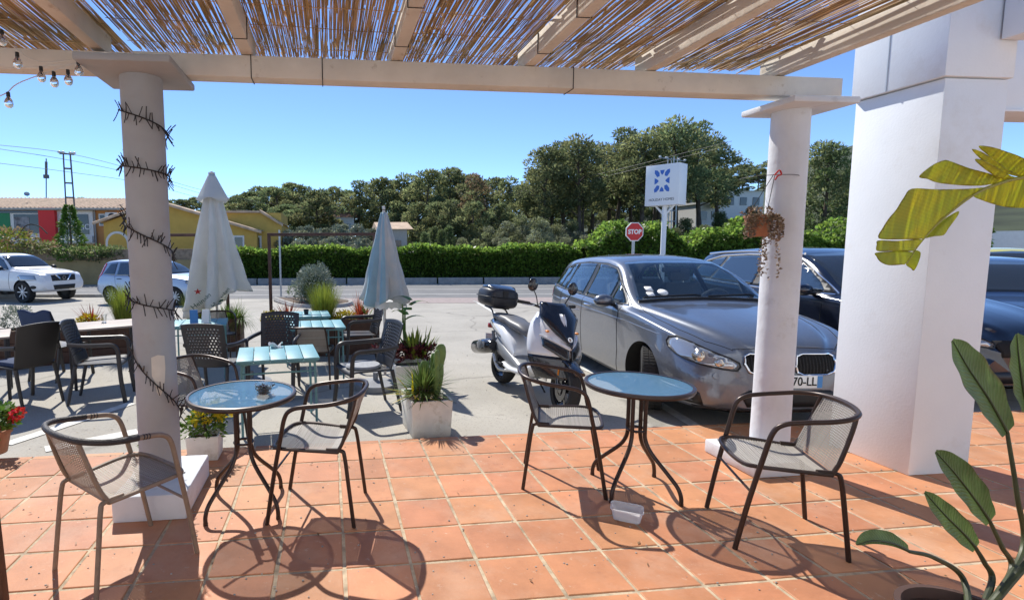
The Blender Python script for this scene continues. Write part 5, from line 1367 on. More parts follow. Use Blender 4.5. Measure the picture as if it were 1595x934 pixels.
# ---------------------------------------------------------------- navy car behind it
def scaled(base, **k):
    d = dict(base); d.update(k); return d
def xf(t, sx=1, ox=0, sy=1, oy=0): return [(a*sx+ox, z*sy+oy) for a, z in t]
SUV = dict(MPV); SUV.update(paint=M['car_navy'], front=.90, rear=-3.72, wheel_r=.34, axles=(0, -2.80), track=.90)
for k in ('zt', 'zs'): SUV[k] = xf(MPV[k], 1.035, 0, 1.03, .03)
for k in ('ws', 'wm', 'wb', 'wr'): SUV[k] = xf(MPV[k], 1.035, 0, 1.03, 0)
SUV['zb'] = xf(MPV['zb'], 1.035, 0, 1, .05)
n = Car('parked_car', 'glossy dark navy car with chrome window line, between the column and the square pillar', (6.62, 1.15, gz(2.5)), atan2(-.995, -.06), SUV)
F_ = lambda P: xf(P, 1.035, 0, 1.03, .03)
n.patch('window_surround', F_(sur), 'R', TR, .002, mirror=True)
for pane in ([(-.66,1.02),(-.80,1.15),(-1.0,1.27),(-1.22,1.375),(-1.52,1.42),(-1.78,1.43),(-1.72,1.03)], [(-1.83,1.033),(-1.87,1.437),(-2.2,1.440),(-2.60,1.42),(-2.74,1.065)], [(-2.80,1.07),(-2.66,1.415),(-3.05,1.345),(-3.29,1.195),(-3.32,1.115),(-3.2,1.09)]):
    n.patch('window', F_(pane), 'R', M['side_glass'], .005, mirror=True)
n.line('window_trim', [('R', F_([(-.52,1.0),(-1.4,.996),(-2.4,1.03),(-3.2,1.065),(-3.41,1.10),(-3.34,1.21),(-3.14,1.35),(-2.8,1.43),(-2.2,1.462),(-1.55,1.45),(-1.22,1.405),(-.98,1.295),(-.72,1.145),(-.5,1.01)]))], M['chrome'], .012, off=.003)
n.patch('windscreen', F_([(-.70,1.055),(0,1.082),(.70,1.055),(.66,1.16),(.575,1.40),(.53,1.462),(0,1.495),(-.53,1.462),(-.575,1.40),(-.66,1.16)]), 'F', GL, .005)
for sg in (1, -1):
    b = MB(); P = [V((x*1.035, sg*.585, 1.555+.03-(abs(x+2.1)**2)*.045)) for x in [-1.25-.1*k for k in range(20)]]; b.tube(P, .016, 8); b.build('roof_rail', M['chrome'], n.o)
n.line('panel_gap', [('R', [(-.64,1.0),(-.64,.26)]), ('R', [(-1.80,1.03),(-1.78,.28)]), ('R', [(-2.70,1.07),(-2.72,.8),(-2.45,.52)])], M['car_well'], .004)
n.handles((-1.58, -2.5), .975, M['car_trim']); n.mirror_pods(-.80, .90, 1.10); n.wheels('alloy', 5)
lampset(n, -38, xf([(-.36,.70),(-.26,.655),(-.10,.625),(.06,.595),(.155,.582),(.165,.62),(.10,.652),(-.04,.70),(-.20,.752),(-.34,.785)], 1, 0, 1.03, .05), [(-.13,.75,.04)])
n.patch('grille', [(-.42,.56),(.42,.56),(.46,.72),(-.46,.72)], 'F', M['car_well'], .005); n.patch('lower_grille', [(-.6,.3),(.6,.3),(.55,.42),(-.55,.42)], 'F', TR, .005)

# ---------------------------------------------------------------- dark blue car and yellow car right of the pillar
EST = dict(SUV); EST.update(paint=M['car_blue'])
e = Car('parked_car', 'dark blue car with chrome headlamp at the right edge, behind the tall leaves', (8.45, 1.55, gz(2.4)), atan2(-.78, -.62), EST); e.o.scale = (1, 1, .9)
for d_ in ('R',):
    e.patch('window_surround', F_(sur), 'R', TR, .002, mirror=True)
    for pane in ([(-.66,1.02),(-.80,1.15),(-1.0,1.27),(-1.22,1.375),(-1.52,1.42),(-1.78,1.43),(-1.72,1.03)], [(-1.83,1.033),(-1.87,1.437),(-2.2,1.440),(-2.60,1.42),(-2.74,1.065)], [(-2.80,1.07),(-2.66,1.415),(-3.05,1.345),(-3.29,1.195),(-3.32,1.115),(-3.2,1.09)]):
        e.patch('window', F_(pane), 'R', M['side_glass'], .005, mirror=True)
e.line('window_trim', [('R', F_([(-.52,1.0),(-1.4,.996),(-2.4,1.03),(-3.2,1.065)]))], M['chrome'], .011, off=.003)
e.patch('windscreen', F_([(-.70,1.055),(0,1.082),(.70,1.055),(.66,1.16),(.575,1.40),(.53,1.462),(0,1.495),(-.53,1.462),(-.575,1.40),(-.66,1.16)]), 'F', GL, .005)
lampset(e, -38, xf([(-.36,.70),(-.26,.655),(-.10,.625),(.06,.595),(.155,.582),(.165,.62),(.10,.652),(-.04,.70),(-.20,.752),(-.34,.785)], 1, 0, 1.03, .05), [(-.13,.75,.04)])
e.line('bonnet_trim', [('F', [(-.5,.80),(0,.83),(.5,.80)])], M['chrome'], .012, off=.004, mirror=False)
e.patch('grille', [(-.5,.52),(.5,.52),(.5,.74),(-.5,.74)], 'F', M['car_well'], .005); e.patch('lower_grille', [(-.6,.3),(.6,.3),(.55,.42),(-.55,.42)], 'F', TR, .005)
e.wheels('alloy', 5); e.mirror_pods(-.80, .90, 1.10)
YE = dict(SUV); YE.update(paint=M['car_yellow'])
YP = onY(1570, 384, 6.2)-V((.95, 1.2, 0))
y_ = Car('parked_car', 'bright yellow car whose roof shows behind the dark blue one', (YP.x, YP.y, gz(6)-.02), atan2(-.78, -.62), YE)
y_.patch('window_surround', F_(sur), 'R', GL, .003, mirror=True); y_.patch('windscreen', F_([(-.70,1.055),(0,1.082),(.70,1.055),(.575,1.40),(.53,1.462),(0,1.495),(-.53,1.462),(-.575,1.40)]), 'F', GL, .005); y_.wheels('alloy', 5)

# ---------------------------------------------------------------- white pickup
PU = dict(paint=M['car_white'], front=.92, rear=-4.25, wheel_r=.385, axles=(0, -3.2), track=.925, tyre_w=.25, crown=.02,
    zt=[(.92,.72),(.90,.92),(.82,1.05),(.6,1.10),(.1,1.16),(-.45,1.205),(-.55,1.235),(-.8,1.40),(-1.15,1.63),(-1.35,1.70),(-1.7,1.745),(-2.5,1.745),(-2.72,1.70),(-2.78,1.55),(-2.83,1.20),(-2.86,1.10),(-4.2,1.10),(-4.25,1.0)],
    zs=[(.92,.68),(.88,.86),(.7,1.0),(.2,1.06),(-.4,1.10),(-1,1.12),(-2.7,1.12),(-2.86,1.085),(-4.2,1.085),(-4.25,.98)],
    ws=[(.92,.62),(.88,.72),(.7,.80),(.2,.855),(-.4,.865),(-4.2,.87),(-4.25,.86)], wm=[(.92,.74),(.88,.82),(.7,.89),(.2,.92),(-4.2,.92),(-4.25,.90)],
    wb=[(.92,.70),(.6,.82),(-4.25,.84)], zb=[(.92,.46),(.8,.38),(.3,.36),(-4.0,.38),(-4.25,.5)],
    wr=[(.92,.50),(.6,.62),(0,.70),(-.5,.73),(-.8,.70),(-1.2,.63),(-1.7,.61),(-2.6,.61),(-2.86,.70),(-4.25,.72)])
pa = gp(70, 471)
hdg = V((.90, -.43))
p_ = Car('pickup_truck', 'white pickup truck parked by the tan wall at left', (pa.x-.3, pa.y+.75, gz(pa.y)), atan2(hdg.y, hdg.x), PU, 'pickup')
p_.patch('window', [(-.70,1.16),(-.90,1.33),(-1.12,1.51),(-1.35,1.60),(-1.62,1.62),(-1.62,1.16)], 'R', M['side_glass'], .005, mirror=True)
p_.patch('window', [(-1.74,1.16),(-1.74,1.625),(-2.3,1.625),(-2.62,1.57),(-2.68,1.16)], 'R', M['side_glass'], .005, mirror=True)
p_.patch('windscreen', [(-.74,1.25),(.74,1.25),(.63,1.60),(.58,1.655),(0,1.675),(-.58,1.655),(-.63,1.60)], 'F', GL, .005)
p_.line('panel_gap', [('R', [(-.62,1.12),(-.62,.45)]), ('R', [(-1.68,1.62),(-1.68,.45)]), ('R', [(-2.76,1.12),(-2.76,.45)]), ('T', [(-.45,-.75),(.3,-.76),(.75,-.65)])], TR, .007)
p_.handles((-1.45, -2.45), 1.02, TR); p_.mirror_pods(-.85, .93, 1.22, mat=TR)
for sg in (1, -1):
    p_.patch('headlight', [(a*sg, z) for a, z in [(.50,.80),(.86,.78),(.90,.96),(.82,.99),(.52,.97)]], sg*25, M['lamp'], .008)
    p_.patch('fog_lamp', [(sg*(.66+.06*cos(2*pi*k/12)), .56+.06*sin(2*pi*k/12)) for k in range(12)], sg*20, TR, .006)
gr_ = p_.patch('grille', [(-.46,.76),(.46,.76),(.48,.98),(-.48,.98)], 'F', TR, .006)[0]
b = MB()
for pts in ([(-.30,.975),(-.12,.77)], [(.30,.975),(.12,.77)]):
    b.tube(p_.path(pts, 'F', .02, 5), .03, 6)
h = p_.hit(0, .875, 'F'); b.lathe([(.05, -.008), (.065, -.008), (.065, .008), (.05, .008), (.05, -.008)], 20, M=T(h[0]+V((.02, 0, 0)), ry=R(90))); b.build('badge_bars', M['chrome'], gr_)
p_.patch('lower_grille', [(-.40,.46),(.40,.46),(.44,.62),(-.44,.62)], 'F', TR, .006)
p_.wheels('alloy', 8)

# ---------------------------------------------------------------- small silver car
SM = dict(paint=M['car_silver'], front=.76, rear=-3.12, wheel_r=.30, axles=(0, -2.47), track=.82, crown=.03,
    zt=[(.76,.62),(.74,.74),(.6,.88),(.3,.95),(-.1,1.0),(-.25,1.04),(-.6,1.27),(-.9,1.42),(-1.1,1.475),(-1.6,1.505),(-2.3,1.50),(-2.75,1.46),(-2.9,1.38),(-3.02,1.1),(-3.1,.95),(-3.12,.75)],
    zs=[(.76,.56),(.7,.70),(.4,.84),(0,.90),(-.6,.92),(-2,.95),(-2.8,.98),(-3.05,.93),(-3.12,.7)],
    ws=[(.76,.50),(.7,.62),(.4,.76),(0,.80),(-2.4,.80),(-2.9,.75),(-3.12,.62)], wm=[(.76,.60),(.7,.70),(.4,.81),(0,.84),(-2.5,.84),(-2.95,.80),(-3.12,.70)],
    wb=[(.76,.56),(.4,.74),(-2.6,.78),(-3.12,.64)], zb=[(.76,.30),(.5,.2),(-2.7,.2),(-3.12,.36)], wr=[(.76,.36),(.3,.58),(-.2,.68),(-.6,.62),(-1.0,.56),(-1.6,.55),(-2.5,.54),(-2.9,.52),(-3.12,.48)])
sr = gp(182, 474)
hdg = V((.93, -.36)).normalized()
s_ = Car('small_car', 'small silver blue hatchback half hidden by the shaded column', (sr.x+hdg.x*2.47+.35*.36, sr.y+hdg.y*2.47+.80*.93, gz(sr.y)), atan2(hdg.y, hdg.x), SM)
s_.patch('window', [(-.50,.97),(-.80,1.20),(-1.05,1.37),(-1.35,1.40),(-1.35,.97)], 'R', M['side_glass'], .005, mirror=True)
s_.patch('window', [(-1.43,.97),(-1.43,1.405),(-1.9,1.41),(-2.25,1.40),(-2.25,.98)], 'R', M['side_glass'], .005, mirror=True)
s_.patch('window', [(-2.31,.985),(-2.31,1.395),(-2.6,1.36),(-2.80,1.02)], 'R', M['side_glass'], .005, mirror=True)
s_.patch('windscreen', [(-.66,1.03),(.66,1.03),(.55,1.36),(0,1.43),(-.55,1.36)], 'F', GL, .005)
s_.patch('tail_light', [(-3.06,.80),(-2.86,.98),(-2.76,1.36),(-2.83,1.38),(-2.98,1.05),(-3.09,.9)], 'R', M['red_lamp'], .008, mirror=True)
s_.line('panel_gap', [('R', [(-.45,.93),(-.42,.3)]), ('R', [(-1.39,.95),(-1.39,.26)]), ('R', [(-2.28,.97),(-2.25,.7),(-2.05,.5)])], TR, .005)
s_.handles((-1.25, -2.1), .86, TR); s_.mirror_pods(-.62, .82, 1.0); s_.wheels('alloy', 10)
lampset(s_, -38, xf([(-.36,.70),(-.26,.655),(-.10,.625),(.06,.595),(.155,.582),(.165,.62),(.10,.652),(-.04,.70),(-.20,.752),(-.34,.785)], 1, 0, 1, .05), [])

# ---------------------------------------------------------------- scooter
F0 = V((1.88, .80)); R0 = V((1.70, 2.05)); dv = (F0-R0).normalized()
so_ = empty('motor_scooter', (R0.x, R0.y, gz(1.4)), atan2(dv.y, dv.x), 'white and black motor scooter with a rear top box, on its side stand', 'scooter')
so_.rotation_euler.x = R(-7)     # leans on the stand
W = 1.30; wr = .255
def swheel(x, name, w, steer=0):
    e = bpy.data.objects.new(name, None); col.objects.link(e); e.parent = so_; e.location = (x, 0, wr+.0); e.rotation_euler = (0, 0, R(steer)); m = Matrix.Rotation(R(90), 4, 'X')
    b = MB(); b.lathe([(wr*.68, -w*.42), (wr*.86, -w*.5), (wr*.96, -w*.32), (wr, 0), (wr*.96, w*.32), (wr*.86, w*.5), (wr*.68, w*.42), (wr*.68, -w*.42)], 36, M=m); b.build('tyre', M['tyre'], e)
    b = MB(); b.lathe([(wr*.72, -w*.35), (wr*.72, w*.35), (wr*.64, w*.3), (wr*.64, -w*.3), (wr*.72, -w*.35)], 36, M=m)
    for k in range(5): a = 2*pi*k/5; b.box((cos(a)*wr*.36, 0, sin(a)*wr*.36), (wr*.64, .03, .03), ry=-a)
    b.lathe([(0, -.06), (.04, -.06), (.04, .06), (0, .06)], 16, M=m); b.lathe([(.06, w*.42), (.115, w*.42), (.115, w*.46), (.06, w*.46), (.06, w*.42)], 24, M=m); b.build('rim', M['scoot_black'], e)
swheel(0, 'wheel', .13); swheel(W, 'wheel', .115, -8)
def shell(b, secs, n=20, mi=0, sq=.8):
    """secs: (x, z, half width, half height) ellipse-like sections across the axis, lofted along x"""
    vs = []; fs = []
    for x, z, hw, hh, tilt in secs:
        for j in range(n):
            a = 2*pi*j/n; cy = math.copysign(abs(cos(a))**sq, cos(a))*hw; cz = math.copysign(abs(sin(a))**sq, sin(a))*hh
            vs.append((x+cz*tilt, cy, z+cz))
    for i in range(len(secs)-1):
        for j in range(n): fs.append((i*n+j, i*n+(j+1) % n, (i+1)*n+(j+1) % n, (i+1)*n+j))
    fs += [tuple(range(n))[::-1], tuple(range((len(secs)-1)*n, len(secs)*n))]
    return b.add(vs, fs, mi)
# rear fairing, seat, floor and leg shield
b = MB(); shell(b, [(-.36,.72,.05,.03,0),(-.28,.71,.11,.06,0),(-.10,.67,.15,.09,0),(.12,.60,.165,.12,0),(.34,.50,.16,.11,0),(.46,.42,.145,.08,0)]); b.build('tail_fairing', M['scoot_white'], so_, smooth=60)
b = MB(); shell(b, [(-.18,.52,.09,.07,0),(.05,.46,.16,.11,0),(.35,.38,.175,.10,0),(.6,.31,.17,.07,0),(.80,.32,.16,.07,0),(.92,.40,.15,.07,.3)]); b.build('side_panel', M['scoot_grey'], so_, smooth=60)
b = MB(); shell(b, [(.30,.30,.20,.035,0),(.5,.27,.215,.04,0),(.78,.29,.215,.05,0),(.93,.40,.20,.07,.3)]); b.build('footboard', M['scoot_white'], so_, smooth=60)
b = MB(); shell(b, [(-.30,.79,.08,.02,0),(-.22,.80,.12,.045,0),(-.02,.795,.15,.055,0),(.14,.785,.15,.055,0),(.24,.755,.14,.06,0),(.42,.735,.135,.06,0),(.55,.70,.11,.05,0),(.60,.67,.07,.03,0)]); b.build('seat', M['seat_vinyl'], so_, smooth=60)
# front: white apron with V nose
def apron(sg, u, v):
    z = .32+.64*u; x = 1.20-.26*u+.04*sin(pi*u); hw = (.10+.215*sin(pi*min(1, .18+u*.72)))*(1 if u < .85 else 1-(u-.85)*1.2)
    q = v; return V((x+.16*(1-q**1.6)-.10*q, sg*hw*q, z+.02*(1-q)))
b = MB()
for sg in (1, -1): b.grid(lambda u, v: apron(sg, .02+.34*u, v), 8, 8)
b.build('lower_front', M['scoot_black'], so_, smooth=50, solid=.018, merge=True)
for sg in (1, -1):
    b = MB(); b.grid(lambda u, v: V((1.16-.20*v-.05*u, sg*(.13+.075*v-.02*u+.03*sin(pi*u)), .30+.36*u+.05*v)), 8, 6); b.build('flank_panel', M['scoot_white'], so_, smooth=60, solid=.016)
b = MB()
for sg in (1, -1): b.grid(lambda u, v: apron(sg, .36+.64*u, v), 12, 8)
b.build('apron', M['scoot_white'], so_, smooth=50, solid=.018, merge=True)
b = MB(); shell(b, [(.70,.55,.10,.12,0),(.82,.62,.15,.22,-.2),(.94,.66,.17,.27,-.25),(1.04,.67,.15,.25,-.3),(1.12,.66,.09,.20,-.3)]); b.build('leg_shield', M['scoot_white'], so_, smooth=60)
b = MB(); shell(b, [(.73,.80,.11,.07,-.2),(.80,.83,.14,.09,-.3)]); b.build('dash_panel', M['scoot_grey'], so_, smooth=60)
def apx(y, z, off):
    u = min(1, max(0, (z-.32)/.64)); hw = (.10+.215*sin(pi*min(1, .18+u*.72)))*(1 if u < .85 else 1-(u-.85)*1.2); q = min(1, abs(y)/hw)
    return V((1.20-.26*u+.04*sin(pi*u)+.16*(1-q**1.6)-.10*q+off, y, z+.02*(1-q)))
def nose(u, v):    # dark screen and nose panel
    q = v*2-1; z = .66+.42*u; hw = .035+.195*min(1, u*1.7)**.75*(1-.38*max(0, u-.55)/.45)
    return V((1.325-.34*u+.0-.12*q*q*(1-.2*u), hw*q, z+.075*abs(q)*(1-u)**.7))
b = MB(); b.grid(nose, 14, 12); b.build('dark_screen', M['scoot_black'], so_, smooth=60, solid=.012)
for sg in (1, -1):
    b = MB(); b.grid(lambda u, v: apx(sg*(.012+.20*u), .50+.14*u+(.125*(1-.30*u))*v, .022), 10, 4); hl_ = b.build('headlight', M['car_glass'], so_, smooth=60, solid=.012)
    b = MB(); b.tube([apx(sg*(.0+.215*k/8), .638+.115*k/8, .022) for k in range(9)], [.020-.008*k/8 for k in range(9)], 6); b.build('white_brow', M['scoot_white'], hl_)
    b = MB(); b.tube([(W, sg*.085, wr), (W-.07, sg*.085, .50), (W-.12, sg*.07, .70)], .021, 10); b.build('fork_leg', M['scoot_black'], so_)
    b = MB(); b.box((W-.005, sg*.10, .44), (.02, .008, .09)); b.build('reflector', M['orange'], so_, bevel=.003)
    b = MB(); b.tube(bez([(.86, sg*.05, .99), (.83, sg*.16, 1.03), (.77, sg*.31, 1.05)], 5), .013, 8); hb = b.build('handlebar', M['scoot_black'], so_)
    b = MB(); b.tube([(.80, sg*.22, 1.045), (.76, sg*.35, 1.055)], .019, 10); b.build('grip', M['tyre'], hb)
    b = MB(); b.tube(bez([(.84, sg*.15, 1.04), (.86, sg*.19, 1.13), (.85, sg*.23, 1.20)], 5), .006, 6); mm = b.build('mirror_arm', M['scoot_black'], so_)
    b = MB(); b.ell((.85, sg*.24, 1.245), (.022, .058, .07), 14, 10); b.build('mirror', M['scoot_black'], mm)
    b = MB(); b.tube([(-.0, sg*.10, .25), (-.12, sg*.14, .62)], .02, 10); b.build('shock', M['scoot_grey'], so_)
b = MB(); shell(b, [(W-.27,.40,.06,.03,0),(W-.16,.515,.072,.025,0),(W+.02,.535,.07,.022,0),(W+.20,.45,.06,.02,0)]); b.build('front_mudguard', M['scoot_black'], so_, smooth=60)
b = MB(); b.box((1.06, 0, .44), (.10, .22, .26), ry=R(12)); b.build('radiator_cover', M['car_trim'], so_, bevel=.02)
b = MB(); h_ = nose(.20, .5); b.lathe([(.015, -.004), (.027, -.004), (.027, .006), (.015, .006), (.015, -.004)], 20, M=T(h_+V((.012, 0, 0)), ry=R(60))); b.box((h_.x+.012, 0, h_.z), (.006, .034, .007)); b.build('round_badge', M['chrome'], so_)
# silencer on its right side, engine block
b = MB(); b.lathe([(0, -.30), (.05, -.30), (.085, -.26), (.092, -.05), (.085, .14), (.06, .20), (0, .20)], 20, M=T((-.14, -.20, .42), ry=R(78))); ex = b.build('silencer', M['scoot_black'], so_)
b = MB(); b.lathe([(0, 0), (.062, 0), (.062, .012), (.03, .018), (0, .018)], 20, M=T((-.11, -.295, .44), rx=R(90))); b.box((-.10, -.294, .44), (.20, .010, .07), ry=R(-12)); b.build('heat_shield', M['scoot_grey'], ex, bevel=.003)
b = MB(); b.tube(bez([(.06, -.19, .36), (.2, -.17, .22), (.42, -.10, .24)], 5), .018, 8); b.build('exhaust_pipe', M['alloy'], ex)
b = MB(); b.box((.16, .10, .31), (.50, .12, .17)); b.lathe([(0, -.04), (.11, -.04), (.11, .04), (0, .04)], 24, M=T((-.0, .15, .28), rx=R(90))); b.build('engine_case', M['scoot_grey'], so_, bevel=.02)
b = MB(); b.tube(bez([(.45, .14, .24), (.50, .24, .10), (.53, .29, .012)], 4), .011, 6); b.box((.53, .30, .012), (.05, .06, .014)); b.build('side_stand', M['scoot_black'], so_)
# rack and top box
b = MB()
for sg in (1, -1): b.tube(bez([(-.16, sg*.11, .74), (-.30, sg*.10, .86), (-.42, sg*.10, .885), (-.52, sg*.08, .885)], 5), .011, 6)
b.tube([(-.20, -.11, .80), (-.20, .11, .80)], .011, 6); b.box((-.38, 0, .895), (.26, .22, .018)); b.build('rack', M['scoot_black'], so_)
tb = empty('top_box', (0, 0, 0)); tb.parent = so_
b = MB(); shell(b, [(-.62,1.02,.13,.085,0),(-.60,1.02,.18,.115,0),(-.48,1.03,.215,.13,0),(-.30,1.03,.215,.13,0),(-.20,1.02,.19,.12,0),(-.18,1.02,.15,.10,0)], sq=.55); b.build('case_shell', M['scoot_grey' if 0 else 'plastic_dark'], tb, smooth=50)
b = MB(); shell(b, [(-.60,1.115,.14,.028,0),(-.46,1.145,.19,.038,0),(-.30,1.145,.19,.038,0),(-.20,1.115,.15,.028,0)], sq=.7); b.build('lid', M['scoot_black'], tb, smooth=50)
b = MB(); b.tube(rr and [(-.40+.225*x/.2, .222*y/.2, 1.03) for x, y in rr(.2, .2, .09, 5)], .006, 5, closed=True); b.box((-.178, 0, 1.07), (.012, .07, .10)); b.build('seam_and_latch', M['car_trim'], tb)
b = MB(); b.box((-.35, 0, .66), (.05, .20, .06)); b.build('tail_light', M['red_lamp'], so_, bevel=.012)
b = MB(); b.box((-.42, 0, .47), (.012, .16, .16), ry=R(-18)); b.build('number_plate', M['plate'], so_, bevel=.003)

# small parts of the scooter: levers, cables, side decals, foot peg
for sg in (1, -1):
    b = MB(); b.tube(bez([(.82, sg*.17, 1.035), (.88, sg*.24, 1.03), (.86, sg*.34, 1.035)], 4), .006, 6); b.build('brake_lever', M['alloy'], so_)
    b = MB(); b.tube(bez([(.83, sg*.16, 1.03), (.95, sg*.13, 1.08), (1.0, sg*.08, .98), (.98, sg*.06, .90)], 5), .005, 6); b.build('cable', M['cable_black'], so_)
    b = MB(); b.grid(lambda u, v: V((-.22+.52*u, sg*(.118+.052*sin(pi*min(1, u*.9+.1))+.004), .725-.20*u+.035*(v-.5)*(1-.4*u))), 10, 2); b.build('side_stripe', M['scoot_grey'], so_, smooth=60, solid=.006)
    b = MB(); b.box((.30, sg*.225, .30), (.10, .06, .025)); b.build('foot_peg', M['scoot_black'], so_, bevel=.006)
    b = MB(); b.ell((1.12, sg*.17, .80), (.03, .02, .012), 10, 6); b.build('indicator', M['orange'], so_)
b = MB(); b.tube(bez([(W-.04, .10, .30), (W-.10, .12, .42), (W-.16, .09, .56)], 5), .005, 6); b.build('brake_hose', M['cable_black'], so_)
# ================================================================ SIGNS
P = V((10.4, 12.2)); z0 = gz(12.2)
c_ = onY(988, 361, 12.2)
o = empty('stop_sign', (c_.x, 12.2, z0), R(-20)*0, 'red octagonal STOP sign on a grey post', 'road sign')
b = MB(); b.tube([(0, .03, 0), (0, .03, c_.z-z0-.1)], .045, 12); b.build('post', M['steel'], o)
oc = lambda r: [(r*cos(R(22.5+45*k)), r*sin(R(22.5+45*k))) for k in range(8)]
mz = T((0, 0, c_.z-z0), rx=R(90))
b = MB(); b.prism(oc(.325), 0, .02, M=mz); pl = b.build('white_border', M['sign_white'], o, smooth=0)
b = MB(); b.prism(oc(.295), .02, .024, M=mz); b.build('red_face', M['sign_red'], pl, smooth=0)
t = text_mesh('lettering', 'STOP', M['sign_white'], .20, pl, .002, bold=.008, sx=.95); t.rotation_euler = (R(90), 0, 0); t.location = (0, -.028, c_.z-z0-.005)
# holiday homes board
Y_ = 17.0; c_ = onY(1037, 289, Y_); z0 = gz(Y_)
H_ = (onY(1037, 258, Y_).z-onY(1037, 321, Y_).z)
o = empty('roadside_sign', (c_.x, Y_, z0), R(-57), 'white boxed HOLIDAY HOMES sign with a blue petal emblem on a white post', 'sign')
b = MB(); b.tube([(0, 0, 0), (0, 0, c_.z-z0-H_/2)], .10, 16)
for sg in (1, -1): b.tube([(0, 0, c_.z-z0-H_/2-.42), (sg*.38, 0, c_.z-z0-H_/2+.01)], .045, 8)
b.build('post', M['sign_white'], o)
BW = 1.36
b = MB(); b.box((0, 0, c_.z-z0), (BW, .74, H_)); bx = b.build('sign_box', M['sign_white'], o, bevel=.01)
tz = c_.z-z0
t = text_mesh('lettering', 'HOLIDAY HOMES', M['ink'], .155, bx, .001, sx=.84); t.rotation_euler = (R(90), 0, 0); t.location = (0, -.3735, tz-H_*.36)
b = MB(); ez = tz+H_*.10; yy = -.374
def petal(pts): b.prism(pts, 0, .003, M=T((0, yy, ez), rx=R(90)))
for sx in (1, -1):
    for sz in (1, -1):
        q = [(.10,.20),(.20,.17),(.31,.33),(.30,.46),(.20,.44),(.11,.33)]
        pp = [(sx*x, sz*z) for x, z in q]; petal(pp if sx*sz > 0 else pp[::-1])
for sz in (1, -1):
    pp = [(-.09, sz*.44), (.09, sz*.44), (.06, sz*.32), (0, sz*.24), (-.06, sz*.32)]; petal(pp if sz < 0 else pp[::-1])
for sx in (1, -1):
    pp = [(sx*.30, -.13), (sx*.30, .13), (sx*.20, .08), (sx*.13, 0), (sx*.20, -.08)]; petal(pp if sx > 0 else pp[::-1])
b.build('emblem', M['sign_blue'], bx, smooth=0)
# thin post by the island
q = gp(438, 466)
b = MB(); b.tube([(q.x, q.y, q.z), (q.x, q.y, onY(438, 358, q.y).z)], .035, 10); tag(b.build('thin_post', M['steel']), 'thin grey post at the tip of the stone edged island', 'post')

# ================================================================ ISLAND BED WITH BUSH
o = empty('planting_island', (-.85, 13.0, gz(13)), 0, 'stone edged island bed holding the round silvery bush', 'planting bed')
pts = [(-1.45, 1.7), (-1.0, .4), (-.5, -.75), (.1, -1.1), (.9, -.9), (1.1, .2), (.2, 1.5)]
b = MB(); b.tube(bez([(x, y, .03) for x, y in pts+[pts[0]]], 5)[:-1], .10, 6, closed=True); b.build('stone_kerb', M['kerb'], o, smooth=30)
b = MB(); b.add([(x, y, .10) for x, y in pts]+[(0, 0, .16)], [(k, (k+1) % len(pts), len(pts)) for k in range(len(pts))]); b.build('soil', M['soil'], o)
q = onY(490, 455, 13.0)
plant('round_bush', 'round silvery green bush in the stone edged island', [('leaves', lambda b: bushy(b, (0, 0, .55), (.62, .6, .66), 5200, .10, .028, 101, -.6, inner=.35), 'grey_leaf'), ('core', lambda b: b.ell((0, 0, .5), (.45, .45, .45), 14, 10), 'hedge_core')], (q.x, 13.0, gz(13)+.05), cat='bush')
plant('small_shrub', 'tiny dark shrub at the left end of the stone edged island', [('leaves', lambda b: bushy(b, (0, 0, .2), (.18, .15, .25), 160, .12, .03, 102), 'deepgreen')], tuple(gp(456, 462)), cat='shrub')

# ================================================================ HEDGES, BLOCKS, ROADSIDE WALL
def hedge(name, s0, s1, t0, t1, h, n, seed, label, leaf=.155):
    o = empty(name, rp((s0+s1)/2, (t0+t1)/2), atan2(RD.y, RD.x), label, 'hedge'); L = s1-s0; W_ = t1-t0; r_ = random.Random(seed)
    am = 3.2 if h > 2 else 1.0
    hf = lambda x: h*(1+am*.05*sin(x*1.1+seed)+am*.035*sin(x*2.7+2*seed))
    b = MB(); k = int(L/1.0)
    b.grid(lambda u, v: V((-L/2+.12+(L-.24)*u, -W_/2+.14, (hf(L*u)-.2)*v)), k, 3); b.grid(lambda u, v: V((-L/2+.12+(L-.24)*u, -W_/2+.14+(W_-.28)*v, hf(L*u)-.2)), k, 2)
    b.grid(lambda u, v: V((-L/2+.12+(L-.24)*u, W_/2-.14, (hf(L*u)-.2)*(1-v))), k, 3); b.build('inner_shade_box', M['hedge_core'], o, smooth=0)  # dark sheets inside the leaves, painted as the hedge's inner shade
    b = MB()
    for _ in range(n):
        x = r_.uniform(-L/2, L/2); hh = hf(x+L/2); c = r_.random(); bmp = .10*sin(x*3.1+seed)*sin(x*1.3)
        if c < .62: p = V((x, -W_/2+r_.uniform(-.05, .16)-bmp*r_.random(), hh*r_.random()**.85)); d = V((r_.uniform(-.6, .6), -1, r_.uniform(-.9, .6)))
        elif c < .92: p = V((x, r_.uniform(-W_/2, W_/2), hh+r_.uniform(-.16, .10)+abs(r_.gauss(0, .05)))); d = V((r_.uniform(-1, 1), r_.uniform(-1, .6), r_.uniform(.1, 1)))
        else: p = V((x, W_/2-r_.uniform(-.05, .12), hh*r_.random())); d = V((r_.uniform(-.6, .6), 1, r_.uniform(-.6, .6)))
        k = r_.uniform(.7, 1.35)*leaf; b.leaf(p, d, k, k*.8, V((r_.uniform(-1, 1), r_.uniform(-1, 1), r_.uniform(-1, 1))))
    b.build('leaves', M['hedge'], o, smooth=0); return o
hedge('ivy_hedge', -5.5, 12.6, 0, 1.2, 1.72, 26000, 3, 'long clipped ivy hedge across the road behind the parasols')
hedge('ivy_hedge', 12.7, 32, -.4, 1.8, 2.5, 22000, 5, 'taller loose ivy hedge behind the navy car', .17)
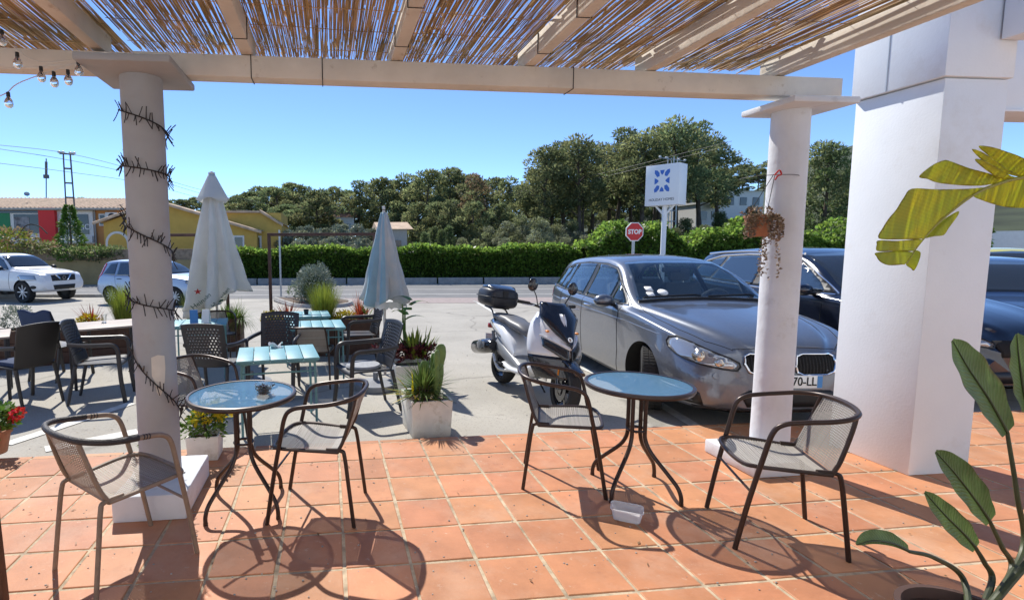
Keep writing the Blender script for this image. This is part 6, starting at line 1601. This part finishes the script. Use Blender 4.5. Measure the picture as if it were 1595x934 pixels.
for i in range(13):
    s = -5.2+i*2.32
    b = MB(); b.box((0, 0, .15), (2.24, .24, .34)); p = rp(s, -.55); o = b.build('concrete_block', M['kerb'], bevel=.02); o.location = p; o.rotation_euler = (0, 0, atan2(RD.y, RD.x))
    tag(o, 'low grey concrete block in the row along the foot of the hedge', 'barrier block', 'concrete blocks along the hedge')
def at_st(s, t, rz=0): return T(rp(s, t), atan2(RD.y, RD.x)+rz)
b = MB(); b.box((0, 0, .55), (34, .3, 1.5)); o = b.build('retaining_wall', M['tan_wall'], bevel=.02); o.location = rp(-22.2, .25); o.rotation_euler = (0, 0, atan2(RD.y, RD.x)); tag(o, 'tan rendered roadside wall behind the pickup and silver car', 'wall')
b = MB(); b.box((0, 0, .25), (34, .24, .50)); 
for k in range(34): b.box((-16.5+k, 0, .53), (.9, .3, .07))
o = b.build('parapet', M['brick_band'], bevel=.01); o.location = rp(-22.2, .3)+V((0, 0, 1.302)); o.rotation_euler = (0, 0, atan2(RD.y, RD.x)); tag(o, 'brick parapet on top of the tan roadside wall', 'parapet')

# ================================================================ HILL AND TREES
def sms(a, c, x): t = max(0, min(1, (x-a)/(c-a))); return t*t*(3-2*t)
def hz(x, y):
    d = sqrt(x*x+(y+4)**2); u = x/max(5, y+4)
    t = x*RN.x+(y-23.6)*RN.y
    base = -.35 if t < 1 else -.3
    rise = sms(40, 150, d)*(3.5+7*sms(.1, .7, u)+9*sms(.75, 1.1, u)*(1-sms(1.15, 1.4, u)))+sms(120, 320, d)*(2+22*sms(.6, 1.1, u)*(1-sms(1.15, 1.4, u)))
    return base+rise*sms(1.5, 20, t)
b = MB(); n1, n2 = 60, 44
def tp(u, v):
    a = -1.25+2.55*u; d = 26+520*v**1.7; x = -.38+sin(a)*d; y = -4.1+cos(a)*d
    t = x*RN.x+(y-23.6)*RN.y
    return V((x, y, hz(x, y)+.4*sms(3, 20, t)*sin(x*.13)*cos(y*.11)+(-.9 if t < 3 else 0)))
b.grid(tp, n1, n2); st(b.build('hillside', M['hill'], smooth=70))
def limb_tree(seed, h, bare, spread, clumps, per, mats, leaf, flat=.55, lean=.0):
    """trunk with limbs, and needle clumps spread through an uneven crown; unit-height local coords"""
    r_ = random.Random(seed); o = empty('pine_tree', (0, 0, -50)); b = MB(); L = []
    tx = lambda z: V((lean*h*(z/h)**2+.02*h*sin(3*z/h+seed), .02*h*sin(2*z/h+2*seed), z))
    b.tube([tx(h*k/8*.94) for k in range(9)], [h*.020*(1-.85*k/8)+.02 for k in range(9)], 7)
    cs = []
    for k in range(clumps):
        z = h*(bare+(1-bare)*(k+.5)/clumps); q = (z/h-bare)/(1-bare); a = k*2.4+r_.uniform(-.5, .5)
        rad = spread*h*(.35+.65*sin(pi*min(1, .18+q*.78)))*r_.uniform(.35, 1.0)*(1-.55*max(0, q-.7)/.3)
        c = tx(z)+V((cos(a)*rad, sin(a)*rad, r_.uniform(-.01, .05)*h)); cs.append((c, h*r_.uniform(.045, .088)))
        b.tube([tx(z-.06*h), (tx(z-.03*h)+c)/2+V((0, 0, -.01*h)), c], [h*.006+.01, h*.004+.008, .008], 5)
    b.build('trunk', M['bark'], o, smooth=60)
    lf = [MB(), MB()]
    for c, s in cs:
        dark = r_.random() < .55
        for _ in range(per):
            d = uvec(r_, -.7); q = .25+.75*r_.random()**.5
            p = c+V((d.x*s*1.45*q, d.y*s*1.45*q, d.z*s*flat*1.5*q)); k = leaf*r_.uniform(.6, 1.3)
            lf[0 if (r_.random() < .8) == dark else 1].leaf(p, (d+uvec(r_, -1)*.8+V((0, 0, .35))).normalized(), k, k*.42)
    lf[0].build('crown', M[mats[0]], o, smooth=0); lf[1].build('light_foliage', M[mats[1]], o, smooth=0)
    return o
protos = {}
def proto(kind):
    if kind in protos: return protos[kind]
    k, s = kind
    spec = dict(tall=lambda s: limb_tree(s, 12, .42, .19, 17, 330, ('pine', 'pine_b'), .34, .62, r_lean[s % 3]),
                mid=lambda s: limb_tree(s, 9, .24, .26, 18, 300, ('pine', 'pine_b'), .32, .6),
                round=lambda s: limb_tree(s, 7, .42, .36, 18, 300, ('pine', 'pine_b'), .30, .5),
                oak=lambda s: limb_tree(s, 6, .10, .34, 20, 300, ('oak', 'olive'), .24, .8),
                dark=lambda s: limb_tree(s, 8, .08, .22, 26, 330, ('deepgreen', 'oak'), .26, .8),
                dry=lambda s: limb_tree(s, 8, .3, .24, 15, 200, ('dead', 'oak'), .30, .7),
                cyp=lambda s: limb_tree(s, 5, .04, .10, 18, 240, ('deepgreen', 'pine'), .2, 1.0),
                olive=lambda s: limb_tree(s, 4, .14, .42, 18, 330, ('olive', 'grey_leaf'), .18, .8))
    o = spec[k](s); protos[kind] = o; o['used'] = 0; return o
r_lean = (0, .05, -.04)
HT = dict(tall=12, mid=9, round=7, oak=6, dark=8, dry=8, cyp=5, olive=4)
LB = dict(tall=('tall bare trunked dark pine in the stand left of the boxed sign', 'pine', 'tall pines left of the boxed sign', 'pine_tree'),
          mid=('bushy dark pine in the wood beyond the hedge, behind the parasols', 'pine', 'bushy pines beyond the hedge', 'pine_tree'),
          round=('round topped small pine on the far skyline, left of the branded parasol and around it', 'pine', 'round topped pines on the far skyline', 'pine_tree'),
          oak=('olive green bushy tree growing low in front of the tall pines', 'tree', 'low bushy trees in front of the tall pines', 'bushy_tree'),
          dark=('dark dense leafy tree', 'tree', None, 'leafy_tree'), dry=('dry brownish tree', 'tree', None, 'dry_tree'),
          cyp=('slim dark cypress in the small group behind the hedge near the pale blue parasol', 'cypress', 'slim cypresses behind the hedge', 'cypress_tree'),
          olive=('silvery green tree right behind the long hedge', 'tree', 'silvery trees behind the long hedge', 'silvery_tree'))
def tree(kind, px, ytop, Y, wf=1.0, label=None, group=None, var=None):
    top = onY(px, ytop, Y); zb = hz(top.x, Y)-.1; h = max(1.0, (top.z-zb)*(.90 if kind == 'tall' else 1.0 if kind == 'mid' else .95))
    p = proto((kind, var if var is not None else rnd.randrange(3)))
    o = p if not p['used'] else copy_tree(p)
    if o is p: p['used'] = 1
    else: o['used'] = 1
    lb, ct, gp_, nm = LB[kind]; o.name = nm
    k = h/HT[kind]; o.location = (top.x, Y, zb); o.rotation_euler = (0, 0, rnd.uniform(0, 6.28)); o.scale = (k*wf, k*wf, k)
    for kk in ('group',):
        if kk in o: del o[kk]
    tag(o, label or lb, ct, group if label else gp_)
    return o
for px, yt, Y in ((838,262,60),(850,222,48),(866,250,58),(880,216,52),(898,232,60),(908,206,47),(930,214,56),(948,230,62),(965,196,50),(985,228,60),(1002,200,46),(1020,230,64),(1035,193,50),(1060,178,46),(1078,225,60),(1098,183,48),(1120,212,52),(1112,240,62)):
    tree('tall', px, yt, Y, 1.15)
for px, yt, Y in ((845,300,72),(870,296,75),(895,290,78),(920,296,74),(945,288,76),(970,292,72),(995,286,75),(1020,290,72),(1045,288,76),(1070,292,74),(1095,290,72),(1120,296,76),(858,322,66),(905,318,68),(950,322,66),(1005,318,68),(1060,322,66),(1105,318,68)):
    tree('mid', px, yt, Y, 1.5, 'bushy pine filling in behind the bare trunks of the tall pines', 'pines behind the tall trunks')
for px, yt, Y in ((812,292,62),(790,288,58),(768,282,66),(745,283,56),(722,276,60),(702,268,58),(684,280,66),(665,272,56),(648,286,66),(630,284,60),(612,288,68),(596,282,60),(578,298,70),(560,292,62),(540,300,74),(520,296,64),(500,302,76),(478,300,84),(700,320,46),(740,318,44),(680,318,48),(650,320,50),(620,318,56),(780,320,48),(820,305,50)):
    tree('mid', px, yt, Y, 1.15)
for px, yt, Y in ((490,300,58),(455,286,84),(432,292,80),(412,290,90),(392,298,86),(372,304,95),(352,308,110),(330,312,120),(305,308,125),(285,310,120),(265,314,130),(190,320,130),(165,318,120),(140,312,125),(122,308,130),(105,316,120),(80,310,125),(58,318,120),(35,320,130),(12,322,120),(-15,318,125),(445,318,60),(470,325,58)):
    tree('round', px, yt, Y, 1.25)
for px, yt, Y in ((790,348,38),(812,338,40),(840,342,36),(865,352,38),(890,345,42),(760,356,40),(735,352,44),(912,368,36),(940,356,44),(960,372,38),(880,372,32),(830,370,32),(785,374,32),(925,378,30),(1000,370,40),(720,372,38),(1020,352,44),(700,345,46)):
    tree('oak', px, yt, Y, 1.1)
for px, yt, Y in ((455,362,34),(478,352,36),(503,356,35),(530,350,36),(556,354,35),(580,356,36),(432,366,36),(465,374,30),(515,370,30),(565,372,30)):
    tree('olive', px, yt, Y, 1.15)
for px, yt, Y in ((662,362,38),(675,354,39),(688,358,38),(700,352,40)):
    tree('cyp', px, yt, Y, 1.0)
tree('dry', 738, 274, 52, 1.0, 'dry brownish tree rising among the dark pines beyond the hedge')
tree('dark', 1288, 224, 34, 1.0, 'tall dense dark green tree right of the sunlit column', var=0)
tree('dark', 1325, 262, 36, 1.2, 'dense dark green tree beside the square pillar', var=1)
for px, yt, Y, w in ((1120,330,44,1.0),(1150,338,40,1.1),(1172,322,48,1.0),(1098,352,36,1.2),(1070,340,42,1.1),(1050,356,36,1.1),(1140,352,34,1.2)):
    tree('dark', px, yt, Y, w, 'dark green tree between the boxed sign and the sunlit column', 'dark trees between sign and column')
for px, yt, Y in ((1140,262,110),(1160,256,120),(1182,262,115),(1200,250,125),(1225,258,120),(1250,250,130),(1275,262,120),(1300,246,130),(1320,252,120),(1345,246,130),(1150,280,90),(1190,285,90),(1260,275,95)):
    tree('round', px, yt, Y, 1.35, 'pine covering the far hill to the right of the sunlit column and the sign', 'pines on the far right hill')
# small conifer and climbers over the roadside wall
def shrub_at(px, y0, y1, Y, w, n, mats, label, name='shrub', leaf=.14, cat='shrub', group=None, seed=1):
    t = onY(px, y1, Y); bt = onY(px, y0, Y); h = t.z-bt.z
    parts = [('leaves', lambda b: bushy(b, (0, 0, h*.5), (w/2, w/2, h*.55), n, leaf, leaf*.45, seed, -1, inner=.3), mats[0])]
    if len(mats) > 1: parts.append(('light_leaves', lambda b: bushy(b, (0, 0, h*.55), (w/2, w/2, h*.55), n//2, leaf, leaf*.45, seed+50, -.4, inner=.5), mats[1]))
    return plant(name, label, parts, tuple(bt), group, cat)
def conif(b, h):
    r_ = random.Random(5)
    for _ in range(2600):
        q = r_.random()**.8; a = r_.uniform(0, 6.28); rad = (1-q)**.8*.85*(.5+.5*r_.random())*(1+.25*sin(q*22))+.06
        b.leaf((cos(a)*rad, sin(a)*rad, h*q), (cos(a), sin(a), r_.uniform(-.2, .8)), .22, .06)
q = onY(112, 395, 28); 
plant('conifer', 'cone shaped green conifer before the orange building', [('crown', lambda b: conif(b, 2.9), 'green'), ('trunk', lambda b: b.tube([(0, 0, -.3), (0, 0, 2.2)], .05, 6), 'bark')], (q.x, 28, q.z-.2), cat='conifer')
gsh = 'shrubs spilling over the tan wall'
shrub_at(15, 392, 358, 25.6, 2.6, 900, ('lime', 'dead'), 'yellow green vine tangle at the left edge above the pickup', 'vine', .20, 'vine', None, 1)
shrub_at(60, 394, 378, 25.7, 2.2, 600, ('oak', 'dead'), 'reddish brown tangle of twigs above the pickup cab', 'vine', .16, 'vine', None, 2)
shrub_at(112, 405, 385, 26, 1.9, 1100, ('green', 'oak'), 'green shrub on the tan wall beneath the conifer', 'shrub', .14, 'shrub', None, 3)
shrub_at(148, 405, 384, 26, 2.2, 1300, ('oak', 'green'), 'dense shrub on the tan wall between the conifer and the column', 'shrub', .15, 'shrub', None, 4)
shrub_at(180, 404, 385, 26, 1.6, 900, ('oak', 'deepgreen'), 'dark shrub on the tan wall touching the column from the left', 'shrub', .15, 'shrub', None, 5)
shrub_at(80, 392, 378, 26.5, 1.4, 500, ('lime', 'green'), 'small yellow green shrub below the red panel', 'shrub', .13, 'shrub', None, 6)
b = MB(); b.tube(bez([onY(20, 380, 25.8), onY(40, 352, 25.8), onY(60, 352, 25.8), onY(74, 364, 25.8)], 6), .03, 6); tag(b.build('bare_branch', M['bark']), 'pale bare branch arching above the pickup', 'branch')

# ================================================================ BUILDINGS
def facade(name, label, loc, rz, cat='building'): return empty(name, loc, rz, label, cat)
def pxw(x0, x1, Y): return onY(x1, 380, Y).x-onY(x0, 380, Y).x
# orange shop building
Yb = 40.0; A = onY(-60, 380, Yb); B_ = onY(190, 380, Yb); L = B_.x-A.x
ze = onY(70, 326, Yb).z; zg = -.3
o = facade('shop_building', 'orange shop building with red and green panels and a tiled roof', (A.x, Yb, zg), 0)
X = lambda px: onY(px, 380, Yb).x-A.x
Z = lambda py: onY(70, py, Yb).z-zg
b = MB(); b.box((L/2, 4, (ze-zg)/2), (L, 8, ze-zg)); b.build('wall', M['orange_wall'], o)
b = MB(); k = 60; ro = .5
b.grid(lambda u, v: V((-ro+(L+2*ro)*u, -ro+4.6*v, Z(326)+.02+1.15*v+.12*abs(sin(u*pi*42)))), 210, 6); b.box((L/2, 3.9, Z(326)-.05), (L+.9, 8.6, .12)); b.grid(lambda u, v: V((-ro+(L+2*ro)*u, 8.6-4.5*v, Z(326)+.02+1.15*v)), 4, 2); b.build('roof', M['roof'], o, smooth=30)
def panel(nm, x0, x1, y0, y1, mat, d=.12, par=None, off=0):
    b = MB(); b.box(((X(x0)+X(x1))/2, -d/2-off, (Z(y0)+Z(y1))/2), (abs(X(x1)-X(x0)), d, abs(Z(y1)-Z(y0)))); return b.build(nm, M[mat], par or o, smooth=0)
panel('green_panel', -60, 20, 332, 372, 'green_panel', .15); panel('red_panel', 68, 93, 324, 382, 'red_panel', .5)
panel('white_frame', 18, 70, 325, 380, 'house_white', .10); panel('white_frame', 91, 148, 324, 380, 'house_white', .10)
w1 = panel('shop_window', 26, 65, 334, 363, 'window_dark', .05, off=.105); w2 = panel('shop_window', 100, 141, 334, 365, 'window_dark', .05, off=.105)
panel('poster', 27, 50, 338, 362, 'poster', .02, w1, .16)
panel('sign_board', 2, 66, 327, 332, 'window_dark', .05, off=.155); panel('base_band', 93, 147, 368, 378, 'house_white', .3)
t = text_mesh('lettering', 'HO', M['sign_white'], .62, w2, .002); t.rotation_euler = (R(90), 0, 0); t.location = (X(135), -.165, Z(354))
w = panel('window', 157, 168, 333, 352, 'house_white', .10); panel('pane', 159, 166, 335, 350, 'window_dark', .03, w, .10)
b = MB(); b.tube([(-.5, -.58, Z(326)-.02), (L+.5, -.58, Z(326)-.02)], .09, 8); b.tube([(X(151), -.14, Z(327)), (X(151), -.12, 0)], .07, 8); b.build('gutter', M['house_grey'], o)
b = MB(); b.box((X(178), -.2, Z(337)), (.85, .3, .6)); ac = b.build('air_conditioner', M['house_white'], o, bevel=.03)
b = MB(); b.lathe([(.0, 0), (.24, 0), (.24, .02), (0, .02)], 20, M=T((X(179), -.352, Z(337)), rx=R(90))); b.build('fan_grille', M['plastic_dark'], ac)
b = MB(); b.lathe([(0, 0), (.25, .05), (.5, .2), (.52, .22), (.25, .09), (0, .03)], 18, M=T((0, 0, 0), rx=R(60), rz=R(30))); b.tube([(0, 0, 0), (.05, .1, -.6)], .03, 6); dsh = b.build('satellite_dish', M['steel']); dsh.scale = (.4,)*3; dsh.location = (onY(42, 306, 42).x, 42, onY(42, 303, 42).z); tag(dsh, 'pale satellite dish on the roof of the orange building', 'satellite dish')
# ochre house: gable left of the column, long wing and raised block right of it
Yb = 33.0; A = onY(163, 380, Yb); zg = -.3
X = lambda px: onY(px, 380, Yb).x-A.x
Z = lambda py: onY(300, py, Yb).z-zg
o = facade('ochre_house', 'ochre house with tiled roofs, seen either side of the shaded column', (A.x, Yb, zg), 0, 'house')
L = X(352)
def gable(x0, x1, ye0, ya, ye1, xa, y0, d, mat='yellow_wall'):
    b = MB(); P = [(x0, 0), (x1, 0), (x1, ye1), (xa, ya), (x0, ye0)]
    b.prism(P, -d, 0, M=T((0, y0, 0), rx=R(90))); return b
gable(0, X(400), Z(347), Z(316), Z(362), X(250), 0, 9).build('wall', M['yellow_wall'], o, smooth=0)
b = MB()
def slope(x0, z0, x1, z1, y0, y1, th=.14):
    n = max(4, int(abs(y1-y0)/.35)*2)
    b.grid(lambda u, v: V((x0+(x1-x0)*v, y0+(y1-y0)*u, z0+(z1-z0)*v+th+.05*abs(sin(u*pi*n/2)))), n*3, 4)
    b.add([(x0, y0, z0+th), (x1, y0, z1+th), (x1, y0, z1-.02), (x0, y0, z0-.02)], [(0, 1, 2, 3)])
slope(-.5, Z(350), X(250), Z(316), -.5, 9); slope(X(400)+.4, Z(364), X(250), Z(316), -.5, 9); b.build('roof', M['roof'], o, smooth=30)
b = MB(); b.prism([(R_[0], R_[1]) for R_ in [(-.75, 0), (.75, 0), (.75, .9)]+[(.75*cos(R(a)), .9+.75*sin(R(a))) for a in range(15, 180, 15)]+[(-.75, .9)]], 0, .1, M=T((X(184), 0, Z(398)), rx=R(90))); ar = b.build('arched_window', M['house_white'], o, smooth=0)
b = MB(); b.prism([(x*.8, z*.88+.05) for x, z in [(-.75, 0), (.75, 0), (.75, .9)]+[(.75*cos(R(a)), .9+.75*sin(R(a))) for a in range(15, 180, 15)]+[(-.75, .9)]], .1, .12, M=T((X(184), 0, Z(398)), rx=R(90))); b.build('pane', M['yellow_wall'], ar, smooth=0)
b = MB(); b.box(((X(350)+X(437))/2, 4.0, Z(330)/2), (X(437)-X(350), 6, Z(330))); b.build('raised_block', M['yellow_wall'], o, smooth=0)
b = MB(); b.box(((X(346)+X(405))/2, 4.0, Z(329)+.02), (X(405)-X(346), 6.6, .14)); slope(X(440), Z(352), X(404), Z(329), .7, 7.3); b.build('block_roof', M['roof'], o, smooth=30)
for px in (372, 396):
    b = MB(); b.box((X(px), -.0+.0, Z(378)), (.75, .10, .95), M=T((0, 0, 0))); w = b.build('window', M['house_white'], o, smooth=0)
    if px == 396: w.location = (0, .98-.0, 0)
    b = MB(); b.box((X(px), -.056, Z(378)), (.5, .03, .7)); pn = b.build('pane', M['window_dark'], w, smooth=0)
# far houses
def house(label, x0, x1, y0, y1, Y, wall, roofm, pitch=.25, win=3, depth=7, flat=False):
    A = onY(x0, 380, Y); B2 = onY(x1, 380, Y); L = B2.x-A.x; zb = onY(x0, y1, Y).z-1.5; H = onY(x0, y0, Y).z-zb
    o = facade('far_house', label, (A.x, Y, zb), 0, 'house'); b = MB(); b.box((L/2, depth/2, H/2), (L, depth, H)); b.build('wall', M[wall], o, smooth=0)
    b = MB()
    if flat: b.box((L/2, depth/2, H+.1), (L+.3, depth+.3, .22))
    else:
        b.add([(-.4, -.4, H), (L+.4, -.4, H), (L+.4, depth/2, H+pitch*depth/2), (-.4, depth/2, H+pitch*depth/2), (-.4, depth+.4, H), (L+.4, depth+.4, H)], [(0, 1, 2, 3), (3, 2, 5, 4), (0, 3, 4), (1, 5, 2), (4, 5, 1, 0)])
    b.build('roof', M[roofm], o, smooth=0)
    for k in range(win):
        x = L*(k+.6)/(win+.2); b = MB(); b.box((x, -.03, H-1.3), (.9, .08, 1.0)); w = b.build('window', M['window_dark'], o, smooth=0)
    return o
house('white house with a long grey roof on the right hill, left of the sunlit column', 1122, 1185, 297, 322, 58, 'house_white', 'house_grey', .12, 3)
house('small white house lower on the slope, right of the boxed sign', 1082, 1122, 318, 340, 54, 'house_white', 'house_white', .1, 2, 6, True)
house('white villa block among the pines, left of the pale blue parasol', 458, 505, 331, 350, 64, 'house_white', 'house_white', .2, 3, 7, True)
house('white villa with a red tiled roof behind the silvery trees', 512, 552, 338, 352, 60, 'house_white', 'roof_red', .3, 2)
house('grey walled house with a tiled roof just behind the hedge near the pale blue parasol', 596, 634, 357, 392, 34, 'house_grey', 'roof', .25, 1, 5)
# carriageway and wall seen beyond the right-hand cars
b = MB(); b.box((0, 0, 1.0), (26, .35, 2.2)); o = b.build('roadside_wall', M['house_white']); o.location = (44, 20, .2); o.rotation_euler = (0, 0, R(-50)); tag(o, 'white wall at the far right beyond the yellow car', 'wall')

# ================================================================ PYLONS AND WIRES
def lattice(name, label, px, yt, yb, Y, w, arms=(), mat='pylon'):
    t = onY(px, yt, Y); bt = onY(px, yb, Y); h = t.z-bt.z; o = empty(name, (t.x, Y, bt.z), R(25), label, 'pylon'); b = MB(); n = max(4, int(h/.9))
    for sx in (1, -1):
        for sy in (1, -1): b.tube([(sx*w, sy*w, 0), (sx*w*.7, sy*w*.7, h)], .05, 4)
    for k in range(n):
        z = h*k/n; q = w*(1-.3*k/n)
        P = [(-q, -q, z), (q, -q, z), (q, q, z), (-q, q, z)]
        for i in range(4): b.tube([P[i], P[(i+1) % 4]], .035, 4)
    b.build('lattice', M[mat], o, smooth=0)
    if arms:
        b = MB(); ins = MB()
        for z, x in arms:
            b.tube([(-x, 0, h+z), (x, 0, h+z)], .05, 5)
            for sx in (-1, -.5, .5, 1): ins.ell((sx*x, 0, h+z+.1), (.12, .12, .09), 8, 6)
        b.build('crossarm', M[mat], o, smooth=0); ins.build('insulators', M['insulator'], o)
    return o
lattice('lattice_pylon', 'slender lattice pylon standing above the conifer at left', 104, 240, 396, 36, .30, ((-.0, .45),))
lattice('lattice_pylon', 'pale lattice pylon behind the boxed sign, insulators showing above it', 1048, 245, 410, 40, .38, ((-.2, 1.9),), 'steel')
b = MB(); q = onY(72, 318, 60); t = onY(72, 247, 60); b.tube([q, t], .06, 6); b.tube([onY(72, 252, 60), onY(72, 272, 60)], .14, 8); b.box(onY(72, 275, 60), (.5, .3, .4)); tag(b.build('antenna_mast', M['pylon']), 'thin antenna mast above the orange building', 'mast')
b = MB(); b.tube([onY(848, 410, 50), onY(848, 268, 50)], .11, 7); b.tube([onY(908, 410, 48), onY(908, 262, 48)], .12, 7); tag(b.build('utility_pole', M['bark']), 'pair of plain wooden poles among the tall pines', 'pole')
def wire(pts, r, label, sag=0):
    P = [onY(x, y, Y) for x, y, Y in pts]; b = MB(); b.tube(bez(P, 8), r, 4); return tag(b.build('power_line', M['pylon'], smooth=0), label, 'power line', 'overhead wires')
wire([(-20, 224, 30), (100, 238, 36), (200, 262, 44), (315, 296, 55), (420, 318, 75)], .016, 'top wire slanting down left of the branded parasol')
wire([(-20, 229, 30), (110, 250, 36), (220, 274, 44), (318, 303, 55)], .016, 'second wire down, left of the branded parasol')
wire([(-20, 252, 30), (100, 267, 36), (220, 285, 46), (310, 308, 58)], .016, 'lowest wire left of the branded parasol')
wire([(360, 326, 70), (560, 340, 60), (760, 347, 50), (860, 349, 48)], .014, 'near level wire crossing behind the pale blue parasol')
wire([(740, 302, 60), (850, 288, 52), (950, 267, 45), (1046, 243, 40), (1140, 220, 36)], .016, 'upper wire running to the pylon behind the boxed sign')
wire([(740, 306, 60), (850, 293, 52), (950, 273, 45), (1046, 249, 40), (1140, 226, 36)], .016, 'lower wire running to the pylon behind the boxed sign')

# unseen white cafe front behind the camera, added to bounce light into the shade
b = MB(); b.box((2.0, -6.9, 1.9), (24, .3, 3.8)); tag(b.build('cafe_bounce_wall', M['white_wall'], bevel=.01), 'plain white cafe wall, unseen, added behind the tiled terrace to bounce light', 'wall')
# ================================================================ SUN, SKY, CAMERA
sun_dir = V((-.213, .61, .70)).normalized()
el = math.asin(sun_dir.z); az = atan2(sun_dir.x, sun_dir.y)
w = bpy.data.worlds.new('World'); scene.world = w; w.use_nodes = True
N = w.node_tree.nodes; bg = N['Background']; sk = N.new('ShaderNodeTexSky'); sk.sky_type = 'NISHITA'; sk.sun_disc = False
sk.sun_elevation = el; sk.sun_rotation = az; sk.air_density = .55; sk.dust_density = 0; sk.ozone_density = 6; sk.altitude = 50
w.node_tree.links.new(sk.outputs[0], bg.inputs[0]); bg.inputs[1].default_value = .145
ld = bpy.data.lights.new('sun', 'SUN'); ld.energy = 3.8; ld.angle = R(.53); ld.color = (1, .955, .88)
lo = bpy.data.objects.new('sun', ld); col.objects.link(lo); lo.rotation_euler = sun_dir.to_track_quat('Z', 'Y').to_euler()
cd = bpy.data.cameras.new('camera'); co = bpy.data.objects.new('camera', cd); col.objects.link(co)
m = Matrix((AX[0], AX[1], -AX[2])).transposed().to_4x4(); m.translation = CAM['c']; co.matrix_world = m
cd.sensor_fit = 'HORIZONTAL'; cd.sensor_width = 36; cd.lens = 36*CAM['f']/1595
cd.shift_x = -(CAM['px']-797.5)/1595; cd.shift_y = (CAM['py']-467)/1595; cd.clip_start = .02; cd.clip_end = 2000
scene.camera = co
scene.view_settings.view_transform = 'Standard'; scene.view_settings.look = 'None'; scene.view_settings.exposure = .72; scene.view_settings.gamma = 1
scene.cycles.max_bounces = 8; scene.cycles.transparent_max_bounces = 8; scene.cycles.caustics_reflective = False; scene.cycles.caustics_refractive = False
# throw away the tree kinds that were never placed
for o in list(bpy.data.objects):
    if 'used' in o: del o['used']
